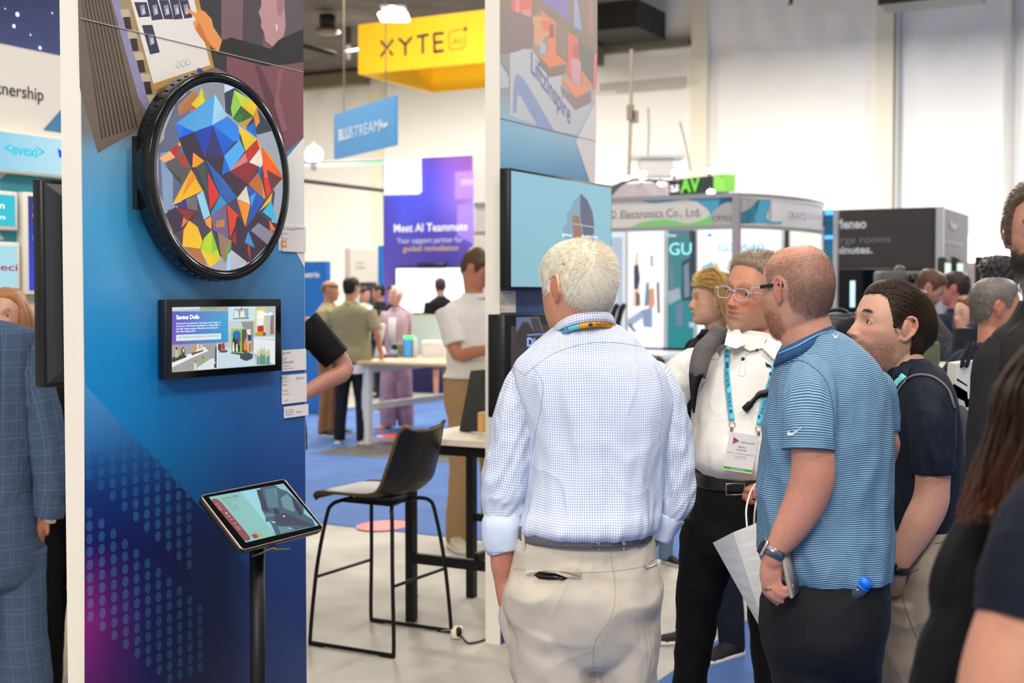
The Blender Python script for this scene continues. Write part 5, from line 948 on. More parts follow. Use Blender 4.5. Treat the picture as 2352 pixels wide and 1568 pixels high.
leather = mat('black_leatherette', (20, 19, 21), .38, bump=(180, .25, .001)); b = MB(); b.loft(A3(ringrows)); b.build('seat_shell', leather, t)
b = MB(); V = [p_+(nz(Q(0, 0, 1)-Q(0, 0, 0)))*.0008 for row in top[6:22] for p_ in row[2:-2]]; n2 = nU-3
seatp = mat('brownish_leatherette', (98, 88, 80), .36, bump=(120, .2, .001))  # brownish sheet laid over the black seat shell
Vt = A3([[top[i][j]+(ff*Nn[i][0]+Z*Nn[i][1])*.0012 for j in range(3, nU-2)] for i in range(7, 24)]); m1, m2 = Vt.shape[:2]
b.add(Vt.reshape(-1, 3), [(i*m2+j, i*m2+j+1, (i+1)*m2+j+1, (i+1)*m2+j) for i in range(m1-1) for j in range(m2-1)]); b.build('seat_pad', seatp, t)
rim = [top[i][0]*.5+bot[i][0]*.5 for i in range(0, len(prof), 2)]+[top[-1][j]*.5+bot[-1][j]*.5 for j in range(0, nU+1, 3)]+[top[i][-1]*.5+bot[i][-1]*.5 for i in range(len(prof)-1, -1, -2)]
b = MB(); b.tube(rim, .0075, 8, 2)
def stitch(nt, N, L):
    u, v = pat_uv(N, L); k = mth(N, L, 'FRACT', mth(N, L, 'MULTIPLY', v, 120.)); return mixc(N, L, sstep(N, L, k, .45, .6), (116, 92, 58), (34, 27, 20))
b.build('edge_stitching', mat('brown_stitching', (100, 80, 50), .7, pattern=stitch), t)

# ------------------------------------------------------------ bar-height table against panel 2
TZ = .925; k0 = P(917, 1003, 6.5); c0 = k0*A3([1, 1, 0])
Ft = Fr(c0, PD, U)
t = thing('bar_table', 'tall light-topped table with black square metal legs beside the second panel', 'table', c0+PD*.35+U*.3)
def tb(b, a0, a1, d0_, d1_, z0, z1): b.fbox(Ft, a0, a1, z0, z1, d0_, d1_)
b = MB(); tb(b, 0, .60, 0, .75, TZ-.018, TZ+.012); b.build('table_top', mat('maple_top', (236, 226, 204), .35), t, flat=True)
b = MB(); tb(b, .02, .60, .03, .06, TZ-.07, TZ-.018); tb(b, .02, .60, .66, .69, TZ-.07, TZ-.018); b.build('apron', blackm, t, flat=True)
for a_, d_ in ((.04, .05), (.04, .65), (.56, .65)):
    b = MB(); tb(b, a_-.025, a_+.02, d_-.022, d_+.022, 0, TZ-.018); b.build('leg', blackm, t, flat=True)
b = MB(); tb(b, .05, .60, .03, .06, .30, .35); b.build('foot_rail', blackm, t, flat=True); b = MB(); tb(b, .05, .60, .64, .67, .42, .46); b.build('foot_rail', blackm, t, flat=True); b = MB(); tb(b, .40, .43, .05, .65, .34, .38); b.build('foot_rail', blackm, t, flat=True)
b = MB(); tb(b, .01, .05, .0, .02, TZ-.2, TZ-.17); 
t = thing('display_case', 'open black presentation case standing on the tall table', 'case', Ft.w(.5, TZ, .3))
b = MB(); tb(b, .38, .60, .22, .52, TZ+.012, TZ+.05); b.build('base_tray', black, t, flat=True)
p_ = [P(1059, 990, 6.75), P(1085, 853, 6.85), P(1116, 850, 6.75), P(1116, 990, 6.6)]; b = MB(); th_ = nz(np.cross(p_[1]-p_[0], p_[2]-p_[1]))*.012
b.loft(A3([[q+th_ for q in p_], [q-th_ for q in p_]])); b.build('slanted_back', black, t, flat=True)
b = MB(); b.loft(A3([[p_[1]+th_*1.05, p_[2]+th_*1.05, p_[2]+th_*1.05+Z*.02, p_[1]+th_*1.05+Z*.02], [p_[1]-th_*1.05, p_[2]-th_*1.05, p_[2]-th_*1.05+Z*.02, p_[1]-th_*1.05+Z*.02]])); b.build('cream_edge', mat('cream_edge', (222, 210, 180), .5), t, flat=True)
b = MB(); b.box(P(1108, 969, 6.45), (.03, .05, .10), rot=np.stack([PD, U, Z], 1), bev=.004); tag(b.build('wooden_block', mat('pale_wood', (214, 165, 98), .5, noise=(20, .1))), 'pale wooden block beside the black case on the tall table', 'block')
# floor plug + cable
t = thing('extension_socket', 'small white extension socket on the floor by the stool', 'socket', floorpt(1050, 1468)); b = MB(); b.box(floorpt(1050, 1470)+Z*.025, (.05, .10, .045), rot=np.stack([nz(PD+U*.4), nz(U-PD*.4), Z], 1), bev=.01); b.build('body', mat('socket_white', (236, 226, 208), .4), t)
b = MB(); q = floorpt(1054, 1476); b.tube([q+Z*.03, floorpt(1062, 1480)+Z*.02, floorpt(1075, 1486)+Z*.006, floorpt(1095, 1484)+Z*.006, floorpt(1118, 1476)+Z*.006], .005, 8, 5); b.tube([q+Z*.05, q+Z*.028], .014, 8, 1); b.build('black_plug_cable', black, t)
b = MB(); b.tube([floorpt(942, 1440)+Z*.004, floorpt(948, 1400)+Z*.004, floorpt(966, 1392)+Z*.05, floorpt(960, 1440)+Z*.004, floorpt(1000, 1455)+Z*.004, floorpt(1040, 1462)+Z*.02], .0022, 6, 6); tag(b.build('thin_cable', mat('clear_cable', (190, 186, 178), .4)), 'thin pale cable looping on the floor behind the stool', 'cable')

# ------------------------------------------------------------ white counter table far back
q0 = floorpt(845, 1022); zt_ = P(845, 831, q0[1])[2]; Fw = Fr(q0, U, PD); wm = mat('table_white', (236, 236, 238), .4)
t = thing('counter_table', 'white-framed counter table with wooden top, in front of the pink-suited woman', 'table', q0+U*.8)
Ln = 2.0; b = MB(); b.fbox(Fw, -.12, Ln+.25, zt_-.03, zt_+.02, -.12, 1.4, bev=.02); b.build('table_top', mat('table_wood', (214, 186, 150), .45), t)
b = MB(); b.fbox(Fw, -.2, Ln+.2, zt_-.12, zt_-.03, -.06, 0); b.build('apron', wm, t, flat=True)
for a_ in (0, Ln):
    for d_ in (0, 1.25):
        b = MB(); b.fbox(Fw, a_-.04, a_+.04, 0, zt_-.03, d_-.05, d_+.04); b.build('leg', wm, t, flat=True)
b = MB(); b.fbox(Fw, 0, Ln, .38, .45, -.03, .03); b.build('side_rail', wm, t, flat=True)
YT = q0[1]+.6
def on_table(name, label, cat, parts):
    t = thing(name, label, cat, parts[0][2]); 
    for nm, mm_, c, size in parts:
        b = MB(); b.box(c, size, bev=min(size)*.3); b.build(nm, mm_, t)
    return t
def tp_(x, y): return P(x, y, YT)
s_ = YT/F
t = on_table('phone_dock', 'blue-screened handset with a glowing green top on the counter table', 'device', [('body', black, tp_(937, 800), (30*s_*.7, .05, 44*s_)), ('blue_screen', glow('blue_screen', (60, 130, 190), .9), tp_(937, 799)-A3([0, .03, 0]), (18*s_, .01, 40*s_)), ('green_light', glow('green_top', (80, 240, 120), 1.5), tp_(939, 775), (24*s_, .06, 7*s_)), ('white_back', wm, tp_(950, 800)+A3([0, .05, 0]), (14*s_, .05, 50*s_))])
t = thing('display_board', 'pale mint display board in a cream frame standing on the counter table', 'board', tp_(980, 820)+A3([0, .5, 0])); b = MB(); q = [P(944, 822, YT+.7), P(1016, 826, YT+.4), P(1016, 722, YT+.4), P(944, 722, YT+.7)]; q = [A3(v) for v in q]
b.loft(A3([q, [v+A3([0, .04, 0]) for v in q]])); b.build('frame', mat('cream_frame', (232, 220, 190), .5), t, flat=True); cq = sum(q)/4; b = MB(); b.poly([cq+(v-cq)*A3([.94, .94, .9])-A3([0, .008, 0]) for v in q]); b.poly([cq+(v-cq)*A3([.94, .94, .9])-A3([0, .008, 0]) for v in q], flip=True); b.build('mint_face', mat('mint_face', (212, 230, 224), .5), t, flat=True)
t = thing('leaning_screen', 'thin white screen seen edge-on, leaning on a white stand', 'screen', tp_(866, 826)); b = MB(); b.tube([tp_(864, 824), tp_(872, 785), tp_(880, 748)], .03, 8, 2); b.build('screen_edge', mat('edge_white', (225, 225, 222), .4), t); b = MB(); b.loft(A3([ring(tp_(877, 826), .1, .1, n=20), ring(tp_(877, 795), .02, .02, n=20)])); b.build('stand_cone', wm, t); b = MB(); b.sphere(tp_(873, 746), .02); b.build('red_light', glow('red_dot', (240, 80, 70), 1.5), t)
t = thing('small_bottle', 'small bottle with pale blue label on the counter table', 'bottle', tp_(906, 826)); b = MB(); b.tube([tp_(906, 824), tp_(906, 803)], .042, 12, 1, cap='flat'); b.build('body', mat('bottle_blue', (140, 190, 215), .4), t); b = MB(); b.tube([tp_(906, 802), tp_(906, 795)], .03, 12, 1); b.build('cap', black, t)
t = thing('leaf_decoration', 'small dark cream trinket stand behind the bottle', 'ornament', tp_(912, 826)); b = MB(); b.box(tp_(913, 806)+A3([0, .12, 0]), (.17, .05, .17), bev=.02); b.build('block', mat('trinket', (150, 140, 110), .7, noise=(14, .6)), t)
t = thing('white_box', 'white box on the counter table in front of the mint board', 'box', tp_(996, 826)); b = MB(); b.box(P(998, 808, YT+.1), (.28, .2, .26), bev=.01); b.build('carton', wm, t); b = MB(); b.box(P(998, 789, YT+.1), (.29, .21, .02), bev=.005); b.build('lid', wm, t)
b = MB(); b.box(P(897, 820, YT-.05), (.16, .1, .06), bev=.02); tag(b.build('dark_pouch', mat('wine_pouch', (96, 52, 70), .6)), 'small dark wine-coloured pouch on the counter table', 'pouch')
# ------------------------------------------------------------ people: shared builders
from mathutils.bvhtree import BVHTree
skinm = mat('skin', attr='Col', rough=.48, sss=.12, bump=(320, .12, .0006))
hairm = mat('hair_strands', attr='Col', rough=.42, spec=.35)
eyem = mat('eye_wet', attr='Col', rough=.05)
def ss_(x, a, b): t = np.clip((x-a)/(b-a), 0, 1); return t*t*(3-2*t)
def rotm(yaw, pitch=0, roll=0):
    """yaw: 0 faces +Y (away), 90 faces image left (-X), 180 faces the camera. pitch > 0 looks up"""
    return np.asarray(Matrix.Rotation(R(yaw), 3, 'Z') @ Matrix.Rotation(R(pitch), 3, 'X') @ Matrix.Rotation(R(roll), 3, 'Y'))
PROF = A3([(.120, .004, .006, .020), (.117, .026, .030, .045), (.108, .044, .050, .064), (.092, .059, .070, .084), (.070, .069, .083, .096), (.045, .0745, .090, .101), (.020, .0755, .0925, .102), (.0, .0745, .0885, .099),
           (-.020, .0725, .089, .093), (-.040, .069, .0895, .083), (-.058, .0645, .0890, .070), (-.075, .0590, .0865, .056), (-.090, .0505, .0850, .044), (-.103, .0385, .0805, .030), (-.111, .026, .073, .015), (-.116, .010, .060, -.006)])
def g2(x, z, x0, z0, sx, sz): return np.exp(-((x-x0)/sx)**2-((z-z0)/sz)**2)
def head_grid(rows=110, cols=144, nose=1., jaw=1., male=1., smile=0.):
    K = cr(PROF, 10); zz = np.linspace(0, len(K)-1, rows); K = A3([np.interp(zz, np.arange(len(K)), K[:, i]) for i in range(4)]).T
    t = np.linspace(0, 2*pi, cols, endpoint=False)
    t = t-.28*np.sin(2*t)*0+.0  # even spacing
    c, s = np.cos(t), np.sin(t)
    Zg = np.repeat(K[:, :1], cols, 1); low = ss_(-Zg, .04, .11)
    pf = 2.25-.35*low; e = 2/pf
    X = K[:, 1:2]*np.sign(c)*np.abs(c)**e*(1+(jaw-1)*low)
    Y = np.where(s > 0, K[:, 2:3]*np.abs(s)**e, -K[:, 3:4]*np.abs(s)**.95)
    w = ss_(Y, .03, .07); ax = np.abs(X); d = 0*X
    d += .0035*male*g2(ax, Zg, .026, .027, .018, .007); d -= .0115*g2(ax, Zg, .031, .004, .0135, .0105); d -= .003*g2(ax, Zg, .012, .008, .007, .012)
    sN = np.clip((.014-Zg)/.048, 0, 1); hN = (.005+.0215*sN**1.15)*nose; sx = .0068+.0038*sN
    fN = np.where(Zg > .014, np.exp(-((Zg-.014)/.013)**2), ss_(Zg, -.0455, -.034))
    d += hN*fN*np.exp(-(X/sx)**2); d += .0095*nose*g2(ax, Zg, .0135, -.0335, .0055, .0062)
    mw = .021+.004*smile; d += .0042*g2(X, Zg, 0, -.0520, mw, .0048)+.0046*g2(X, Zg, 0, -.0645, mw*.85, .0058)-.0052*g2(X, Zg+smile*.006*(ax/.025)**2*-1, 0, -.0578, mw*1.1, .0022)
    d -= .0026*g2(ax, Zg, .028, -.056, .005, .007); d -= .003*g2(X, Zg, 0, -.077, .022, .0055); d += .0045*g2(X, Zg, 0, -.098, .017, .011)
    d += (.0025+.003*smile)*g2(ax, Zg, .042, -.020, .014, .012)
    Y = Y+d*w
    X = X+np.sign(X)*.0015*g2(Y, Zg, .055, -.014, .02, .012)
    return np.stack([X, Y, Zg], 2)
class Head:
    def __init__(s, c, yaw, pitch=0, roll=0, k=1., **kw):
        s.c = A3(c, float); s.R = rotm(yaw, pitch, roll); s.k = k; s.kw = kw; s.G = head_grid(**kw)
    def w(s, p): return s.c+s.k*(np.asarray(p)@s.R.T)
    def l(s, p): return ((np.asarray(p)-s.c)/s.k)@s.R
    def add(s, mb, ears=True, lids=True, neck=None, ew=1.):
        mb.loft(s.w(s.G.reshape(-1, 3)).reshape(s.G.shape))
        if ears:
            for q in (-1, 1):
                pts = [(.0715, .004, -.006), (.0735, .006, .016), (.0785, .001, .030), (.0835, -.009, .0375), (.0885, -.021, .034), (.0905, -.0275, .018), (.0885, -.0255, .0), (.083, -.017, -.015), (.078, -.008, -.024), (.0745, .0, -.021)]
                mb.tube(s.w(A3(pts)*A3([q, 1, 1])), A3([.003, .0035, .0038, .0042, .0045, .0042, .0038, .0042, .0055, .004])*s.k, 8, 3)
                mb.tube(s.w(A3([(.076, .0, .024), (.0825, -.014, .020), (.083, -.016, .002), (.0785, -.009, -.012)])*A3([q, 1, 1])), .0028*s.k, 8, 3)
                mb.sphere(s.w((q*.0780, -.012, .009)), A3([.0062, .0205, .0295])*s.k, 12, 8, rot=s.R@rotm(-q*14)); mb.sphere(s.w((q*.076, .004, -.001)), A3([.004, .004, .006])*s.k, 8, 6, rot=s.R)
        if lids:
            for q in (-1, 1):
                a = np.linspace(-1, 1, 7)
                up = [(q*.032+.0145*t, .0765+.0045*(1-t*t)-.002, .0045+.0072*(1-t*t)**.7) for t in a]; lo = [(q*.032+.0135*t, .0760+.0040*(1-t*t)-.002, .0035-.0062*(1-t*t)**.7) for t in a]
                mb.tube(s.w(A3(up)-A3([0, 0, .0002])), .0029*s.k, 8, 2); mb.tube(s.w(A3(lo)), .0022*s.k, 8, 2)
        if neck is not None: mb.tube(neck[0], neck[1], 20, 3)
    def eyes(s, parent, iris=(80, 60, 45), look=(0, 0)):
        for q in (-1, 1):
            b = MB(); Rl = s.R@rotm(look[0], look[1]); n, m = 20, 14; rs = []; cs = []
            for i in range(m+1):
                th = pi*i/m; g = ring((0, 0, 0), .0122*max(sin(th), .01), .0122*max(sin(th), .01), (1, 0, 0), (0, 0, 1), n)+A3([0, .0122*cos(th)*(1.04 if th < .4 else 1), 0]); rs.append(g)
                cs += [lin((14, 12, 12) if th < .22 else (iris if th < .5 else ((60, 50, 45) if th < .56 else (225, 215, 208))))]*n
            V = A3(rs).reshape(-1, 3)@Rl.T*s.k+s.w((q*.032, .0690, .004)); cs = A3(cs)
            b.loft(V.reshape(m+1, n, 3), cap=False, col=cs); b.build('eye', eyem, parent)
    def surf(s, N, maskf):
        G = s.G; m, n = G.shape[:2]; out = []; nr_ = []
        dz = np.roll(G, -1, 0)-G; dt = np.roll(G, -1, 1)-G; A_ = np.linalg.norm(np.cross(dz, dt), axis=2); A_[-1] = 0; p = A_.ravel()/A_.sum()
        k = nr.choice(m*n, N*3, p=p); i, j = k//n, k % n; fu, fv = nr.rand(len(k), 1), nr.rand(len(k), 1)
        P0 = G[i, j]*(1-fu)*(1-fv)+G[i, (j+1) % n]*fu*(1-fv)+G[i+1, j]*(1-fu)*fv+G[i+1, (j+1) % n]*fu*fv
        nn = np.cross(G[i, (j+1) % n]-G[i, j], G[i+1, j]-G[i, j]); nn /= np.linalg.norm(nn, axis=1)[:, None]+1e-9
        nn *= np.sign((nn*(P0-A3([0, -.01, 0]))).sum(1))[:, None]
        keep = nr.rand(len(k)) < maskf(P0); return P0[keep][:N], nn[keep][:N]
def strands(roots, norms, dirf, length, segs, w0, mb, colf, curl=0., H=None, grav=0.):
    N = len(roots); L_ = length(roots)*(1+nr.uniform(-.3, .3, N)); pos = roots.copy(); D = dirf(roots, norms); D = D+nr.normal(0, .12, D.shape); D /= np.linalg.norm(D, axis=1)[:, None]
    rings = []; 
    for j in range(segs+1):
        s1 = np.cross(D, norms); s1 /= np.linalg.norm(s1, axis=1)[:, None]+1e-9; s2 = np.cross(D, s1); w = w0*(1-.75*j/segs)
        rings.append(np.stack([pos+w*(cos(a)*s1+sin(a)*s2) for a in (0, 2.094, 4.189)], 1))
        pos = pos+D*(L_/segs)[:, None]
        if dirf: Dn = dirf(pos, norms); D = D*.3+.7*Dn+nr.normal(0, .03+curl, D.shape); D[:, 2] -= grav
        D /= np.linalg.norm(D, axis=1)[:, None]
    Rr = np.stack(rings, 1)  # N, segs+1, 3, 3
    V = Rr.reshape(-1, 3); 
    if H is not None: V = H.w(V)
    base = (np.arange(N)*(segs+1)*3)[:, None, None, None]; jj = (np.arange(segs)*3)[None, :, None, None]; kk = np.arange(3)[None, None, :, None]; k2 = (np.arange(3)+1)[None, None, :, None] % 3
    Fc = np.concatenate([base+jj+kk, base+jj+k2, base+jj+3+k2, base+jj+3+kk], 3).reshape(-1, 4)
    cc = colf(roots)*(1+nr.uniform(-.22, .22, (N, 1))); cc = np.repeat(np.clip(cc, 0, 1), (segs+1)*3, 0)
    mb.add(V, Fc.tolist(), None, cc)
def drape(g, lift=.1, cen=(0, -.01, .0), part=False):
    g = nz(A3(g, float)); cen = A3(cen); g0 = g
    def f(p, n):
        g = g0[None]+(ss_(p[:, 1], .02, .07)*ss_(p[:, 2], .02, .07))[:, None]*A3([0, -1.5, .2])+np.sign(p[:, 0:1])*A3([.5, 0, 0])*ss_(p[:, 2], .07, .12)[:, None] if part else np.tile(g0, (len(p), 1)); g = g/np.linalg.norm(g, axis=1)[:, None]
        q = p-cen; q = q/A3([.08, .1, .12]); q /= np.linalg.norm(q, axis=1)[:, None]; dt = (q*g).sum(1); d = g-q*np.minimum(dt, 0)[:, None]+q*lift
        d = d+(np.abs(dt)[:, None] > .93)*A3([0, -.5, 0]); return d/(np.linalg.norm(d, axis=1)[:, None]+1e-9)
    return f
def hairline(keys, soft=.008):
    K = A3(keys, float)
    def f(p): th = np.abs(np.arctan2(p[:, 0], p[:, 1])); zt = np.interp(th, K[:, 0], K[:, 1]); return ss_(p[:, 2]-zt, -soft, soft)
    return f
def collar(mb, cx, cy, rx, ry, D, tilt, h, flare, fwd=0., n=48, drop=None, pat=True):
    """shirt collar round a neck: stand then fold-over"""
    rs = []; drop = drop or h; t = np.linspace(0, 2*pi, n, endpoint=False)
    for dy, k in ((h*.5, 1.02), (0, .98), (-1.5, 1.), (0, 1.03), (drop*.5, 1.05+flare*.5), (drop, 1.05+flare), (drop, 1.03+flare), (drop*.5, 1.02)):
        rs.append([P(cx+rx*k*cos(a), cy-tilt*cos(a)+fwd*sin(a)+dy, D+ry*k*sin(a)) for a in t])
    R0 = rx/F*D; pt = A3([[(R0*a, i*.012, 0) for a in (t-pi/2) % (2*pi)] for i in range(len(rs))]); mb.loft(A3(rs), cap=False, pat=pt)
def ptube(mb, pts, D, n=28, k=6, cap='flat', fold=None, ref=None, ry=1., col=None):
    """tube through (px, py, radius px, dY) points"""
    W_ = A3([P(q[0], q[1], D+(q[3] if len(q) > 3 else 0)) for q in pts]); r = A3([q[2]*(D+(q[3] if len(q) > 3 else 0))/F for q in pts])
    return mb.tube(W_, np.stack([r, r*ry], 1), n, k, cap=cap, fold=fold, ref=ref, col=col)
def noisepost(amp, sc, seed=0., ridge=True, yl=None):
    def f(co, nn):
        out = co.copy()
        for i in range(len(co)):
            x, y, z = co[i]; v = mn.noise((x*sc[0]+seed, y*sc[1], z*sc[2]+x*3)); v2 = mn.noise((x*sc[0]*2.2, y*sc[1]*2.2+seed, z*sc[2]*2.2)); v = (.5-abs(v)*2)*.9+.45*v2 if ridge else v
            out[i] += nn[i]*amp*v
        return out
    return f
def specs(H, t, rim, tip, wd=.046, hg=.036, lens=True, zc=.002, yf=.101, r=.0011):
    fr_ = MB()
    for q in (-1, 1):
        pts = [H.w((q*.034+wd/2*sgn_pow(cos(a), .6), yf-.004*abs(cos(a)), zc+hg/2*sgn_pow(sin(a), .6))) for a in np.linspace(0, 2*pi, 25)]
        fr_.tube(pts, r*H.k, 8, 1); a0 = H.w((q*(.034+wd/2), yf-.003, zc+hg*.28)); a1 = H.w((q*.080, .04, zc+hg*.3)); fr_.tube([a0, H.w((q*.076, yf-.012, zc+hg*.3)), a1], r*1.1*H.k, 8, 2)
        if lens: lb_ = MB(); lb_.poly([H.w((q*.034+wd/2*sgn_pow(cos(a), .6), yf-.004*abs(cos(a)), zc+hg/2*sgn_pow(sin(a), .6))) for a in np.linspace(0, 2*pi, 25)[:-1]]); lb_.build('lens', mat('clear_lens', (240, 245, 250), .02, trans=1., ior=1.02, alpha=.35), t, flat=True)
    fr_.tube([H.w((-.012, yf, zc+hg*.2)), H.w((0, yf+.003, zc+hg*.28)), H.w((.012, yf, zc+hg*.2))], r*H.k, 8, 3); o = fr_.build('glasses_frame', rim, t)
    for q in (-1, 1): b = MB(); b.tube([H.w((q*.080, .05, zc+hg*.3)), H.w((q*.0825, .01, zc+hg*.3)), H.w((q*.083, -.026, zc+hg*.26))], A3([(.0050, .0016)]*3)*H.k, 8, 2, ref=(0, 0, 1)); b.build('glasses_tip', tip, o)
def sgn_pow(v, e): return math.copysign(abs(v)**e, v)
def hair_shell(H, mb, maskf, thick, colf, drop=.006):
    G = H.G; cen = A3([0, -.01, 0]); n = G-cen; n /= np.linalg.norm(n, axis=2)[:, :, None]; P0 = G.reshape(-1, 3); mk = maskf(P0).reshape(G.shape[:2])
    th = thick(P0).reshape(G.shape[:2]); off = mk*th-(1-mk)*drop; V = G+n*off[:, :, None]
    keep = (mk > .02); m, c = G.shape[:2]; Fc = []
    for i in range(m-1):
        for j in range(c):
            j2 = (j+1) % c
            if keep[i, j] or keep[i, j2] or keep[i+1, j] or keep[i+1, j2]: Fc.append((i*c+j, i*c+j2, (i+1)*c+j2, (i+1)*c+j))
    V = list(V.reshape(-1, 3)); V.append(V[0]*0+G[0].mean(0)+A3([0, 0, float(th[0].mean())])); k = len(V)-1
    if keep[0].any(): Fc += [(j, k, (j+1) % c) for j in range(c)]
    mb.add(H.w(A3(V)), Fc, None, np.vstack([colf(P0), colf(P0[:1])]))
def skin_col(H, base=(222, 170, 145), red=(205, 110, 95), stub=None, stubk=.5, brow=(110, 90, 75), lips=(180, 105, 95), scalp=None, scalpf=None, browz=.0285, mott=.08, browk=.7):
    B, Rd, Br, Lp = lin(base)*.80, lin(red)*.80, lin(brow), lin(lips)*.8
    def f(co):
        p = H.l(co); x, y, z = p.T; ax = np.abs(x); c = np.tile(B, (len(p), 1))
        hd = ((z > -.14) & (np.abs(y) < .14) & (ax < .1)).astype(float)
        fr = ss_(y, .02, .06)*hd
        def mixin(c, k, col): return c*(1-k[:, None])+col*k[:, None]
        c = mixin(c, .45*fr*g2(ax, z, .040, -.018, .022, .02), Rd); c = mixin(c, .5*fr*g2(x, z, 0, -.030, .014, .014)*(y > .08), Rd)
        c = mixin(c, .45*hd*ss_(ax, .074, .084), Rd); c = mixin(c, .25*ss_(-z, .11, .16), Rd)
        if stub is not None:
            m = fr*ss_(-z, .038, .056)*(1-.85*g2(x, z, 0, -.059, .017, .007)); side = hd*ss_(-z, .0, .05)*ss_(y, -.012, .012)*ss_(ax, .045, .058); side = side*(z > -.13)
            c = mixin(c, stubk*np.clip(np.maximum(m, side)*(.75+.35*np.sin(x*900)*np.sin(z*1100+y*700)), 0, 1), lin(stub))
        c = mixin(c, .8*fr*np.clip(g2(x, z, 0, -.0580, .021, .0062)*1.6-.3, 0, 1), Lp)
        c = mixin(c, browk*fr*np.clip(1.7*np.exp(-((ax-.032)/.0155)**4-((z-browz-.003*np.cos((ax-.03)/.012))/.0052)**2)-.2, 0, 1), Br)
        c = mixin(c, .35*fr*g2(ax, z, .031, .004, .013, .011), Rd*.7)
        if scalpf is not None: c = mixin(c, scalpf(p), lin(scalp))
        nn = np.sin(co[:, 0]*310+3*np.sin(co[:, 2]*190))*np.sin(co[:, 1]*280+2*np.sin(co[:, 0]*150))*np.sin(co[:, 2]*330)
        return np.clip(c*(1+mott*nn[:, None]*A3([.5, 1, 1])), 0, 1)
    return f
def fold(amp, fx=2., fz=6., seed=0., shear=0., env=None, ridge=.6, ax=1.):
    def f(Rg):
        m, n = Rg.shape[:2]; cen = Rg.mean(1); L_ = np.concatenate([[0], np.cumsum(np.linalg.norm(np.diff(cen, axis=0), axis=1))]); out = Rg.copy()
        t = np.linspace(0, 2*pi, n, endpoint=False)
        for i in range(m):
            rad = Rg[i]-cen[i]; ln = np.linalg.norm(rad, axis=1); rad = rad/(ln[:, None]+1e-9)
            for j in range(n):
                z_ = L_[i]*fz+shear*cos(t[j]+seed)
                v = mn.noise((fx*cos(t[j])+seed*7.3, fx*sin(t[j])*ax+seed, z_)); v2 = mn.noise((2.3*fx*cos(t[j])-seed, 2.3*fx*sin(t[j]), z_*2.1+5))
                v = v*(1-ridge)+ridge*(.5-abs(v)*1.9)*1.1+.4*v2
                a = amp*(env(i/(m-1), t[j]) if env else 1)
                out[i, j] += rad[j]*a*v*min(1, ln[j]/.02)
        return out
    return f
def pxloft(mb, rows, D, n=96, sub=10, fold_=None, p=2.2, mi=0, R0=None, tilt=0., cap=True, vn=0.):
    """rows of (y, xl, xr, half depth m, dY, [p], [extra tilt px])"""
    K = A3([list(r)+[p]*(6-len(r)) if len(r) < 6 else list(r[:6]) for r in rows], float); K = cr(K, sub) if sub > 1 else K; rings = []
    for y, xl, xr, hd, dY, pp in K:
        a, b_ = P(xl, y, D+dY), P(xr, y, D+dY); c = (a+b_)/2; hw = np.linalg.norm(b_-a)/2; g = ring(c, hw, hd, (1, 0, 0), (0, 1, 0), n, pp); rings.append(g)
    Rg = A3(rings); cen = Rg.mean(1); L_ = np.concatenate([[0], np.cumsum(np.linalg.norm(np.diff(cen, axis=0), axis=1))])
    if R0 is None: R0 = np.median(np.linalg.norm(Rg-cen[:, None], axis=2))
    t = np.linspace(0, 2*pi, n, endpoint=False); t = (t-pi/2) % (2*pi)
    seg = np.linalg.norm(np.diff(Rg, axis=0), axis=2); av = np.concatenate([np.cumsum(seg[::-1], 0)[::-1], np.zeros((1, n))]); dx = Rg[:, :, 0]-cen[:, None, 0].mean(); yb_ = Rg[:, :, 1].min(1)[:, None]
    pat = np.stack([dx+np.sign(dx)*(Rg[:, :, 1]-yb_)*.9, -av, np.zeros((len(Rg), n))], 2)
    if vn:
        for i in range(len(Rg)):
            for j in range(0, n): pat[i, j, 1] += vn*mn.noise((Rg[i, j, 0]*9, Rg[i, j, 1]*9, Rg[i, j, 2]*7))
    if fold_: Rg = fold_(Rg)
    mb.loft(Rg, cap=cap, pat=pat, mi=mi); return Rg
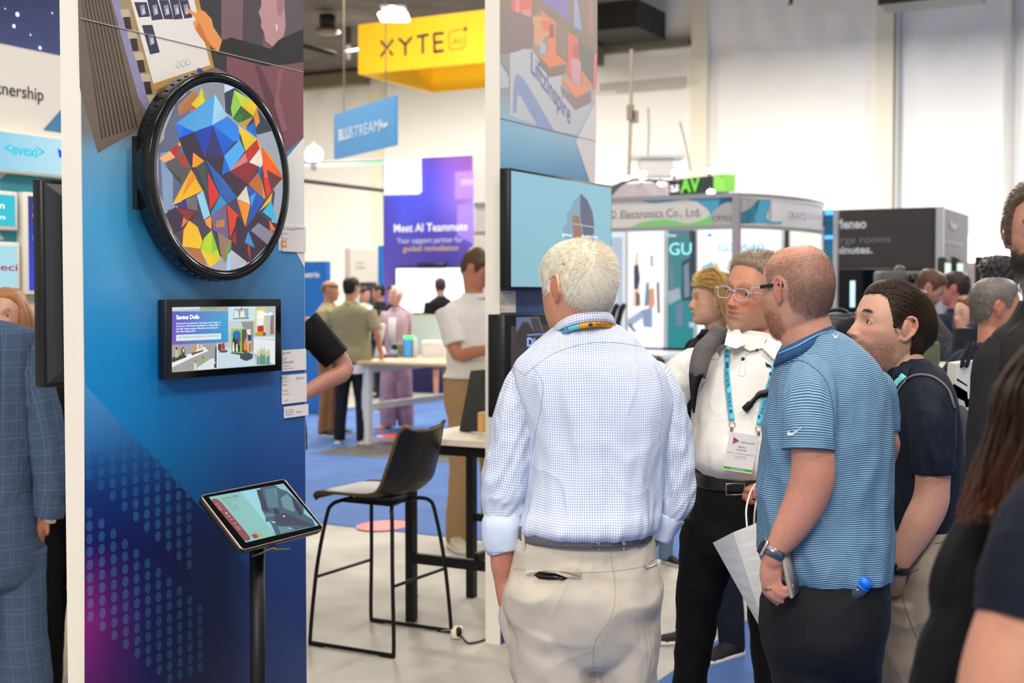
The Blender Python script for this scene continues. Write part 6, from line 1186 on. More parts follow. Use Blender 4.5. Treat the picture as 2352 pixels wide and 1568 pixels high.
class Surf:
    def __init__(s, *objs):
        V = []; Fc = []; n = 0
        for o in objs:
            off = A3(parent_off(o.parent)) if o.parent else A3([0, 0, 0]); m = o.data; k = len(m.vertices); co = np.empty(k*3); m.vertices.foreach_get('co', co); V += (co.reshape(-1, 3)+off).tolist(); Fc += [tuple(i+n for i in p.vertices) for p in m.polygons]; n += k
        s.t = BVHTree.FromPolygons([Vector(v) for v in V], Fc)
    def hit(s, x, y, off=0.):
        r = ray(x, y); h, nn, _, d = s.t.ray_cast(Vector(CAM), Vector(r).normalized())
        if h is None: return None, None
        nn = A3(nn); nn = nn if np.dot(nn, r) < 0 else -nn
        return A3(h)+nn*off, nn
    def line(s, pts, rad, m, parent, name='seam', off=.0004, k=10, n=6, rads=None):
        Q = cr(A3(pts, float), k) if len(pts) > 2 else A3([A3(pts[0])*(1-t)+A3(pts[1])*t for t in np.linspace(0, 1, 14)]); out = []
        for x, y in Q:
            h, nn = s.hit(x, y, off)
            if h is not None: out.append(h)
        if len(out) < 3: return None
        b = MB(); b.tube(out, rad, n, 1); return b.build(name, m, parent)
    def ribbon(s, pts, wpx, m, parent, name, off=.002, k=8, thick=.0012, dirv=None, colf=None):
        Q = cr(A3(pts, float), k) if len(pts) > 2 else A3([A3(pts[0])*(1-t)+A3(pts[1])*t for t in np.linspace(0, 1, 14)]); T_ = np.gradient(Q, axis=0); L_ = []; R_ = []; LB = []; RB = []
        last = None
        for (x, y), (tx_, ty_) in zip(Q, T_):
            l_ = math.hypot(tx_, ty_)+1e-9; nx, ny = -ty_/l_*wpx/2, tx_/l_*wpx/2
            if dirv is not None: nx, ny = dirv[0]*wpx/2, dirv[1]*wpx/2
            h1, n1 = s.hit(x-nx, y-ny, off); h2, n2 = s.hit(x+nx, y+ny, off)
            if h1 is None or h2 is None: continue
            L_.append([h1, h2, h2-n2*thick, h1-n1*thick])
        if len(L_) < 2: return None
        b = MB(); b.loft(A3(L_)); return b.build(name, m, parent)
    def decal(s, polys, m, parent, name, off=.0012, dens=3):
        b = MB()
        for pts in polys:
            q = []
            for i in range(len(pts)):
                a, c = A3(pts[i], float), A3(pts[(i+1) % len(pts)], float)
                for k in range(dens):
                    h, nn = s.hit(*(a*(1-k/dens)+c*k/dens), off)
                    if h is not None: q.append(h)
            if len(q) > 2: b.poly(q); b.poly(q, flip=True)
        return b.build(name, m, parent, flat=True) if b.v else None
    def text(s, st, x0, yb, x1, cap, m, parent, off=.0015, ang=0., name='lettering'):
        """lettering wrapped on the surface, from pixel (x0,yb), width x1-x0, rotated by ang"""
        cu = bpy.data.curves.new(name, 'FONT'); cu.body = st; cu.size = 1.; cu.resolution_u = 2; cu.offset = .01
        o = bpy.data.objects.new(name, cu); C.objects.link(o); dg = bpy.context.evaluated_depsgraph_get(); dg.update(); me = bpy.data.meshes.new_from_object(o.evaluated_get(dg)); C.objects.unlink(o); bpy.data.objects.remove(o)
        n = len(me.vertices); co = np.empty(n*3); me.vertices.foreach_get('co', co); co = co.reshape(-1, 3); X = (co[:, 0]-co[:, 0].min())/(np.ptp(co[:, 0])+1e-9)*(x1-x0); Y = co[:, 1]/.69*cap
        ca, sa = cos(R(ang)), sin(R(ang)); V = []; lh = None
        for a, b_ in zip(X, Y):
            h, nn = s.hit(x0+a*ca+b_*sa, yb+a*sa-b_*ca, off); 
            if h is None: h = lh if lh is not None else P(x0, yb, 3)
            V.append(h); lh = h
        off_ = A3(parent_off(parent)); me.vertices.foreach_set('co', (A3(V)-off_).ravel()); me.update(); me.materials.clear(); me.materials.append(m)
        o = bpy.data.objects.new(name, me); C.objects.link(o); o.parent = parent; return o
def hand(mb, wr, d, pn, k=1., curl=.35, spread=.12, side=1, thumb=True):
    """wrist point, finger direction, palm normal; side=+1 thumb towards cross(d,pn)"""
    d = nz(A3(d, float)); pn = nz(A3(pn, float)-d*np.dot(pn, d)); sd = np.cross(d, pn)*side
    mb.tube([wr, wr+d*.03*k, wr+d*.065*k, wr+d*.088*k], A3([(.030, .021), (.036, .0165), (.041, .0145), (.038, .011)])*k, 16, 3, ref=sd)
    for i, (o, l, r) in enumerate(((.030, .070, .0088), (.011, .078, .0090), (-.009, .073, .0086), (-.028, .058, .0076))):
        b0 = wr+d*(.080 if i < 3 else .074)*k+sd*o*k; dd = nz(d+sd*spread*(o/.03)); pts = [b0-dd*.015*k, b0]; q = b0; ang = 0
        for f_, cc in ((.45, .6), (.32, 1.), (.25, .8)):
            ang += curl*cc; v = dd*cos(ang)+pn*sin(ang); q = q+v*l*f_*k; pts.append(q)
        mb.tube(pts, A3([r*1.05, r*1.08, r, r*.93, r*.8])*k, 10, 2)
    if thumb:
        b0 = wr+d*.022*k+sd*.026*k; mb.tube([b0-sd*.008*k, b0+(d*.55+sd*.75+pn*.25)*.028*k, b0+(d*.8+sd*.62+pn*.35)*.055*k, b0+(d*.95+sd*.4+pn*.45)*.078*k], A3([.015, .0125, .0108, .0085])*k, 10, 2)
def shoe(mb, heel, d, k=1., sole=None):
    d = nz(A3(d, float)*A3([1, 1, 0])); s_ = A3([d[1], -d[0], 0]); rs = []
    for t, w, h in ((-.02, .02, .03), (0, .034, .07), (.05, .037, .085), (.10, .039, .075), (.16, .045, .05), (.21, .046, .042), (.25, .036, .032), (.27, .015, .02)):
        c = A3(heel)+d*t*k+Z*(h/2)*k; rs.append(ring(c, w*k, h/2*k, s_, Z, 16, 2.8))
    mb.loft(A3(rs))
    if sole is not None:
        rs = []
        for t, w in ((-.025, .02), (0, .037), (.10, .042), (.2, .05), (.25, .04), (.276, .015)): rs.append(ring(A3(heel)+d*t*k+Z*.013*k, w*k, .013*k, s_, Z, 12, 4))
        sole.loft(A3(rs))
HM = {}
def cloth(name, col, **kw): 
    kw.setdefault('rough', .8); kw.setdefault('bump', (260, .15, .0008)); kw.setdefault('spec', .28); kw.setdefault('crease', (7, .3)); return mat(name, col, **kw)
def human(label, x, Y, h=1.75, yaw=180, hyaw=None, pitch=0, skin=(214, 160, 132), hairc=(60, 45, 35), hairstyle='short', top=None, topm=None, legm=None, shoem=None, sleeve='short',
          arms=((0, .06, -.12), (0, .06, -.12)), elbows=None, wide=1., belly=0., vox=.009, fz=0., legs='long', stance=.1, xpx=True, step=0., lean=0., hands=True, collar=True, beard=None, extra=None, female=False, name='person', k_head=1., solem=None):
    """generic standing figure; arms: for each side (right, left) hand target relative to shoulder in local frame"""
    px_ = ((x-CX)/F*Y) if xpx else x; base = A3([px_, Y, 0]); k = h/1.78; Rm = rotm(yaw)
    t = thing(name, label, 'person', base)
    def W(p): return base+k*(A3(p, float)@Rm.T)
    def WW(ps): return A3([W(p) for p in ps])
    w_ = wide*(.9 if female else 1.); sh = .178*w_
    hc = W((0, .015+lean, 0))*A3([1, 1, 0])+Z*(h-.12*k_head*k); H = Head(hc, hyaw if hyaw is not None else yaw, pitch, k=k*k_head, rows=70, cols=80)
    bd = MB(); H.add(bd, neck=([H.w((0, -.018, -.04)), W((0, -.01+lean*.7, 1.50)), W((0, -.01+lean*.5, 1.42))], A3([.055, .057, .07])*k*(.88 if female else 1)))
    def tring(rows, n=40, sc=1.):
        rs = []
        for z_, a, b_, yc, pp in cr(A3(rows, float), 4): rs.append(ring(W((0, yc+lean*max(0, (z_-.95)/.6), z_)), a*k*sc, b_*k*sc, nz(W((1, 0, 0))-W((0, 0, 0))), nz(W((0, 1, 0))-W((0, 0, 0))), n, pp))
        return A3(rs)
    TR = [(.86, .170*w_, .118, .0, 2.3), (.96, .174*w_, .125+belly*.3, .0+belly*.2, 2.3), (1.07, (.150 if female else .164)*w_, .112+belly, .01+belly*.8, 2.3), (1.20, .160*w_, .115+belly*.7, .01+belly*.5, 2.3), (1.32, .176*w_, .122, .008, 2.3), (1.41, .180*w_, .108, -.004, 2.2), (1.465, .135*w_, .085, -.012, 2.1), (1.505, .070, .062, -.012, 2.)]
    bd.loft(tring(TR, sc=.9))
    am = []
    for i, sx in enumerate((1, -1)):
        S_ = A3([sx*sh, -.005+lean*.9, 1.425]); tgt = S_+A3([arms[i][0]*sx, arms[i][1], arms[i][2]]) if len(arms[i]) == 3 else None
        if elbows and elbows[i] is not None: E_ = S_+A3(elbows[i])*A3([sx, 1, 1])
        else:
            v = tgt-S_; L_ = np.linalg.norm(v); a_, b_ = .285, .255; L2_ = min(L_, .53); v = v/max(L_, 1e-6); tgt = S_+v*L2_
            ca = (a_*a_+L2_*L2_-b_*b_)/(2*a_*L2_); ca = min(1, max(-1, ca)); hgt = a_*math.sqrt(max(0, 1-ca*ca)); pole = A3([sx*.45, -.8, -.35]); pole = nz(pole-v*np.dot(pole, v)); E_ = S_+v*a_*ca+pole*hgt
        am.append((S_, E_, tgt, sx))
        wr = tgt; bd.tube(WW([S_*.9+E_*.1, S_*.5+E_*.5, E_, E_*.55+wr*.45, wr]), A3([.045, .045, .038, .036, .026])*k*(.85 if female else 1), 14, 3)
        if hands:
            d_ = nz(wr-E_); pn = A3([-sx, .3, 0]); hand(bd, W(wr), W(wr+d_)-W(wr), W(pn)-W((0, 0, 0)), k*(.9 if female else 1), .5, side=1 if sx > 0 else -1)
    if legs != 'long' or True:
        for sx in (1, -1):
            st = step*sx; bd.tube(WW([(sx*.09, 0, .9), (sx*.095, .01+st*.5, .5), (sx*(.095+stance*.3), -.02+st, .09)]), A3([.075, .052, .038])*k, 14, 3)
    body = bd.build('body', skinm, t, fuse=vox, sm=2, colfn=skin_col(H, skin, stub=beard, stubk=.75 if beard else 0, scalp=hairc, scalpf=(lambda p: .75*ss_(p[:, 2]+.9*np.maximum(0, -p[:, 1]), .085, .1)*(1-ss_(p[:, 2], .085, .11)*.0)) if hairstyle == 'bald_fuzz' else None))
    # shirt
    if topm:
        s_ = MB(); TT = [list(r) for r in TR]; lo = {'hip': .88, 'tuck': 1.02, 'long': .80}.get(top, .90); TT = [(lo, .176*w_, .128+belly*.6, belly*.4, 2.3)]+[tuple(r) for r in TR if r[0] > lo+.03]; TT = [(z_, a+.012, b_+.014, yc, pp) for z_, a, b_, yc, pp in TT]
        s_.loft(fold(.006, 2., 9, seed=px_+Y)(tring(TT, 56)))
        for S_, E_, wr, sx in am:
            if sleeve == 'long': pts, rr = [S_*1.0, S_*.5+E_*.5, E_, E_*.5+wr*.5, E_*.04+wr*.96], [.066, .062, .055, .050, .040]
            elif sleeve == 'short': pts, rr = [S_, S_*.6+E_*.4, S_*.22+E_*.78], [.068, .066, .064]
            else: continue
            s_.tube(WW(pts), A3(rr)*k*(.85 if female else 1), 28, 5, cap='flat' if sleeve == 'short' else 'round', fold=fold(.006, 1.5, 14, seed=sx+Y))
        s_.build('jacket' if sleeve == 'long' else 'shirt', topm, t, fuse=vox*.95, sm=2)
        if collar:
            c_ = MB(); cc = W((0, -.012+lean*.7, 1.49)); c_.loft(A3([ring(cc+Z*z_*k, r1*k, r2*k, Rm[:, 0], Rm[:, 1], 28) for z_, r1, r2 in ((-.01, .085, .08), (.03, .066, .066), (.035, .070, .070), (-.005, .092, .09))])); c_.build('collar', topm, t)
    if legm:
        l_ = MB(); l_.loft(tring([(.80, .165*w_, .115, 0, 2.3), (.88, .176*w_, .128+belly*.2, 0, 2.3), (.98, .176*w_, .125+belly*.4, belly*.2, 2.3), (1.05, .166*w_, .116+belly*.7, belly*.6, 2.3)], 48))
        for sx in (1, -1):
            st = step*sx; q = [(sx*.088, 0, .90), (sx*.095, .005+st*.3, .70), (sx*(.095+stance*.15), .01+st*.6, .47), (sx*(.095+stance*.3), -.01+st, .25), (sx*(.095+stance*.35), -.02+st, .035)]; rr = [.094, .088, .072, .066, .062]
            if legs == 'wide': rr = [.095, .1, .105, .105, .1]
            if legs == 'short': q = q[:3]; rr = [.095, .092, .09]
            l_.tube(WW(q), A3(rr)*k, 26, 6, cap='flat', fold=fold(.008, 1.3, 9, seed=sx*3+Y))
        l_.build('trousers' if legs != 'short' else 'shorts', legm, t, fuse=vox, sm=2)
    if shoem:
        for sx in (1, -1):
            st = step*sx; b = MB(); so = MB(); dd = W((sx*.25, 1, 0))-W((0, 0, 0)); shoe(b, W((sx*(.1+stance*.33), -.06+st, 0)), dd, k*1.02, so); o = b.build('shoe', shoem, t); so.build('sole', solem or mat('sole_white', (225, 222, 215), .6), o)
    hb = MB(); hcl = lin(hairc)
    if hairstyle == 'short':
        mk = hairline([(0, .078), (.6, .074), (.9, .052), (1.05, .01), (1.28, .0), (1.4, .035), (1.7, .035), (1.9, -.01), (2.3, -.045), (3.2, -.06)], .016)
        hair_shell(H, hb, mk, lambda p: .003+.012*ss_(p[:, 2], .0, .10)+.0015*np.sin(p[:, 0]*210)*np.sin(p[:, 1]*180+p[:, 2]*160), lambda p: np.tile(hcl, (len(p), 1)))
        if Y < 10: rt, nn = H.surf(2600, mk); rt = rt+nn*.004; strands(rt, nn, drape((0, -.3, -1.), .25), lambda p: .008+.012*ss_(p[:, 2], .0, .1), 3, .0009, hb, lambda p: np.tile(hcl*1.15, (len(p), 1)), .05, H)
    elif hairstyle == 'ring':
        mk = lambda p: ss_(p[:, 2]+.95*np.maximum(0, -p[:, 1]), .03, .05)*ss_(p[:, 2], -.07, -.055)*(1-ss_(p[:, 2], .06, .085)); hair_shell(H, hb, mk, lambda p: .006+0*p[:, 0], lambda p: np.tile(hcl, (len(p), 1)))
    elif hairstyle == 'long':
        mk = hairline([(0, .088), (.5, .082), (.9, .055), (1.1, .0), (1.4, -.04), (3.2, -.08)], .01); hair_shell(H, hb, mk, lambda p: .012+.004*np.sin(p[:, 0]*120), lambda p: np.tile(hcl, (len(p), 1)))
        for q in np.linspace(-1, 1, 11):
            a = q*pi*.62-pi/2; x0, y0 = .078*cos(a), -.01+.09*sin(a); hb.tube([H.w((x0*.8, y0*.8, .06)), H.w((x0*1.08, y0*1.05, .0)), H.w((x0*1.2, y0*1.12-.005, -.08)), H.w((x0*1.15, y0*1.1-.005, -.17))], A3([.02, .026, .026, .012])*H.k, 10, 4, col=tuple(np.clip(A3(hairc)*(1+.15*sin(q*40)), 0, 255)))
    elif hairstyle == 'curly':
        mk = lambda p: ss_(p[:, 2]+.95*np.maximum(0, -p[:, 1]), .05, .07); hair_shell(H, hb, mk, lambda p: .035+.012*np.sin(p[:, 0]*170)*np.sin(p[:, 1]*150)*np.sin(p[:, 2]*160), lambda p: np.tile(hcl, (len(p), 1)))
    if hb.v: hb.build('hair', hairm, t)
    if abs(((hyaw if hyaw is not None else yaw)) % 360-180) < 115: H.eyes(t)
    if extra: extra(t, W, H, k)
    return t, W, H
# ------------------------------------------------------------ visitors in the background
def lanyard(t, W, H, k, m=None, pts=None, w=.012):
    m = m or mat('teal_lanyard', (90, 185, 205), .6); pts = pts or [(.06, -.04, 1.50), (.07, .09, 1.42), (.04, .145, 1.25), (.0, .15, 1.08)]
    for sx in (1, -1):
        b = MB(); b.tube([W((x*sx, y, z)) for x, y, z in pts], A3([w, .002])*k if False else [(w*k, .002)]*len(pts), 8, 4, ref=W((1, 0, 0))-W((0, 0, 0))); b.build('lanyard', m, t)
hang = ((.05, .02, -.53), (.05, .02, -.53))
khaki = cloth('khaki_cotton', (170, 138, 100)); olive = cloth('olive_cotton', (156, 146, 112)); navyc = cloth('dark_navy_cotton', (26, 30, 44)); blackc = cloth('black_cotton', (18, 18, 20)); whitec = cloth('white_cotton', (226, 222, 216)); tanp = cloth('tan_trousers', (152, 108, 70)); pinkc = cloth('pink_suiting', (200, 170, 184)); darkshoe = cloth('dark_shoe', (40, 38, 40)); tanshoe = cloth('tan_shoe', (180, 120, 85)); beigeshoe = cloth('beige_shoe', (205, 192, 165)); greyc = cloth('grey_cotton', (90, 90, 96))
human('bald man in tan shirt and brown trousers talking at the far left of the aisle', 757, 15.2, 1.80, 250, 262, skin=(210, 150, 120), hairc=(110, 84, 70), hairstyle='ring', top='hip', topm=cloth('tan_shirt', (172, 160, 122)), legm=tanp, shoem=darkshoe, arms=((.0, .2, -.3), (.0, .25, -.3)), vox=.011)
human('broad man with black hair in olive T-shirt, seen from behind', 806, 14.3, 1.82, -12, -28, hairc=(34, 26, 24), top='hip', topm=olive, legm=navyc, shoem=beigeshoe, wide=1.22, arms=((.08, .12, -.44), (.02, .2, -.35)), vox=.011, extra=lambda t, W, H, k: lanyard(t, W, H, k, mat('teal_lanyard', (90, 185, 205), .6), [(.02, -.06, 1.52), (.05, -.055, 1.52), (.075, -.02, 1.51)]))
def pink_extra(t, W, H, k):
    lanyard(t, W, H, k)
    b = MB(); b.loft(A3([[W((-.05, .125, 1.40)), W((.05, .125, 1.40)), W((.045, .15, 1.05)), W((-.045, .15, 1.05))], [W((-.05, .15, 1.40)), W((.05, .15, 1.40)), W((.045, .17, 1.05)), W((-.045, .17, 1.05))]])); b.build('white_blouse', whitec, t)
human('older woman in pink suit with short white hair, looking up', 910, 15.9, 1.73, 165, 128, 22, skin=(225, 175, 155), hairc=(240, 234, 226), top='long', topm=pinkc, legm=cloth('pink_trousers', (176, 144, 164)), shoem=tanshoe, sleeve='long', legs='wide', arms=((.0, .22, -.28), (.06, .05, -.48)), female=True, vox=.010, stance=.0, step=.06, extra=pink_extra, solem=tanshoe)
human('man in black shirt and shorts walking past the white booth screen', 1012, 20.3, 1.88, 20, 10, hairc=(70, 50, 44), top='hip', topm=blackc, legm=cloth('grey_shorts', (60, 60, 66)), legs='short', shoem=beigeshoe, arms=hang, step=.16, vox=.014)
human('small distant visitor in white shirt beside the dark booth cabinet', 838, 21.5, 1.74, 200, 230, hairc=(50, 36, 36), top='hip', topm=whitec, legm=greyc, shoem=darkshoe, arms=hang, vox=.016)
human('distant dark-haired visitor in black, left of the purple wall', 872, 20.4, 1.78, 90, 90, hairc=(30, 26, 28), top='hip', topm=blackc, legm=navyc, shoem=darkshoe, arms=((.0, .2, -.35), (.0, .2, -.35)), vox=.016)
human('distant visitor in black half hidden behind the pink-suited woman', 904, 18.2, 1.76, 170, 170, hairc=(40, 34, 36), top='hip', topm=blackc, legm=navyc, shoem=darkshoe, arms=hang, vox=.016, hands=False)
human('tall man in white polo shirt and khaki trousers, cut off by the second panel', 1092, 8.5, 1.93, 215, 245, -28, skin=(205, 140, 112), hairc=(92, 68, 52), top='tuck', topm=whitec, legm=khaki, shoem=beigeshoe, wide=1.15, arms=((-.12, .34, -.22), (-.10, .34, -.24)), vox=.008, belly=.03, extra=lambda t, W, H, k: lanyard(t, W, H, k, mat('navy_lanyard', (70, 90, 130), .6)))
human('person in black T-shirt with bent bare elbow, half hidden by the blue panel', 588, 5.9, 1.9, 178, 200, skin=(214, 158, 138), hairc=(60, 50, 45), top='hip', topm=blackc, legm=navyc, shoem=darkshoe, wide=1.15, arms=((-.02, .2, -.22), (.02, .22, -.30)), elbows=((.10, -.02, -.26), (.17, -.03, -.20)), stance=-.1, vox=.007)
# right-hand background
human('bearded man in charcoal top reading a phone by the charcoal booth', 2128, 8.9, 1.80, 262, 250, -28, skin=(214, 158, 135), hairc=(96, 66, 50), beard=(90, 58, 44), top='hip', topm=cloth('charcoal_knit', (66, 64, 66)), legm=navyc, shoem=darkshoe, arms=((.0, .42, -.22), (.0, .42, -.26)), vox=.009)
human('man in navy sweater with purple lanyard, seen from behind', 2196, 9.6, 1.80, 35, 60, skin=(214, 140, 118), hairc=(58, 46, 44), top='hip', topm=cloth('navy_sweater', (34, 42, 66)), legm=navyc, shoem=darkshoe, sleeve='long', arms=((.05, .2, -.42), (.05, .2, -.42)), vox=.009, extra=lambda t, W, H, k: lanyard(t, W, H, k, mat('purple_lanyard', (110, 80, 160), .6), [(.0, -.07, 1.525), (.045, -.06, 1.53), (.075, -.02, 1.52)], .014))
human('reddish-haired visitor just behind the bearded phone reader', 2100, 8.5, 1.67, 200, 200, skin=(216, 160, 140), hairc=(92, 52, 38), top='hip', topm=cloth('dark_grey_knit', (56, 54, 56)), legm=navyc, shoem=darkshoe, sleeve='long', arms=((-.05, .35, -.42), (.0, .35, -.30)), vox=.009)
human('woman with auburn hair and pale face behind the grey-haired man', 2228, 7.9, 1.63, 118, 110, skin=(232, 186, 160), hairc=(120, 74, 48), hairstyle='long', top='hip', topm=cloth('ink_blue_knit', (34, 38, 60)), legm=navyc, shoem=darkshoe, sleeve='long', arms=((.0, .2, -.35), (.0, .2, -.35)), vox=.009, female=True)
human('visitor with dark curly hair in front of the red booth wall', 2292, 7.0, 1.82, 10, 0, skin=(190, 130, 105), hairc=(36, 30, 32), hairstyle='curly', top='hip', topm=navyc, legm=navyc, shoem=darkshoe, arms=hang, vox=.010)
gm = human('grey-haired man in navy shirt facing right, carrying a white tote bag', 2282, 5.2, 1.70, -72, -97, skin=(206, 142, 112), hairc=(112, 104, 98), hairstyle='short', top='hip', topm=cloth('midnight_shirt', (24, 28, 50)), legm=navyc, shoem=darkshoe, sleeve='long', arms=((.02, .0, -.50), (.03, -.12, -.48)), vox=.007, belly=.03)
human('blonde smiling woman in black jacket, behind the man in the white polo', 1640, 6.0, 1.735, 115, 100, 2, skin=(236, 182, 152), hairc=(205, 165, 100), hairstyle='none', top='hip', topm=blackc, legm=navyc, shoem=darkshoe, sleeve='long', arms=((.05, .1, -.5), (.05, .1, -.5)), vox=.005, female=True, name='person', extra=lambda t, W, H, k: HM.update(blonde=(t, H)))
def skin3(c): return c
t_, H_ = HM['blonde']; hb = MB(); bl = lin((206, 166, 100)); mk = lambda p: ss_(p[:, 2]+.9*np.maximum(0, -p[:, 1]), .05, .066)
hair_shell(H_, hb, mk, lambda p: .016+.003*np.sin(p[:, 1]*160+p[:, 2]*60), lambda p: np.tile(bl*.8, (len(p), 1)))
rt, nn = H_.surf(2600, lambda p: ss_(p[:, 2]+.9*np.maximum(0, -p[:, 1]), .055, .065)); rt = rt+nn*.014
dfl = drape((0, -.35, -1.), .10, part=True)
strands(rt, nn, dfl, lambda p: .14+.10*ss_(p[:, 2], .0, .1), 9, .0016, hb, lambda p: np.tile(bl, (len(p), 1))*(1+.25*nr.uniform(-1, 1, (len(p), 1))), .06, H_); hb.build('hair', hairm, t_)
# smile teeth
b = MB(); b.tube([H_.w((x, .0935-.5*x*x*10, -.0575+abs(x)*.12)) for x in (-.014, -.007, 0, .007, .014)], [(.0022, .002)]*5, 8, 2, ref=(0, 0, 1)); b.build('teeth', mat('tooth_white', (240, 236, 228), .3), t_)
human('person in grey shirt and jeans glimpsed between the two nearest men', 1502, 7.9, 1.27, 200, 200, hairc=(70, 56, 46), top='hip', topm=cloth('pale_grey_shirt', (200, 196, 194)), legm=cloth('washed_jeans', (98, 120, 140)), shoem=darkshoe, arms=hang, vox=.010, wide=1.15)
# tote bag of the grey-haired man
t = thing('tote_bag', 'white tote bag with black diamond print hanging beside the grey-haired man', 'bag', P(2212, 900, 4.7)); tm = mat('tote_canvas', (222, 216, 208), .8)
D_ = 4.75; q = [P(2196, 835, D_), P(2244, 828, D_+.1), P(2234, 1060, D_+.05), P(2178, 1060, D_-.05)]; b = MB(); b.loft(A3([q, [v+A3([0, .09, 0]) for v in q]])); b.build('bag_body', tm, t, flat=True)
b = MB()
for pts in ([(2190, 880), (2222, 900), (2224, 925), (2186, 908)], [(2198, 868), (2222, 884), (2222, 888), (2197, 873)], [(2214, 918), (2232, 914), (2236, 932), (2218, 936)], [(2196, 935), (2210, 945), (2206, 975), (2190, 960)]): b.poly([P(x_, y_, D_-.03) for x_, y_ in pts]); b.poly([P(x_, y_, D_-.03) for x_, y_ in pts], flip=True)
b.build('black_print', mat('tote_print', (56, 48, 48), .7), t, flat=True)
for k in (0, 12): b = MB(); b.tube([P(2208+k, 840, D_+.02), P(2216+k, 815, D_+.05), P(2226+k, 790, D_+.1)], .008, 8, 3); b.build('strap', blackc, t)
t = thing('info_table', 'white-topped table with small items at right, behind the dark-haired man', 'table', P(2150, 850, 6.3)*A3([1, 1, 0])); b = MB(); c_ = P(2155, 848, 6.6); b.box(c_, (.62, .9, .03), bev=.01); b.build('table_top', mat('info_top', (214, 206, 194), .4), t); b = MB(); b.box(c_*A3([1, 1, .5])-Z*.01, (.5, .7, c_[2]-.04)); b.build('table_base', mat('info_base', (150, 156, 172), .5), t, flat=True)
t = thing('square_canister', 'olive green square canister on the white-topped table', 'canister', P(2125, 840, 6.0)); b = MB(); b.box(P(2124, 812, 6.25), (.12, .12, .125), bev=.02); b.build('body', mat('olive_plastic', (92, 96, 72), .5), t); b = MB(); b.tube([P(2124, 786, 6.25), P(2124, 778, 6.25)], .025, 12, 1); b.build('cap', mat('olive_plastic', (92, 96, 72), .5), t)
t = thing('camcorder', 'grey professional camcorder raised in front of the charcoal booth', 'camera', P(2070, 640, 10.)); cm_ = mat('camera_grey', (84, 84, 82), .5)
b = MB(); b.box(P(2066, 642, 10), (.34, .25, .13), bev=.02); b.box(P(2092, 640, 9.95), (.12, .22, .1), bev=.02); b.build('body', cm_, t); b = MB(); b.sphere(P(2066, 622, 10), (.045, .05, .045), 14, 10); b.build('viewfinder', cm_, t); b = MB(); b.tube([P(2097, 640, 9.83), P(2097, 640, 9.72)], .035, 16, 1, cap='flat'); b.build('lens', blackg, t)
b = MB(); b.tube([P(2062, 655, 10), P(2062, 655, 10)*A3([1, 1, 0])+Z*.02], .03, 10, 1); b.build('support_pole', blackm, t)
t = thing('equipment_case', 'black equipment case with curved handle behind the man in the striped polo', 'case', P(1925, 745, 5.2)); b = MB(); b.box(P(1925, 752, 5.3), (.19, .2, .12), bev=.03); b.build('body', black, t); b = MB(); b.tube([P(1893, 735, 5.25), P(1897, 716, 5.25), P(1930, 711, 5.25), P(1948, 722, 5.25), P(1948, 735, 5.25)], .009, 10, 4); b.build('handle', black, t); b = MB(); b.tube([P(1925, 776, 5.3), P(1925, 776, 5.3)*A3([1, 1, 0])+Z*.02], .03, 12, 1); b.build('stand_pole', blackm, t)
# ============================================================ the people in front
cyan_l = mat('cyan_lanyard', (100, 200, 222), .5); navyink = mat('lanyard_ink', (24, 76, 130), .5)
# ------------------------------------------------------------ A: white-haired man, checked shirt
D = 3.3; base = P(1345, 800, D)*A3([1, 1, 0]); H = Head(P(1326, 668, D), 42, 0, 0, 1.03, male=1.)
tA = thing('person', 'white-haired man in blue checked shirt and light trousers, seen from behind', 'person', base)
bd = MB(); H.add(bd, neck=([H.w((0, -.015, -.03)), P(1338, 735, D), P(1343, 775, D+.005), P(1350, 850, D)], A3([.057, .060, .062, .085])))
pxloft(bd, [(810, 1230, 1460, .08, 0), (900, 1215, 1500, .11, 0), (1100, 1240, 1480, .11, 0), (1300, 1200, 1480, .11, 0)], D, 32, 4)
ptube(bd, [(1215, 870, 30), (1175, 1040, 34), (1155, 1150, 33), (1156, 1235, 30, -.02), (1152, 1290, 26, -.02), (1156, 1330, 22, -.01), (1166, 1372, 25, 0), (1178, 1410, 26, .01)], D, 16, 5, 'round', ry=.85)
ptube(bd, [(1500, 860, 30), (1548, 1050, 32), (1548, 1130, 30), (1522, 1200, 22), (1500, 1240, 16), (1480, 1270, 16)], D, 16, 5, 'round')
for i, (xx, l) in enumerate(((-10, 60), (-2, 68), (8, 64), (16, 52))): ptube(bd, [(1176+xx, 1400, 8.5), (1182+xx, 1400+l*.5, 8), (1184+xx, 1400+l, 7)], D+.01, 8, 3, 'round')
ptube(bd, [(1160, 1345, 11, -.02), (1168, 1372, 9.5, -.03), (1180, 1392, 8.5, -.03)], D, 8, 3, 'round')
for x0 in (1275, 1435): ptube(bd, [(x0, 1300, 60), (x0, 1600, 55), (x0+5, 2120, 35)], D, 14, 3, 'round')
maskA = hairline([(0, .070), (.5, .062), (.8, .045), (.98, .030), (1.08, -.002), (1.27, -.006), (1.34, .028), (1.5, .044), (1.72, .036), (1.84, .0), (2.1, -.030), (2.5, -.046), (3.2, -.050)], .009)
cA = skin_col(H, (226, 160, 128), (205, 98, 80), scalp=(232, 186, 160), scalpf=lambda p: .9*maskA(p), mott=.12)
bd.build('body', skinm, tA, fuse=.0036, sm=3, colfn=cA)
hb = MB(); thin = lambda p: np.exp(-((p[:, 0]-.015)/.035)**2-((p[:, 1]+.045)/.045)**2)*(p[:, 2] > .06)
wc = lambda p: lin((242, 234, 216))[None]*(1-.30*ss_(-p[:, 2], .0, .05)[:, None])*(1-thin(p)[:, None]*A3([.06, .2, .28]))
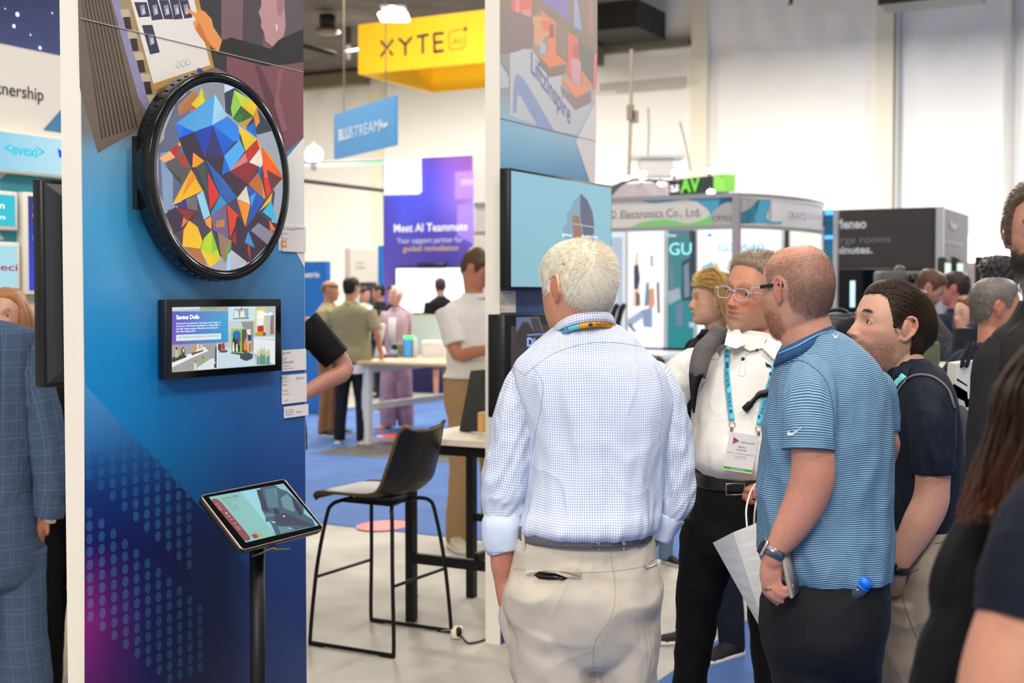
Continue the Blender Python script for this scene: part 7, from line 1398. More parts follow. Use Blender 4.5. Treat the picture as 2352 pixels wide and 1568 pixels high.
hair_shell(H, hb, maskA, lambda p: (.005*ss_(p[:, 2], -.05, .03)+.001)*(1-.75*thin(p))+.0012*np.sin(p[:, 0]*260+p[:, 2]*150)*np.sin(p[:, 1]*200), lambda p: wc(p)*.97, .006)
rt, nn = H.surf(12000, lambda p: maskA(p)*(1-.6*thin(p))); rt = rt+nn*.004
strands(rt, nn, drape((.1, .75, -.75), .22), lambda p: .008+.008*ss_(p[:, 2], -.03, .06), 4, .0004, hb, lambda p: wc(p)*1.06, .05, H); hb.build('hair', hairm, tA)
b = MB(); h_ = H.w((-.0, 0, 0)); hm_ = Surf(bpy.data.objects[tA.children[-1].name]).hit(1295, 607, .001)[0]
if hm_ is not None: b.sphere(hm_, .0035, 8, 6); b.build('mole', mat('mole_brown', (120, 84, 70)), tA)
chk = cloth('checked_shirt', (240, 240, 244), rough=.75, pattern=pat_check((238, 240, 245), (162, 177, 213), .0064), bump=(500, .08, .0004)); cuffm = cloth('pale_blue_cuff', (212, 222, 240))
envA = lambda u, t: (.35+1.0*ss_(A3(u), .35, 1.0))*1.
sb = MB(); pxloft(sb, [(734, 1302, 1390, .045, .01, 2), (748, 1274, 1422, .068, .006, 2.1), (772, 1242, 1452, .087, 0, 2.2), (806, 1206, 1486, .100, 0, 2.3), (830, 1184, 1512, .115, 0, 2.3), (865, 1176, 1534, .128, 0, 2.3), (920, 1184, 1546, .138, 0, 2.3), (1000, 1204, 1538, .142, 0, 2.3), (1080, 1214, 1522, .146, -.005, 2.3), (1150, 1208, 1514, .155, -.01, 2.4), (1184, 1200, 1510, .165, -.014, 2.5), (1207, 1198, 1502, .167, -.014, 2.5), (1220, 1206, 1490, .152, -.008, 2.4), (1222, 1225, 1470, .12, 0, 2.2)], D, 160, 12, fold(.015, 2.4, 5.5, 3.1, 1.2, envA, .75), R0=.17)
ptube(sb, [(1242, 850, 26), (1212, 872, 46), (1188, 950, 54), (1176, 1030, 58), (1166, 1100, 60), (1158, 1150, 55), (1154, 1188, 45, -.01), (1153, 1212, 36, -.02)], D, 72, 14, 'flat', fold(.012, 1.4, 11, 5.2, .9, lambda u, t: (.3+1.1*u)*min(1, max(0, (.93-u)/.2))), ry=.95)
ptube(sb, [(1474, 850, 26), (1506, 872, 44), (1535, 950, 48), (1546, 1030, 48), (1552, 1095, 46), (1549, 1150, 42), (1536, 1188, 33, -.0), (1530, 1200, 28, -.0)], D, 72, 14, 'flat', fold(.012, 1.4, 13, 1.7, -.9, lambda u, t: (.3+1.2*u)*min(1, max(0, (.93-u)/.2))), ry=.95)
shA = sb.build('shirt', chk, tA)
cb = MB(); collar(cb, 1341, 743, 67, .077, D, 12, 36, .10, fwd=26, drop=23); coA = cb.build('shirt_collar', chk, tA)
b = MB(); ptube(b, [(1154, 1196, 44, -.01), (1153, 1204, 47, -.02), (1153, 1235, 46, -.02), (1157, 1258, 41, -.02), (1157, 1260, 37, -.02), (1154, 1235, 38, -.02)], D, 40, 3, None, fold(.004, 1.5, 20, 2.), ry=.9, ref=(1, 0, .25)); b.build('cuff', cuffm, tA)
b = MB(); ptube(b, [(1535, 1180, 38), (1532, 1187, 41), (1520, 1215, 35), (1512, 1236, 30), (1513, 1234, 26), (1524, 1212, 26)], D, 40, 3, None, fold(.004, 1.5, 20, 2.), ry=.9, ref=(1, 0, -.3)); b.build('cuff', cuffm, tA)
SA = Surf(shA, coA); seamA = mat('shirt_seam', (150, 156, 184), .8)
for pts in ([(1205, 861), (1264, 816), (1340, 790), (1417, 787), (1496, 801)], [(1172, 838), (1188, 848), (1205, 861)], [(1222, 838), (1246, 880), (1244, 930), (1232, 985), (1222, 1040)], [(1500, 830), (1518, 880), (1520, 950), (1514, 1010)]): SA.line(pts, .0006, seamA, tA, 'seam')
def lband(a0, a1, m):
    rs = [[P(1342+(73+e_)*cos(a), 762-12*cos(a)+26*sin(a)+dy, D+(.085+e_*.0011)*sin(a)) for dy, e_ in ((0, 0), (17, 4), (17, 2.5), (0, -1.5))] for a in np.linspace(a0, a1, 30)]; b = MB(); b.loft(A3(rs)); return b.build('lanyard', m, tA)
l1, l2 = lband(pi*.98, pi*1.45, cyan_l), lband(pi*1.45, pi*2.0, mat('orange_lanyard', (246, 170, 30), .5)); SLn = Surf(l1, l2); ldi = mat('lanyard_dark_ink', (40, 44, 52), .5)
SLn.text('CRESTRON', 1366, 749, 1406, 7, ldi, tA, .0006, -1); SLn.text('TRUE', 1290, 765, 1308, 7, navyink, tA, .0006, -22); SLn.decal([[(1351, 745), (1356, 741), (1361, 743), (1362, 747), (1358, 750), (1352, 749)]], ldi, tA, 'logo', .0006)
trA = cloth('stone_trousers', (202, 190, 174), rough=.6, sheen=.1, bump=(400, .06, .0005)); tb_ = MB()
pxloft(tb_, [(1218, 1194, 1494, .135, 0), (1245, 1184, 1500, .142, -.005), (1300, 1168, 1514, .152, -.012), (1350, 1158, 1522, .162, -.02), (1400, 1160, 1524, .160, -.018), (1445, 1172, 1520, .150, -.008), (1485, 1182, 1510, .14, 0), (1515, 1200, 1490, .11, 0)], D, 72, 5)
tb_.sphere(P(1266, 1370, D-.065), (.088, .08, .10), 20, 14); tb_.sphere(P(1424, 1370, D-.065), (.088, .08, .10), 20, 14)
ptube(tb_, [(1262, 1330, 90), (1264, 1420, 98), (1270, 1500, 97), (1274, 1580, 94), (1276, 1700, 80), (1282, 1900, 66), (1284, 2140, 62)], D, 48, 8, fold=fold(.008, 1.3, 7, 3.3, .9, lambda u, t: .3+u), ry=1.4, ref=(1, 0, 0)); ptube(tb_, [(1436, 1330, 82), (1437, 1420, 82), (1436, 1500, 78), (1433, 1580, 73), (1436, 1700, 68), (1440, 1900, 60), (1442, 2140, 56)], D, 48, 8, fold=fold(.008, 1.3, 7, 6.3, -.9, lambda u, t: .3+u), ry=1.5, ref=(1, 0, 0))
ptube(tb_, [(1358, 1430, 46), (1358, 1520, 44), (1357, 1600, 34), (1356, 1700, 16)], D, 24, 5, 'round', ry=1.6, ref=(1, 0, 0)); ptube(tb_, [(1172, 1370, 20), (1180, 1420, 34), (1190, 1470, 26)], D, 20, 4, 'round')
toA = tb_.build('trousers', trA, tA, fuse=.006, sm=4, post=noisepost(.011, (6, 6, 9), 2.))
ST = Surf(toA); sm_ = mat('trouser_seam_crease', (180, 168, 152), .8)
for pts in ([(1180, 1305), (1240, 1310), (1340, 1314), (1410, 1311), (1480, 1300), (1508, 1288)], [(1398, 1250), (1405, 1290), (1412, 1340), (1410, 1390), (1396, 1430), (1372, 1462), (1362, 1500), (1366, 1566)], [(1160, 1372), (1170, 1440), (1182, 1510), (1196, 1566)]): ST.line(pts, .0008, sm_, tA, 'seam')  # lower end of the back seam also paints the dark crease between the thighs
ST.decal([[(1211, 1308), (1336, 1314), (1335, 1328), (1211, 1321)]], mat('pocket_welt', (210, 198, 180), .6), tA, 'pocket_welt', .004); ST.decal([[(1478, 1292), (1506, 1284), (1508, 1296), (1482, 1306)]], mat('pocket_welt', (210, 198, 180), .6), tA, 'pocket_welt', .003)
ST.decal([[(1228, 1320), (1240, 1313), (1275, 1316), (1304, 1326), (1296, 1331), (1262, 1331), (1240, 1329)]], mat('pocket_dark', (30, 28, 28), .7), tA, 'pocket_opening', .005)  # dark patch painted for the shade inside the back pocket
wl = thing('wallet', 'black wallet showing in the back pocket of the light trousers', 'wallet', ST.hit(1262, 1324, .004)[0]); b = MB(); h_, n_ = ST.hit(1262, 1325, .004)
b.tube([ST.hit(1236, 1322, .006)[0], h_, ST.hit(1292, 1329, .006)[0]], [(.0032, .003)]*3, 10, 3, ref=(0, 0, 1)); b.build('leather', mat('wallet_black', (26, 26, 27), .4), wl)
b = MB(); pxloft(b, [(1202, 1194, 1494, .150, -.008), (1206, 1190, 1496, .154, -.010), (1229, 1188, 1498, .156, -.010), (1233, 1192, 1495, .15, -.008)], D, 96, 2, cap=False); beA = b.build('belt', cloth('woven_grey_belt', (104, 104, 106), noise=(300, .35), bump=(300, .8, .002)), tA)
SB = Surf(beA)
for x0 in (1204, 1374, 1431): b = MB(); q0, q1 = 0, 0; h0, _ = SB.hit(x0, 1226, .003); h1, _ = SB.hit(x0, 1246, .003); h2, _ = ST.hit(x0+1, 1262, .003); hs_ = [q for q in (h0, h1, h2) if q is not None]; (b.tube(hs_, [(.0042, .0018)]*len(hs_), 8, 2, ref=(1, 0, 0)), b.build('belt_loop', trA, tA)) if len(hs_) > 1 else None
for sx in (1284, 1442): b = MB(); so = MB(); shoe(b, P(sx, 1500, D-.03)*A3([1, 1, 0]), (-.3, 1, 0), 1.05, so); o = b.build('shoe', cloth('brown_shoe', (92, 62, 42)), tA); so.build('sole', blackc, o)

# ------------------------------------------------------------ B: man in blue striped polo
D = 3.22; base = P(1900, 800, D)*A3([1, 1, 0]); H = Head(P(1832, 674, D), 36, -4, 0, .97)
tB = thing('person', 'balding man with glasses in blue striped polo, turned away and holding a phone', 'person', base)
bd = MB(); H.add(bd, neck=([H.w((0, -.012, -.03)), P(1846, 735, D), P(1858, 780, D), P(1890, 850, D)], A3([.056, .062, .068, .09])))
pxloft(bd, [(830, 1810, 1980, .08, 0), (900, 1800, 2000, .11, 0), (1200, 1790, 2000, .11, 0), (1400, 1790, 2000, .11, 0)], D, 32, 4)
ptube(bd, [(1866, 900, 34, -.11), (1862, 990, 44, -.16), (1868, 1075, 51, -.17), (1857, 1130, 50, -.17), (1832, 1184, 45, -.17), (1804, 1230, 36, -.17), (1782, 1264, 26, -.17), (1776, 1285, 25, -.17)], D, 24, 6, 'round', ry=.9)
ptube(bd, [(1776, 1280, 25, -.17), (1773, 1300, 27, -.17), (1771, 1322, 27, -.17), (1771, 1342, 23, -.17)], D, 20, 5, 'round', ry=.55, ref=(1, 0, 0))
fk_ = [[(1786, 1325, 9.5, -.172), (1789, 1344, 9.5, -.176), (1801, 1354, 8.6, -.178), (1817, 1346, 7.6, -.178)], [(1774, 1332, 9.5, -.172), (1779, 1354, 9.5, -.178), (1795, 1366, 8.4, -.178), (1812, 1362, 7.4, -.176)], [(1763, 1334, 9, -.170), (1767, 1360, 9, -.174), (1782, 1374, 8, -.174), (1796, 1380, 7, -.172)], [(1755, 1330, 8, -.160), (1758, 1356, 8, -.162), (1771, 1372, 7.2, -.162), (1786, 1385, 6.4, -.160)], [(1786, 1290, 10, -.158), (1800, 1306, 9.5, -.150), (1808, 1325, 8.5, -.148), (1812, 1340, 7.5, -.150)]]
for q in fk_: ptube(bd, q, D, 12, 4, 'round')
ptube(bd, [(2005, 900, 32, .05), (2035, 1000, 28, .05), (2040, 1035, 24, .06), (2000, 1110, 24, .16), (1900, 1180, 22, .22), (1840, 1220, 20, .22), (1830, 1250, 20, .22)], D, 16, 5, 'round')
hand(bd, P(1830, 1245, D+.22), (-.35, -.1, -.9), (0, -1, 0), .95, .5, side=-1)
for x0 in (1850, 1965): ptube(bd, [(x0, 1400, 55), (x0+5, 1700, 45), (x0, 2180, 34)], D, 14, 3, 'round')
maskB = hairline([(0, .10), (.6, .088), (.9, .070), (1.05, .040), (1.2, .010), (1.3, .028), (1.5, .045), (1.75, .040), (1.88, .0), (2.1, -.045), (2.6, -.062), (3.2, -.066)], .012)
bald = lambda p: 1-.88*ss_(p[:, 2]+.25*p[:, 1], .060, .098)
darkB = lambda p: maskB(p)*np.clip(bald(p)*(.62+.38*np.exp(-((p[:, 2]+.005)/.03)**2)*ss_(-p[:, 1], .02, .07)), 0, 1)
bd.build('body', skinm, tB, fuse=.0034, sm=3, colfn=skin_col(H, (222, 162, 138), (205, 105, 90), stub=(168, 116, 84), stubk=.75, scalp=(112, 86, 72), scalpf=lambda p: .72*darkB(p), mott=.12))
hb = MB(); rt, nn = H.surf(20000, lambda p: np.clip(darkB(p)*1.1, 0, 1)+.05*maskB(p)); strands(rt, nn, drape((0, .1, -1.), .35), lambda p: .0028+.001*ss_(-p[:, 2], -.02, .03), 2, .0002, hb, lambda p: np.tile(lin((118, 92, 76)), (len(p), 1)), .05, H)
mB = lambda p: ss_(-p[:, 2], .03, .055)*ss_(p[:, 1], -.01, .02)*(np.abs(p[:, 0]) > .0)*ss_(p[:, 2], -.125, -.118)*(1-g2(p[:, 0], p[:, 2], 0, -.058, .02, .008)); rt, nn = H.surf(5000, mB); strands(rt, nn, drape((0, .3, -1.), .6), lambda p: .008+0*p[:, 0], 2, .0003, hb, lambda p: np.tile(lin((176, 126, 88)), (len(p), 1)), .05, H)
hb.build('hair', hairm, tB)
specs(H, tB, mat('silver_rim', (190, 190, 195), .2, .9), mat('black_tip', (22, 22, 26), .2), yf=.108, hg=.034, wd=.044, zc=.010)
stp = cloth('striped_polo', (90, 130, 170), rough=.6, pattern=pat_stripe((146, 182, 206), (40, 78, 118), .0051, .50), bump=(500, .06, .0004)); navyB = cloth('blue_collar', (52, 84, 126))
sb = MB(); pxloft(sb, [(758, 1838, 1918, .05, 0, 2), (770, 1820, 1942, .075, 0, 2.1), (790, 1802, 1968, .09, 0, 2.2), (820, 1786, 1998, .108, 0, 2.3), (860, 1776, 2022, .125, 0, 2.3), (920, 1766, 2036, .138, 0, 2.3), (1000, 1754, 2042, .145, 0, 2.4), (1080, 1746, 2042, .148, 0, 2.4), (1160, 1742, 2042, .150, 0, 2.4), (1240, 1744, 2042, .155, 0, 2.4), (1278, 1752, 2040, .16, 0, 2.4), (1305, 1762, 2038, .162, 0, 2.4), (1320, 1774, 2036, .160, 0, 2.4)], D, 150, 12, fold(.012, 2.2, 5.5, 8.1, -1.0, lambda u, t: .35+.9*u, .65), R0=.16, vn=.012)
ptube(sb, [(1868, 838, 44, -.06), (1862, 880, 58, -.10), (1858, 930, 62, -.14), (1857, 985, 62, -.16), (1856, 1034, 60, -.17)], D, 80, 12, 'flat', fold(.005, 1.4, 12, 4.2, .5), ry=.95)
ptube(sb, [(1965, 860, 20, .0), (2010, 890, 42, .04), (2030, 950, 36, .05), (2037, 992, 30, .05)], D, 48, 8, 'flat', fold(.004, 1.4, 14, .2))
shB = sb.build('polo_shirt', stp, tB)
cb = MB(); collar(cb, 1852, 778, 64, .074, D, 30, 40, .14, fwd=4, drop=34); coB = cb.build('polo_collar', navyB, tB)
SBs = Surf(shB, coB); wh = mat('white_emblem', (238, 240, 242), .5)
sw = lambda ox, oy, k, pts: [(ox+x*k, oy+y*k) for x, y in pts]
SBs.decal([[(1810, 992), (1816, 986), (1814, 992), (1820, 994), (1847, 978), (1824, 998), (1815, 1001), (1810, 999)]], wh, tB, 'emblem', .002, 2); SBs.decal([[(1912, 767), (1918, 775), (1928, 764), (1920, 779), (1916, 777)]], wh, tB, 'emblem', .002, 2)
for pts in ([(1800, 838), (1830, 828), (1858, 836), (1895, 872), (1912, 930), (1915, 1000)],): SBs.line(pts, .0009, mat('polo_seam', (40, 80, 130), .8), tB, 'seam')
SBs.line([(1790, 812), (1830, 795), (1880, 768), (1914, 760)], .0022, mat('collar_piping', (110, 175, 225), .6), tB, 'collar_piping', .001)
tb_ = MB(); trB = cloth('black_slacks', (24, 25, 30), rough=.7)
pxloft(tb_, [(1300, 1782, 2030, .145, 0), (1335, 1762, 2036, .158, -.005), (1400, 1750, 2038, .168, -.01), (1460, 1750, 2028, .165, -.01), (1520, 1765, 2015, .14, 0), (1545, 1790, 1990, .10, 0)], D, 64, 5)
ptube(tb_, [(1840, 1370, 88), (1844, 1430, 92), (1854, 1510, 90), (1862, 1600, 82), (1862, 1800, 66), (1858, 2170, 60)], D, 40, 8, fold=fold(.007, 1.3, 7, 1.3, .9, lambda u, t: .3+u), ry=1.45, ref=(1, 0, 0)); ptube(tb_, [(1958, 1370, 76, .03), (1962, 1430, 70, .03), (1962, 1520, 60, .03), (1966, 1620, 54, .03), (1970, 1850, 52, .03), (1970, 2160, 52, .03)], D, 40, 8, ry=1.5, ref=(1, 0, 0))
toB = tb_.build('trousers', trB, tB, fuse=.006, sm=4, post=noisepost(.006, (5, 5, 9), 7.)); STB = Surf(toB); STB.line([(1860, 1325), (1905, 1345), (1950, 1362), (1985, 1360)], .0012, mat('black_seam', (16, 16, 19), .8), tB, 'pocket_seam'); STB.line([(2010, 1345), (1992, 1400), (1985, 1450), (1960, 1500)], .0012, mat('black_seam', (16, 16, 19), .8), tB, 'seam')
for sx in (1860, 1968): b = MB(); so = MB(); shoe(b, P(sx, 1500, D)*A3([1, 1, 0]), (-.5, 1, 0), 1.05, so); o = b.build('shoe', blackc, tB); so.build('sole', blackc, o)
# watch, ring, phone, pocket bottle
wt = thing('smart_watch', 'steel smart watch on the wrist of the man in the striped polo', 'watch', P(1778, 1268, D-.17)); axw = nz(P(1776, 1280, D-.17)-P(1790, 1252, D-.17)); b = MB(); c_ = P(1779, 1268, D-.17); e1 = nz(A3([1, 0, 0])-axw*axw[0]); e2 = np.cross(axw, e1)
b.loft(A3([ring(c_+axw*h_, r1, r1*.88, e1, e2, 40) for h_, r1 in ((-.011, .0285), (-.0105, .0305), (.0105, .0300), (.011, .028))])); b.build('link_band', mat('steel_band', (120, 122, 134), .3, .85), wt)
b = MB(); c_f = c_-e1*.029; b.box(c_f, (.011, .034, .040), rot=np.stack([e1, e2, axw], 1), bev=.005); b.build('case', mat('silver_case', (205, 200, 195), .25, .8), wt); b = MB(); b.box(c_f-e1*.006, (.002, .029, .035), rot=np.stack([e1, e2, axw], 1), bev=.0009); b.build('face', blackg, wt)
rg = thing('finger_ring', 'gold and steel ring on the hand holding the phone', 'ring', P(1766, 1350, D-.172)); b = MB(); cR = P(1766, 1351, D-.173); aR_ = nz(P(1767, 1360, D-.174)-P(1763, 1334, D-.17)); e1 = nz(A3([1, 0, 0])-aR_*aR_[0]); e2 = np.cross(aR_, e1); 
for o_, m_, nm in ((-.0022, mat('gold', (225, 180, 90), .2, 1.), 'gold_band'), (.0022, mat('steel_band', (120, 122, 134), .3, .85), 'steel_band')): b = MB(); b.tube([cR+aR_*o_+.0107*(e1*cos(a)+e2*sin(a)) for a in np.linspace(0, 2*pi, 25)], .0015, 8, 1); b.build(nm, m_, rg)
ph = thing('mobile_phone', 'pale grey mobile phone held against the trousers by the striped-polo man', 'phone', P(1808, 1305, D-.165)); ra = R(62); u1 = A3([cos(ra), sin(ra), 0]); up_ = nz(A3([-.22, .0, 1])); u1 = nz(u1-up_*np.dot(u1, up_)); b = MB(); Rp = np.stack([u1, np.cross(up_, u1), up_], 1)
b.box(P(1812, 1302, D-.158), (.068, .011, .135), rot=Rp, bev=.005); b.build('case', mat('phone_case', (176, 168, 160), .35), ph); b = MB(); b.box(P(1812, 1302, D-.158)+Rp[:, 1]*-.0058, (.060, .001, .126), rot=Rp); b.build('back_panel', mat('phone_back', (150, 142, 138), .2), ph)
b = MB()
for k_ in (-.2, .0, .16): b.box(P(1812, 1302, D-.158)+Rp[:, 0]*.0345+Rp[:, 2]*.135*k_*1.5, (.002, .006, .014), rot=Rp)
b.build('side_buttons', mat('button_cream', (226, 218, 200), .4), ph)
bt = thing('water_bottle', 'bottle with bright blue cap poking out of the back pocket of the black trousers', 'bottle', P(1978, 1350, D-.16)); b = MB(); h_, n_ = STB.hit(1975, 1352, .0); ax_ = nz(A3([.55, -.25, .8])); b.tube([h_-ax_*.03, h_+ax_*.010], .017, 16, 1, cap='flat'); b.build('neck', mat('clear_plastic', (60, 70, 84), .1), bt); b = MB(); b.tube([h_+ax_*.010, h_+ax_*.030], .017, 24, 1, cap='flat'); b.tube([h_+ax_*.006, h_+ax_*.011], .0178, 24, 1, cap='flat'); b.build('cap', mat('blue_cap', (30, 110, 225), .35), bt)

# ------------------------------------------------------------ C: grey-haired man in white polo
D = 4.03; base = P(1725, 800, D)*A3([1, 1, 0]); H = Head(P(1736, 679, D), 128, 4, -7, 1.05, male=1.2, jaw=1.08)
tC = thing('person', 'grey-haired man with glasses and grey stubble in a white polo shirt with name badge', 'person', base)
bd = MB(); H.add(bd, neck=([H.w((0, -.012, -.04)), P(1740, 755, D+.03), P(1742, 790, D+.02), P(1742, 850, D)], A3([.060, .064, .070, .10])))
pxloft(bd, [(830, 1650, 1820, .08, 0), (900, 1640, 1830, .1, 0), (1200, 1620, 1820, .1, 0)], D, 32, 4)
ptube(bd, [(1600, 850, 30), (1535, 900, 30), (1480, 1000, 28), (1450, 1090, 24, -.05), (1440, 1150, 20, -.1)], D, 14, 4, 'round'); hand(bd, P(1440, 1150, D-.1), (.5, .1, -.8), (1, 0, 0), .9, .5)
ptube(bd, [(1850, 850, 32), (1880, 980, 30, .02), (1840, 1080, 26, -.05), (1790, 1105, 20, -.16), (1776, 1108, 18, -.18)], D, 14, 4, 'round'); hand(bd, P(1776, 1108, D-.18), (-.9, -.3, -.2), (.2, 0, -1), .85, 1.2, side=-1)
ptube(bd, [(1640, 1190, 45), (1604, 1370, 36), (1584, 1560, 28), (1572, 1840, 24)], D, 12, 3, 'round'); ptube(bd, [(1770, 1190, 45), (1768, 1400, 36), (1778, 1840, 24)], D, 12, 3, 'round')
maskC = hairline([(0, .085), (.5, .082), (.8, .070), (1.0, .055), (1.1, .02), (1.28, .01), (1.36, .03), (1.55, .045), (1.75, .04), (1.9, .0), (2.3, -.03), (3.2, -.05)], .008)
bd.build('body', skinm, tC, fuse=.0036, sm=2, colfn=skin_col(H, (222, 154, 120), (206, 100, 78), stub=(176, 144, 126), stubk=.6, brow=(120, 88, 70), lips=(176, 100, 86), mott=.12, browk=.6)); H.eyes(tC, (90, 80, 70), (10, -4))
hb = MB(); gc = lin((148, 128, 108)); hair_shell(H, hb, maskC, lambda p: .010+0*p[:, 0], lambda p: np.tile(gc*.9, (len(p), 1)), .006); rt, nn = H.surf(5000, maskC); rt = rt+nn*.006; strands(rt, nn, drape((0, -.2, -.4), 1.2), lambda p: .016+0*p[:, 0], 3, .0005, hb, lambda p: np.tile(gc*1.2, (len(p), 1)), .06, H)
mC = lambda p: np.clip(ss_(-p[:, 2], .045, .06)*ss_(p[:, 1], 0, .03)*(1-g2(p[:, 0], p[:, 2], 0, -.059, .02, .007)*1.2), 0, 1); rt, nn = H.surf(6000, mC); strands(rt, nn, drape((0, .2, -1.), .4), lambda p: .0026+0*p[:, 0], 2, .0002, hb, lambda p: np.tile(lin((200, 180, 162)), (len(p), 1)), .05, H); hb.build('hair', hairm, tC)
specs(H, tC, mat('clear_rim', (178, 184, 200), .12, .1), mat('grey_tip', (110, 112, 126), .2), yf=.103, hg=.034, wd=.048, zc=.0, r=.0016)
wpol = cloth('white_polo', (232, 228, 222), rough=.7, bump=(500, .08, .0005)); sb = MB()
pxloft(sb, [(782, 1690, 1800, .06, 0, 2), (795, 1672, 1818, .08, 0, 2.1), (815, 1650, 1838, .10, 0, 2.2), (850, 1622, 1856, .125, 0, 2.3), (900, 1600, 1862, .14, -.005, 2.3), (960, 1590, 1858, .155, -.015, 2.3), (1020, 1588, 1852, .17, -.03, 2.3), (1058, 1592, 1846, .172, -.035, 2.3), (1082, 1606, 1838, .160, -.025, 2.3), (1096, 1630, 1820, .14, -.012, 2.2)], D, 110, 10, fold(.011, 2.2, 4.5, 2.4, 1.1, lambda u, t: .4+.7*u, .6))
ptube(sb, [(1650, 822, 34), (1620, 838, 46), (1580, 858, 50), (1548, 890, 46), (1528, 930, 42)], D, 48, 8, 'flat', fold(.006, 1.4, 16, 1.2)); ptube(sb, [(1820, 830, 38), (1852, 880, 46), (1868, 950, 44)], D, 32, 8, 'flat', fold(.005, 1.4, 14, 9.))
shC = sb.build('polo_shirt', wpol, tC); SCs = Surf(shC)
def flap(pts, name='collar_flap', m=wpol, t=tC, D_=4.03, dys=None, th=.004):
    q = [P(x, y, D_+dy) for x, y, dy in pts]; n_ = nz(np.cross(q[1]-q[0], q[2]-q[0])); b = MB(); b.loft(A3([[v+n_*th/2 for v in q], [v-n_*th/2 for v in q]])); return b.build(name, m, t, flat=True)
cb = MB(); collar(cb, 1742, 772, 52, .070, D+.01, -8, 22, .10, fwd=10, drop=20); cb.build('polo_collar', wpol, tC)
flap([(1676, 742, .0), (1690, 738, -.03), (1712, 790, -.105), (1690, 800, -.12), (1665, 792, -.10)]); flap([(1776, 760, -.02), (1750, 798, -.105), (1778, 826, -.125), (1797, 788, -.08)])
flap([(1692, 764, -.070), (1760, 778, -.070), (1750, 800, -.090), (1722, 806, -.098), (1706, 797, -.092)], 'undershirt', mat('undershirt', (238, 230, 218), .8))
SCs.line([(1704, 812), (1700, 840), (1695, 862)], .0007, mat('polo_grey_line', (190, 186, 182), .8), tC, 'placket_seam'); SCs.line([(1714, 812), (1712, 840), (1710, 862), (1695, 862)], .0007, mat('polo_grey_line', (190, 186, 182), .8), tC, 'placket_seam')  # thin grey lines for the placket stitching
b = MB(); 
for q in ((1707, 825, 3.6),): h_, n_ = SCs.hit(q[0], q[1], .003); b.sphere(h_, (.0055, .003, .0055), 12, 6); b.build('button', mat('dark_button', (50, 52, 62), .3), tC)
h_, n_ = SCs.hit(1739, 808, .012); b = MB(); b.sphere(h_, (.004, .003, .004), 10, 6); b.build('button', mat('dark_button', (50, 52, 62), .3), tC)
SCs.line([(1630, 822), (1645, 806), (1655, 812), (1650, 824), (1634, 826)], .0007, mat('polo_grey_line', (190, 186, 182), .8), tC, 'chest_emblem')
SCs.decal([[(1757, 832), (1760, 842), (1776, 846), (1766, 838)]], black, tC, 'emblem', .004)
SCs.ribbon([(1672, 796), (1671, 850), (1675, 910), (1681, 966)], 13, cyan_l, tC, 'lanyard', .006); SCs.ribbon([(1783, 826), (1768, 880), (1752, 930), (1742, 976)], 13, cyan_l, tC, 'lanyard', .006)
for x0, y0, w_, s_, an in ((1669, 850, 40, 'CRESTRON', 86), (1672, 902, 34, 'TRUE BLUE', 84), (1669, 806, 18, 'BLUE', 90)):
    SCs.text(s_, x0, y0, x0+w_, 7, navyink, tC, .0085, an)
for x0, y0, w_, s_, an in ((1765, 870, 38, 'CRESTRON', 104), (1753, 918, 34, 'TRUE BLUE', 105)): SCs.text(s_, x0, y0, x0+w_, 7, navyink, tC, .0085, an)
for x0, y0 in ((1672, 838), (1680, 945), (1673, 844), (1742, 958), (1768, 860)): SCs.decal([[(x0+4*cos(a), y0+4*sin(a)) for a in np.linspace(0, 2*pi, 9)[:-1]]], navyink, tC, 'ring_mark', .0088, 1)
clipm = mat('clip_metal', (176, 166, 152), .25, .9)
for x0, y0 in ((1682, 968), (1741, 978)):
    b = MB(); h_, _ = SCs.hit(x0, y0+8, .008); h2, _ = SCs.hit(x0-1, y0+20, .012); b.tube([h_+A3([.009*cos(a), -.002, .009*sin(a)]) for a in np.linspace(0, 2*pi, 17)], .0012, 6, 1); b.box(h2, (.008, .006, .016), bev=.002); b.build('lanyard_clip', clipm, tC)
bg = thing('name_badge', 'white name badge with green stripe hanging from the cyan lanyard', 'badge', SCs.hit(1700, 1040, .01)[0]); dys = []
hC = [SCs.hit(x, y, .012)[0] for x, y in ((1700, 1000), (1695, 1075))]; Yb = min(h[1] for h in hC)-.004
Fb = Fr(P(1660, 1078, Yb), nz(P(1727, 1088, Yb)-P(1660, 1078, Yb)), A3([0, -1, 0]), nz(P(1677, 991, Yb)-P(1660, 1078, Yb)))
aw = np.linalg.norm(P(1727, 1088, Yb)-P(1660, 1078, Yb)); ah = np.linalg.norm(P(1677, 991, Yb)-P(1660, 1078, Yb)); b = MB(); b.fbox(Fb, 0, aw, 0, ah, -.001, 0); b.build('card', mat('badge_white', (236, 230, 230), .4), bg, flat=True)
b = MB(); b.fbox(Fb, .001, aw-.001, ah*.035, ah*.10, 0.0001, .0005); b.build('green_stripe', mat('badge_green', (84, 172, 62), .4), bg, flat=True)
bt_ = lambda s_, a, z_, w_, c, m: text(Fb, s_, a*aw, z_*ah, w_*aw, c*ah, .0009, m, bg, px=False)
bt_('infocomm', .42, .76, .48, .045, mat('navy_badge_ink', (52, 46, 96), .5)); bt_('BRIAN', .38, .63, .25, .035, inkd); bt_('BYRNES', .35, .55, .32, .035, inkd); bt_('SENIOR VP, BUSINESS OPERATIONS', .03, .46, .94, .022, inkg); bt_('OKC THUNDER', .31, .385, .40, .026, inkg); bt_('OKLAHOMA CITY, OK', .32, .34, .38, .014, inkg); bt_('VENUES/EVENTS', .26, .047, .48, .035, inkw)
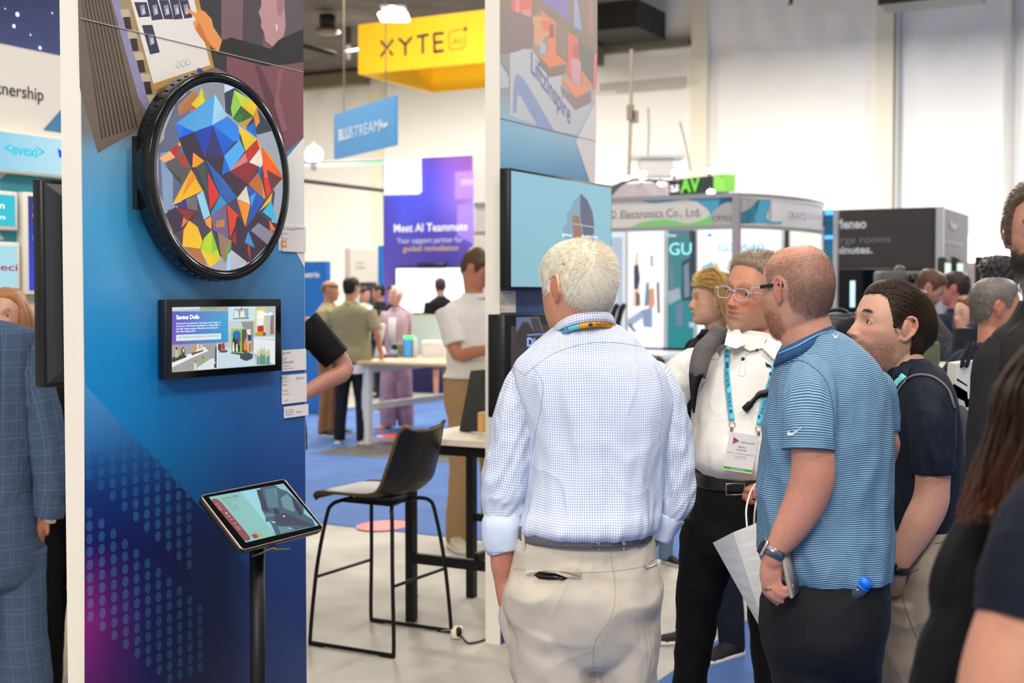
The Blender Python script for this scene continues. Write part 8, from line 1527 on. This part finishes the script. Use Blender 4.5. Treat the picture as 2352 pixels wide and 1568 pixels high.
b = MB(); b.poly([Fb.w(a*aw, z_*ah, .001) for a, z_ in ((.16, .70), (.36, .80), (.15, .88))]); b.build('triangle_logo_top', mat('logo_violet', (110, 70, 170), .5), bg, flat=True); b = MB(); b.poly([Fb.w(a*aw, z_*ah, .0014) for a, z_ in ((.15, .70), (.36, .795), (.155, .78))]); b.build('triangle_logo_base', mat('logo_red', (225, 80, 80), .5), bg, flat=True)
tb_ = MB(); trC = cloth('deep_black_trousers', (14, 14, 15), rough=.75); pxloft(tb_, [(1078, 1604, 1836, .150, -.01), (1130, 1594, 1836, .155, -.01), (1180, 1584, 1830, .155, 0), (1240, 1575, 1825, .15, 0), (1290, 1600, 1800, .11, 0)], D, 56, 5)
ptube(tb_, [(1640, 1200, 74), (1624, 1270, 66), (1608, 1350, 56), (1598, 1450, 46), (1584, 1560, 40), (1575, 1700, 42), (1570, 1880, 40)], D, 32, 7); ptube(tb_, [(1770, 1200, 70), (1770, 1290, 62), (1768, 1400, 52), (1772, 1500, 46), (1776, 1600, 43), (1780, 1880, 40)], D, 32, 7)
tb_.build('trousers', trC, tC, fuse=.0065, sm=3, post=noisepost(.005, (6, 6, 10), 4.))
b = MB(); pxloft(b, [(1082, 1600, 1838, .158, -.012), (1084, 1598, 1840, .160, -.012), (1110, 1595, 1838, .162, -.012), (1113, 1597, 1836, .158, -.012)], D, 80, 2, cap=False); bC = b.build('belt', mat('black_leather', (24, 24, 26), .35), tC); SBC = Surf(bC)
b = MB(); q = [P(x, y, D-.180) for x, y in ((1668, 1111), (1690, 1110), (1710, 1110), (1711, 1134), (1690, 1136), (1668, 1136))]; b.tube(q+[q[0]], .0022, 8, 1); b.build('buckle', mat('nickel', (190, 186, 178), .25, .95), tC)
for sx, d_ in ((1572, (-.35, -1, 0)), (1782, (.2, -1, 0))): b = MB(); so = MB(); shoe(b, P(sx, 1500, D+.04)*A3([1, 1, 0]), d_, 1.05, so); o = b.build('shoe', blackc, tC); so.build('sole', blackc, o)
bpk = thing('backpack', 'grey backpack worn by the man in the white polo, strap over his shoulder', 'backpack', P(1700, 900, D+.26)); gb = cloth('backpack_grey', (92, 88, 88)); SBk = Surf(shC)
b = MB(); b.box(P(1730, 930, D+.27), (.28, .16, .42), bev=.06); b.build('pack_body', gb, bpk)
b = MB(); q = [(1660, 752, .10, 22), (1640, 776, .0, 22), (1617, 800, -.09, 22), (1606, 835, -.135, 21), (1601, 862, -.148, 19)]; rs = []
for x, y, dy, w_ in cr(A3(q), 5):
    c1, c2 = P(x-w_, y-4, D+dy+.02), P(x+w_, y+8, D+dy); n_ = A3([0, -.012, .004]); rs.append([c1, c2, c2+n_, c1+n_])
b.loft(A3(rs)); b.build('padded_strap', gb, bpk)
b = MB(); rs = []
for x, y, dy, w_ in cr(A3([(1599, 858, -.15, 17), (1594, 890, -.155, 10), (1593, 920, -.15, 6), (1593, 948, -.14, 2)]), 5): c1, c2 = P(x-w_, y, D+dy), P(x+w_, y, D+dy-.005); n_ = A3([0, -.005, 0]); rs.append([c1, c2, c2+n_, c1+n_])
b.loft(A3(rs)); b.build('webbing', black, bpk)
b = MB(); rs = []
for x, y in cr(A3([(1712, 938), (1728, 922), (1742, 908), (1768, 902)], float), 4): h_, n_ = SCs.hit(x, y, .012); rs.append([h_+A3([0, 0, .011]), h_-A3([0, 0, .011]), h_+A3([0, -.004, -.011]), h_+A3([0, -.004, .011])])
b.loft(A3(rs)); h_, _ = SCs.hit(1714, 936, .014); b.box(h_, (.03, .008, .022), rot=rotm(0)@np.asarray(Matrix.Rotation(R(-45), 3, 'Y')), bev=.003); b.build('chest_strap_buckle', black, bpk)
# paper bag
pb = thing('paper_bag', 'white paper carrier bag hanging between the white-polo and striped-polo men', 'bag', P(1710, 1320, 3.72)); Dp = 3.74; pm_ = mat('white_paper', (244, 242, 238), .7, bump=(14, .3, .004)); q = [(1637, 1246), (1755, 1192), (1800, 1440), (1757, 1453)]
pt_ = [P(1637, 1246, Dp-.04), P(1684, 1222, Dp-.10), P(1790, 1180, Dp), P(1745, 1205, Dp+.08)]; pbm = [P(1745, 1440, Dp-.02), P(1760, 1453, Dp-.06), P(1850, 1400, Dp), P(1830, 1385, Dp+.06)]; b = MB()
b.loft(A3([[x_*(1-t_)+y_*t_ for x_, y_ in zip(pt_, pbm)] for t_ in np.linspace(0, 1, 8)]), cap=False); b.poly(pbm); b.build('paper_body', pm_, pb, flat=True)
for k_, (x0, dx_) in enumerate(((1716, 0), (1732, 4))): b = MB(); b.tube([P(x0, 1212, Dp-.05+.08*k_), P(x0-2+dx_, 1170, Dp-.03+.03*k_), P(x0+8+dx_, 1130, Dp), P(x0+26, 1108, Dp), P(x0+44, 1130, Dp), P(x0+46, 1196, Dp-.02+.05*k_)], .0028, 8, 5); b.build('twisted_handle', mat('paper_cord', (232, 228, 220), .7), pb)

# ------------------------------------------------------------ D: dark-haired man in navy polo
D = 3.6; base = P(2100, 800, D)*A3([1, 1, 0]); H = Head(P(2042, 757, D), 101, 13, 0, 1.06, nose=.98)
tD = thing('person', 'young man with slicked dark brown hair and stubble in navy polo, hand in pocket', 'person', base)
bd = MB(); H.add(bd, neck=([H.w((0, -.02, -.03)), P(2062, 815, D), P(2076, 850, D), P(2095, 910, D)], A3([.056, .058, .064, .09])))
pxloft(bd, [(880, 2060, 2160, .08, 0), (1000, 2055, 2165, .11, 0), (1300, 2050, 2160, .11, 0)], D, 28, 4)
ptube(bd, [(2140, 920, 40, -.13), (2142, 1060, 41, -.15), (2142, 1110, 40, -.15), (2136, 1155, 42, -.15), (2112, 1205, 41, -.15), (2085, 1255, 33, -.15), (2066, 1295, 25, -.15), (2058, 1325, 23, -.13), (2056, 1350, 23, -.09)], D, 20, 5, 'round', ry=.9)
for i, xx in enumerate((-14, -5, 4, 13)): ptube(bd, [(2060+xx, 1345, 8, -.08), (2062+xx, 1385, 7, -.06), (2062+xx, 1410, 6, -.06)], D, 8, 3, 'round')
ptube(bd, [(2050, 1325, 10, -.14), (2047, 1342, 9, -.12), (2050, 1356, 8, -.10)], D, 8, 3, 'round')
ptube(bd, [(2080, 920, 34, .15), (2060, 1080, 32, .17), (2050, 1180, 28, .15), (2045, 1290, 24, .12)], D, 14, 4, 'round')
for x0 in (2085, 2115): ptube(bd, [(x0, 1400, 45), (x0, 1700, 40), (x0, 2020, 30)], D, 12, 3, 'round')
maskD = hairline([(0, .075), (.3, .077), (.55, .080), (.8, .074), (.95, .055), (1.1, .030), (1.22, .0), (1.36, -.002), (1.40, .03), (1.6, .040), (1.82, .034), (1.95, -.01), (2.2, -.05), (2.7, -.068), (3.2, -.072)], .006)
bd.build('body', skinm, tD, fuse=.0034, sm=2, colfn=skin_col(H, (226, 176, 150), (210, 118, 100), stub=(122, 84, 64), stubk=.6, brow=(58, 38, 30), lips=(190, 112, 100), browk=1.1)); H.eyes(tD, (84, 56, 38), (6, 6))
hb = MB(); dc = lin((50, 36, 28)); thD = lambda p: .005+.014*ss_(p[:, 2], .07, .11)*ss_(p[:, 1], -.03, .06)+.004*ss_(-p[:, 1], .0, .08)
hair_shell(H, hb, maskD, lambda p: thD(p)*.55, lambda p: np.tile(dc*.8, (len(p), 1)), .006); rt, nn = H.surf(10000, maskD); rt = rt+nn*(thD(rt)*.6)[:, None]
def dslick(p, n): 
    q = p/A3([.08, .1, .12]); q /= np.linalg.norm(q, axis=1)[:, None]; g = np.tile(A3([0, -1., -.35]), (len(p), 1)); g[:, 2] = np.where(p[:, 1] < -.02, -1.0, -.3); g[:, 1] = np.where(p[:, 2] < .0, -.35, g[:, 1]); g[:, 2] += .55*ss_(p[:, 1], .06, .09); dt = (q*g).sum(1); d = g-q*np.where(dt < 0, dt, dt*.85)[:, None]-q*.10; return d/np.linalg.norm(d, axis=1)[:, None]
strands(rt, nn, dslick, lambda p: .045+.03*ss_(p[:, 2], .02, .08), 8, .00065, hb, lambda p: np.tile(dc*1.25, (len(p), 1))*(1+.9*nr.rand(len(p), 1)**3), .015, H)
mD = lambda p: .8*ss_(-p[:, 2], .03, .055)*ss_(p[:, 1], -.005, .02)*(1-g2(p[:, 0], p[:, 2], 0, -.059, .02, .008)); rt, nn = H.surf(8000, mD); strands(rt, nn, drape((0, .2, -1.), .5), lambda p: .0024+0*p[:, 0], 2, .0002, hb, lambda p: np.tile(lin((84, 58, 44)), (len(p), 1)), .05, H); hb.build('hair', hairm, tD)
nvp = cloth('navy_polo', (23, 30, 44), rough=.7); sb = MB()
pxloft(sb, [(822, 2046, 2128, .06, 0, 2), (840, 2036, 2146, .085, 0, 2.1), (865, 2028, 2168, .11, 0, 2.2), (900, 2022, 2186, .13, 0, 2.3), (950, 2022, 2196, .145, 0, 2.3), (1020, 2026, 2200, .15, 0, 2.3), (1100, 2032, 2196, .15, 0, 2.3), (1170, 2036, 2182, .15, 0, 2.3), (1205, 2036, 2170, .145, 0, 2.3)], D, 90, 9, fold(.007, 2., 6, 6.6, .8))
ptube(sb, [(2120, 862, 44, -.06), (2134, 905, 56, -.11), (2140, 960, 56, -.14), (2142, 1030, 51, -.15), (2142, 1086, 46, -.15)], D, 56, 9, 'flat', fold(.005, 1.4, 12, 7.7)); ptube(sb, [(2080, 870, 44, .06), (2062, 960, 48, .14), (2058, 1060, 44, .16)], D, 32, 6, 'flat')
shD = sb.build('polo_shirt', nvp, tD); cb = MB(); collar(cb, 2084, 838, 50, .068, D, 14, 32, .13, fwd=2, drop=28); coD = cb.build('polo_collar', nvp, tD); SD = Surf(shD, coD)
SD.ribbon([(2078, 862), (2060, 880), (2044, 902)], 13, mat('aqua_lanyard', (120, 214, 214), .5), tD, 'lanyard', .004); SD.text('TRUE', 2060, 888, 2078, 6, navyink, tD, .0062, 135)
SD.line([(2105, 905), (2125, 893), (2150, 905), (2178, 940), (2192, 985)], .0009, mat('navy_seam', (22, 28, 42), .8), tD, 'seam'); SD.line([(2098, 1076), (2140, 1080), (2186, 1082)], .0009, mat('navy_seam', (22, 28, 42), .8), tD, 'seam')
dbag = thing('drawstring_bag', 'dark grey drawstring bag on the back of the man in the navy polo', 'bag', P(2215, 1080, D+.12)); b = MB(); b.sphere(P(2196, 1075, D+.12), (.07, .12, .18), 24, 16); b.build('sack', cloth('bag_charcoal', (62, 64, 66)), dbag, post=noisepost(.008, (9, 9, 12), 1.))
SD.line([(2048, 945), (2060, 905), (2082, 874), (2110, 862), (2145, 868), (2176, 895), (2190, 935)], .0035, mat('grey_cord', (110, 108, 104), .7), dbag, 'cord', .003); b = MB(); ptube(b, [(2170, 1175, 3, -.08), (2188, 1215, 3, -.1), (2196, 1245, 3, -.1)], D, 8, 3, 'round'); b.build('cord_end', mat('grey_cord', (110, 108, 104), .7), dbag)
tb_ = MB(); trD = cloth('taupe_trousers', (158, 142, 126), rough=.65); pxloft(tb_, [(1188, 2040, 2166, .135, 0), (1230, 2034, 2182, .15, 0), (1300, 2030, 2196, .165, 0), (1370, 2030, 2190, .16, 0), (1440, 2034, 2175, .14, 0), (1480, 2045, 2160, .11, 0)], D, 48, 5)
ptube(tb_, [(2088, 1380, 58, -.07), (2080, 1500, 56, -.07), (2076, 1600, 50, -.07), (2074, 1800, 46, -.07), (2074, 2040, 46, -.07)], D, 32, 7); ptube(tb_, [(2125, 1380, 58, .07), (2122, 1500, 54, .07), (2118, 1700, 48, .07), (2110, 2040, 44, .07)], D, 32, 7)
toD = tb_.build('trousers', trD, tD, fuse=.006, sm=3, post=noisepost(.006, (6, 6, 10), 9.)); STD = Surf(toD); STD.line([(2146, 1248), (2166, 1244), (2185, 1240)], .0012, mat('taupe_seam', (110, 98, 86), .8), tD, 'pocket_seam'); STD.line([(2062, 1335), (2080, 1322), (2110, 1306)], .0014, mat('taupe_seam', (110, 98, 86), .8), tD, 'pocket_seam'); STD.line([(2070, 1340), (2078, 1390), (2100, 1450), (2128, 1520)], .001, mat('taupe_seam', (110, 98, 86), .8), tD, 'seam')
for sx in (2076, 2112): b = MB(); so = MB(); shoe(b, P(sx, 1500, D-.05 if sx < 2100 else D+.07)*A3([1, 1, 0])+A3([.03, 0, 0]), (-1, 0, 0), 1.05, so); o = b.build('shoe', darkshoe, tD); so.build('sole', blackc, o)
wt = thing('wrist_watch', 'black watch on the wrist going into the taupe trouser pocket', 'watch', P(2062, 1304, D-.15)); c_ = P(2063, 1303, D-.15); axw = nz(P(2066, 1295, D-.15)-P(2058, 1325, D-.14)); e1 = nz(A3([1, 0, 0])-axw*axw[0]); e2 = np.cross(axw, e1); b = MB(); b.loft(A3([ring(c_+axw*h_, r1, r1*.92, e1, e2, 36) for h_, r1 in ((-.010, .028), (-.0095, .0305), (.0095, .0315), (.010, .029))])); b.build('strap', black, wt); b = MB(); b.box(c_-e1*.024-e2*-.0-A3([0, .014, 0]), (.012, .034, .036), rot=np.stack([nz(e1+A3([0, .7, 0])), nz(np.cross(axw, nz(e1+A3([0, .7, 0])))), axw], 1), bev=.005); b.build('watch_case', blackg, wt)
# ============================================================ people cut by the frame edges
# bearded man at the right edge
D = 2.9; H = Head(P(2398, 541, D), 160, -2, 0, .98, male=1.3); t = thing('person', 'tall bearded man in charcoal jacket, cut off by the right edge of the frame', 'person', P(2420, 800, D)*A3([1, 1, 0]))
bd = MB(); H.add(bd, neck=([H.w((0, -.012, -.04)), P(2415, 660, D+.02), P(2420, 720, D+.02), P(2425, 800, D)], A3([.058, .062, .07, .1]))); pxloft(bd, [(790, 2330, 2520, .08, 0), (1000, 2320, 2540, .11, 0), (1400, 2320, 2540, .11, 0)], D, 24, 4)
ptube(bd, [(2290, 850, 40), (2270, 1060, 36), (2290, 1250, 28, -.05), (2330, 1380, 22, -.1)], D, 12, 4, 'round'); hand(bd, P(2330, 1380, D-.1), (.1, 0, -1), (1, 0, 0), .95, .5); ptube(bd, [(2560, 850, 40), (2585, 1060, 36), (2580, 1250, 28), (2570, 1380, 22)], D, 12, 4, 'round')
for x0 in (2370, 2480): ptube(bd, [(x0, 1400, 55), (x0, 1800, 45), (x0, 2330, 36)], D, 12, 3, 'round')
maskF = hairline([(0, .080), (.6, .078), (.9, .065), (1.0, .03), (1.15, -.02), (1.3, -.02), (1.4, .03), (1.8, .03), (1.95, -.02), (3.2, -.06)], .007)
bd.build('body', skinm, t, fuse=.004, sm=2, colfn=skin_col(H, (206, 150, 124), (190, 104, 88), stub=(58, 46, 42), stubk=.9, brow=(40, 30, 26), browk=1.3, browz=.03)); H.eyes(t, (48, 36, 30), (10, 0))
hb = MB(); fc_ = lin((92, 72, 58)); hair_shell(H, hb, maskF, lambda p: .012+0*p[:, 0], lambda p: np.tile(fc_*.9, (len(p), 1)), .006); rt, nn = H.surf(3500, maskF); rt = rt+nn*.008; strands(rt, nn, drape((0, -.5, -.6), .3), lambda p: .014+0*p[:, 0], 3, .0006, hb, lambda p: np.tile(fc_*1.2, (len(p), 1)), .04, H)
mF = lambda p: np.clip(ss_(-p[:, 2], .028, .05)*ss_(p[:, 1], 0, .025)*(1-g2(p[:, 0], p[:, 2], 0, -.060, .017, .006)*1.2), 0, 1)*(1-np.clip(g2(p[:, 0], p[:, 2], 0, -.03, .025, .016)*1.5, 0, 1)); rt, nn = H.surf(9000, mF)
strands(rt, nn, drape((0, .25, -1.), .35), lambda p: .018+.02*ss_(-p[:, 2], .07, .11), 4, .0005, hb, lambda p: lin((60, 50, 46))[None]*(1-ss_(-p[:, 2], .06, .10)[:, None])+lin((150, 144, 140))[None]*ss_(-p[:, 2], .06, .10)[:, None], .05, H); hb.build('hair', hairm, t)
jk = cloth('charcoal_jacket', (36, 34, 34), rough=.85); sb = MB(); pxloft(sb, [(690, 2350, 2480, .07, 0, 2), (735, 2325, 2510, .09, 0, 2.1), (765, 2290, 2550, .115, 0, 2.2), (820, 2270, 2570, .135, 0, 2.3), (900, 2270, 2575, .15, 0, 2.3), (1100, 2285, 2560, .15, 0, 2.3), (1330, 2290, 2560, .16, 0, 2.3)], D, 72, 7, fold(.006, 2, 5, 3.3))
ptube(sb, [(2312, 790, 45), (2292, 840, 54), (2282, 930, 54), (2272, 1050, 50), (2282, 1200, 44, -.04), (2318, 1350, 36, -.1)], D, 40, 7, 'flat', fold(.006, 1.4, 10, 2.)); ptube(sb, [(2535, 800, 50), (2575, 900, 55), (2588, 1050, 50), (2580, 1200, 44), (2572, 1350, 36)], D, 32, 6); sb.build('jacket', jk, t)
SDj = Surf(t.children[-1]); SDj.line([(2318, 770), (2335, 755), (2350, 748)], .001, mat('jacket_seam', (28, 27, 28), .8), t, 'seam')
b = MB(); pxloft(b, [(1300, 2300, 2550, .145, 0), (1420, 2300, 2550, .15, 0), (1500, 2310, 2540, .12, 0)], D, 40, 4); [ptube(b, [(x0, 1420, 72), (x0, 1700, 66), (x0, 2330, 60)], D, 28, 5) for x0 in (2368, 2484)]; b.build('trousers', navyc, t, fuse=.01, sm=2)

# woman with long brown hair, black sweater
D = 1.82; H = Head(P(2590, 700, D), -30, 0, 0, .98); t = thing('person', 'woman in black sweater with long wavy brown hair, blurred at the lower right', 'person', P(2480, 900, D)*A3([1, 1, 0]))
bd = MB(); H.add(bd, neck=([H.w((0, -.01, -.04)), P(2560, 840, D), P(2510, 960, D)], A3([.05, .05, .07]))); pxloft(bd, [(1180, 2330, 2640, .07, 0), (1500, 2280, 2660, .09, 0), (2400, 2300, 2650, .11, 0)], D, 24, 4)
[ptube(bd, [(x0, 2300, 100), (x0, 2700, 70), (x0, 3100, 55)], D, 12, 3, 'round') for x0 in (2390, 2570)]
ptube(bd, [(2290, 1300, 60), (2235, 1500, 55), (2170, 1700, 48, -.03), (2190, 1900, 38, -.12)], D, 12, 4, 'round'); hand(bd, P(2190, 1900, D-.12), (.2, -.2, -.9), (1, 0, 0), .9, .5); bd.build('body', skinm, t, fuse=.006, sm=2, colfn=skin_col(H, (220, 170, 145)))
swm = cloth('black_sweater', (12, 12, 13), rough=.9, bump=(150, .4, .002)); sb = MB(); pxloft(sb, [(960, 2440, 2580, .06, 0, 2), (1030, 2380, 2620, .08, 0, 2), (1120, 2310, 2660, .10, 0, 2.2), (1200, 2270, 2700, .115, 0, 2.3), (1350, 2255, 2720, .125, 0, 2.3), (1600, 2250, 2720, .13, 0, 2.3), (2100, 2260, 2720, .14, 0, 2.3)], D, 64, 6, fold(.006, 2, 7, 5.))
ptube(sb, [(2330, 1190, 70, 0), (2268, 1250, 86, -.01), (2225, 1340, 84, -.03), (2215, 1420, 76, -.04), (2180, 1520, 76, -.05), (2160, 1640, 72, -.06), (2190, 1850, 52, -.12)], D, 44, 7, 'flat', fold(.008, 1.4, 10, 6.)); sb.build('sweater', swm, t)
b = MB(); pxloft(b, [(2050, 2270, 2710, .135, 0), (2250, 2260, 2720, .15, 0), (2400, 2300, 2680, .12, 0)], D, 36, 4); [ptube(b, [(x0, 2250, 125), (x0, 2600, 105), (x0, 3280, 90)], D, 24, 4) for x0 in (2385, 2590)]; b.build('trousers', blackc, t, fuse=.012, sm=2)
hb = MB(); hc1, hc2 = A3((34, 22, 18)), A3((104, 58, 38)); N_ = 900
for i in range(N_):
    u = rnd.random(); v = rnd.random(); dy = rnd.uniform(-.11, .03)-.02; L1_ = [(2530+60*u, 590+60*v), (2450+90*u, 690+40*v), (2356+150*u-10*v, 800), (2300+190*u-rnd.uniform(0, 16), 890), (2268+215*u, 990), (2236+220*u+rnd.uniform(-14, 14), 1090+20*v), (2210+220*u+rnd.uniform(-20, 20), 1160+45*v)]
    wob = rnd.uniform(0, 6.28); K_ = [P(x+7*sin(j*1.9+wob)*(j > 2), y, D+dy-.02*min(j, 3)) for j, (x, y) in enumerate(L1_)]; k_ = v*.5+.4; r_ = rnd.uniform(.0010, .0028)
    n0 = hb.n; hb.tube(K_, [r_*.8, r_, r_, r_, r_*.9, r_*.7, r_*.25], 5, 4, cap=None); nn_ = hb.n-n0; g_ = np.linspace(0, 1, nn_)[:, None]**3; hb.c[-1] = lin(np.clip(hc1*(1-g_)+hc2*g_*rnd.uniform(.7, 1.15), 0, 255)/255.)
hair_shell(H, hb, lambda p: ss_(p[:, 2]+.9*np.maximum(0, -p[:, 1]), .05, .066), lambda p: .02+0*p[:, 0], lambda p: np.tile(lin((52, 32, 26)), (len(p), 1))); hb.build('hair', hairm, t)
b = MB(); b.tube([P(2268, 1176, D-.13), P(2290, 1170, D-.14), P(2308, 1166, D-.13)], [(.006, .002)]*3, 8, 3, ref=(0, 0, 1)); b.build('gold_hair_clip', mat('gold', (225, 180, 90), .2, 1.), t)

# nearest person, navy tee with bare arm
D = 1.42; H = Head(P(2775, 610, D), 20, 0, 0, 1.); t = thing('person', 'person in navy T-shirt with bare upper arm, nearest and most blurred at the right edge', 'person', P(2750, 900, D)*A3([1, 1, 0]))
bd = MB(); H.add(bd, neck=([H.w((0, -.01, -.04)), P(2768, 790, D), P(2765, 900, D)], A3([.055, .058, .08]))); pxloft(bd, [(1000, 2560, 2980, .08, 0), (1500, 2520, 3000, .11, 0), (2400, 2540, 2980, .11, 0)], D, 24, 4)
ptube(bd, [(2540, 1210, 66, -.0), (2420, 1330, 120, -.01), (2364, 1460, 126, -.02), (2322, 1600, 122, -.03), (2300, 1750, 105, -.04), (2330, 1950, 88, -.10), (2390, 2150, 62, -.16)], D, 28, 5, 'round'); hand(bd, P(2390, 2150, D-.16), (.3, -.2, -.9), (1, 0, 0), .9, .5); [ptube(bd, [(x0, 2300, 130), (x0, 2900, 90), (x0, 3800, 70)], D, 12, 3, 'round') for x0 in (2640, 2880)]; bd.build('body', skinm, t, fuse=.006, sm=2, colfn=skin_col(H, (216, 160, 132)))
nt_ = cloth('navy_tee', (15, 20, 34), rough=.85); sb = MB(); pxloft(sb, [(850, 2680, 2860, .06, 0, 2), (960, 2640, 2940, .09, 0, 2.1), (1080, 2570, 3010, .115, 0, 2.2), (1240, 2510, 3040, .135, 0, 2.3), (1600, 2490, 3030, .14, 0, 2.3), (2200, 2490, 3030, .15, 0, 2.3)], D, 56, 6, fold(.006, 2, 6, 5.))
ptube(sb, [(2590, 1130, 110, 0), (2500, 1180, 150, 0), (2445, 1250, 160, -.005), (2408, 1340, 156, -.01), (2394, 1400, 150, -.015), (2386, 1436, 147, -.018)], D, 56, 8, 'flat', fold(.005, 1.4, 10, 6.)); sb.build('shirt', nt_, t)
b = MB(); pxloft(b, [(2150, 2490, 3030, .145, 0), (2400, 2480, 3040, .16, 0), (2600, 2540, 2980, .13, 0)], D, 36, 4); [ptube(b, [(x0, 2400, 155), (x0, 2900, 125), (x0, 4000, 110)], D, 24, 4) for x0 in (2640, 2885)]; b.build('trousers', navyc, t, fuse=.012, sm=2)
hb = MB(); hair_shell(H, hb, maskF, lambda p: .012+0*p[:, 0], lambda p: np.tile(lin((60, 45, 35)), (len(p), 1))); hb.build('hair', hairm, t)

# man in blue plaid suit at the left edge
D = 4.5; H = Head(P(-100, 632, D), 10, 0, 0, 1.02); t = thing('person', 'man in blue-grey plaid suit seen from behind, cut off by the left edge', 'person', P(-25, 900, D)*A3([1, 1, 0])); plaid = cloth('plaid_suit', (70, 88, 114), rough=.85, pattern=pat_plaid((70, 88, 116), (98, 116, 146), .060), bump=(300, .2, .001))
bd = MB(); H.add(bd, neck=([H.w((0, -.01, -.04)), P(-100, 715, D), P(-98, 780, D)], A3([.058, .062, .09]))); pxloft(bd, [(780, -100, 45, .08, 0), (900, -105, 50, .11, 0), (1250, -100, 50, .11, 0)], D, 24, 4)
ptube(bd, [(60, 840, 22), (105, 1000, 22), (112, 1120, 19), (106, 1180, 15, -.01), (100, 1203, 15, -.01), (92, 1222, 15, 0), (84, 1245, 14, .02)], D, 14, 4, 'round'); [ptube(bd, [(84+o_, 1240, 5), (80+o_, 1262, 4.6), (78+o_, 1280, 4)], D+.02, 8, 2, 'round') for o_ in (-9, -3, 3, 9)]; ptube(bd, [(106, 1196, 6, -.02), (110, 1214, 5.5, -.03), (108, 1226, 5, -.03)], D, 8, 2, 'round')
ptube(bd, [(-120, 840, 22), (-160, 1000, 22), (-165, 1120, 19), (-160, 1200, 15)], D, 14, 4, 'round'); hand(bd, P(-160, 1205, D), (0, -.1, -1), (1, 0, 0), .95, .5); [ptube(bd, [(x0, 1300, 36), (x0, 1600, 28), (x0, 1740, 22)], D, 12, 3, 'round') for x0 in (-78, 40)]; bd.build('body', skinm, t, fuse=.006, sm=2, colfn=skin_col(H, (190, 130, 104)))
sb = MB(); pxloft(sb, [(720, -150, -50, .06, 0, 2), (734, -190, -5, .08, 0, 2.1), (748, -220, 50, .10, 0, 2.2), (768, -240, 80, .12, 0, 2.3), (850, -245, 86, .14, 0, 2.3), (950, -245, 84, .145, 0, 2.3), (1040, -240, 82, .145, 0, 2.3), (1120, -240, 82, .155, 0, 2.3), (1200, -240, 70, .165, -.01, 2.3), (1255, -240, 56, .168, -.01, 2.3)], D, 100, 8, fold(.006, 2, 5, 1.3))
for sx in (1, -1):
    m_ = lambda x: x if sx > 0 else -160-x
    ptube(sb, [(m_(46), 790, 36), (m_(68), 850, 41), (m_(92), 930, 43), (m_(110), 1020, 43), (m_(116), 1100, 40), (m_(114), 1150, 37), (m_(110), 1186, 34)], D, 52, 9, 'flat', fold(.006, 1.4, 12, 3.+sx))
shS = sb.build('suit_jacket', plaid, t); SS_ = Surf(shS); SS_.line([(0, 760), (0, 900), (-4, 1100), (-8, 1250)], .0009, mat('suit_seam', (40, 52, 74), .8), t, 'seam'); SS_.line([(70, 790), (66, 860), (72, 930)], .0009, mat('suit_seam', (40, 52, 74), .8), t, 'seam')
b = MB(); ptube(b, [(109, 1184, 22), (106, 1196, 21)], D, 24, 1, 'flat'); b.build('shirt_cuff', whitec, t)
b = MB(); [b.sphere(P(148+k_*2, 1142+k_*9, D-.03), .006, 10, 6) for k_ in range(3)]; b.build('sleeve_buttons', black, t)
b = MB(); pxloft(b, [(1120, -122, 80, .135, 0), (1200, -128, 92, .15, 0), (1300, -128, 96, .15, 0), (1340, -110, 80, .12, 0)], D, 44, 4); ptube(b, [(46, 1260, 60), (50, 1350, 54), (54, 1450, 52), (60, 1560, 58), (66, 1735, 54)], D, 40, 8, 'flat', fold(.006, 1.3, 9, 2.)); ptube(b, [(-80, 1260, 60), (-84, 1400, 54), (-88, 1560, 54), (-90, 1735, 52)], D, 32, 8); b.build('suit_trousers', plaid, t)
for sx in (66, -90): b = MB(); so = MB(); shoe(b, P(sx, 1500, D)*A3([1, 1, 0]), (0, 1, 0), 1.05, so); o = b.build('shoe', blackc, t); so.build('sole', blackc, o)
hb = MB(); hair_shell(H, hb, hairline([(0, .08), (1.1, .02), (1.4, .035), (1.8, .03), (2., -.03), (3.2, -.06)]), lambda p: .01+0*p[:, 0], lambda p: np.tile(lin((56, 44, 36)), (len(p), 1))); hb.build('hair', hairm, t)
human('woman with light brown hair peeking over the plaid suit shoulder', 22, 5.6, 1.665, 178, 178, skin=(224, 172, 146), hairc=(164, 112, 70), hairstyle='long', top='hip', topm=navyc, legm=navyc, shoem=darkshoe, arms=hang, sleeve='long', vox=.007, female=True)
human('person in long black clothes mostly hidden behind the blue panel edge', 150, 5.35, 1.70, 200, 200, skin=(176, 118, 92), hairc=(40, 30, 26), top='long', topm=blackc, legm=cloth('long_black_cloth', (16, 16, 17)), shoem=darkshoe, legs='wide', arms=((.02, .24, -.24), (-.02, .24, -.24)), vox=.008, wide=1.05)
# ------------------------------------------------------------ shared group phrases
GR = {'info_card': 'info cards on the printed panels', 'spot_light': 'small spotlights over the booth', 'light_box': 'back-lit walls of the curved booth', 'lit_sign': 'lit signs on the far left wall', 'carpet': 'carpets laid between the booths',
      'hanging_cable': 'cables hanging from the roof', 'floor_sticker': 'red stickers on the floor', 'exhibit_panel': 'printed panels of the booth', 'side_screen': 'upright screens on the charcoal booth', 'desk_microphone': 'folding stands on the counter', 'roof_pipe': 'pipes under the roof', 'roof_brace': 'braces under the roof', 'air_duct': 'ducts under the roof', 'booth_wall': 'booth walls of the hall', 'hanging_sign': 'signs hanging in the hall', 'person': 'visitors at the trade show'}
for o in C.objects:
    if o.parent is None and 'label' in o:
        k = o.name.split('.')[0]
        if k in GR: o['group'] = GR[k]
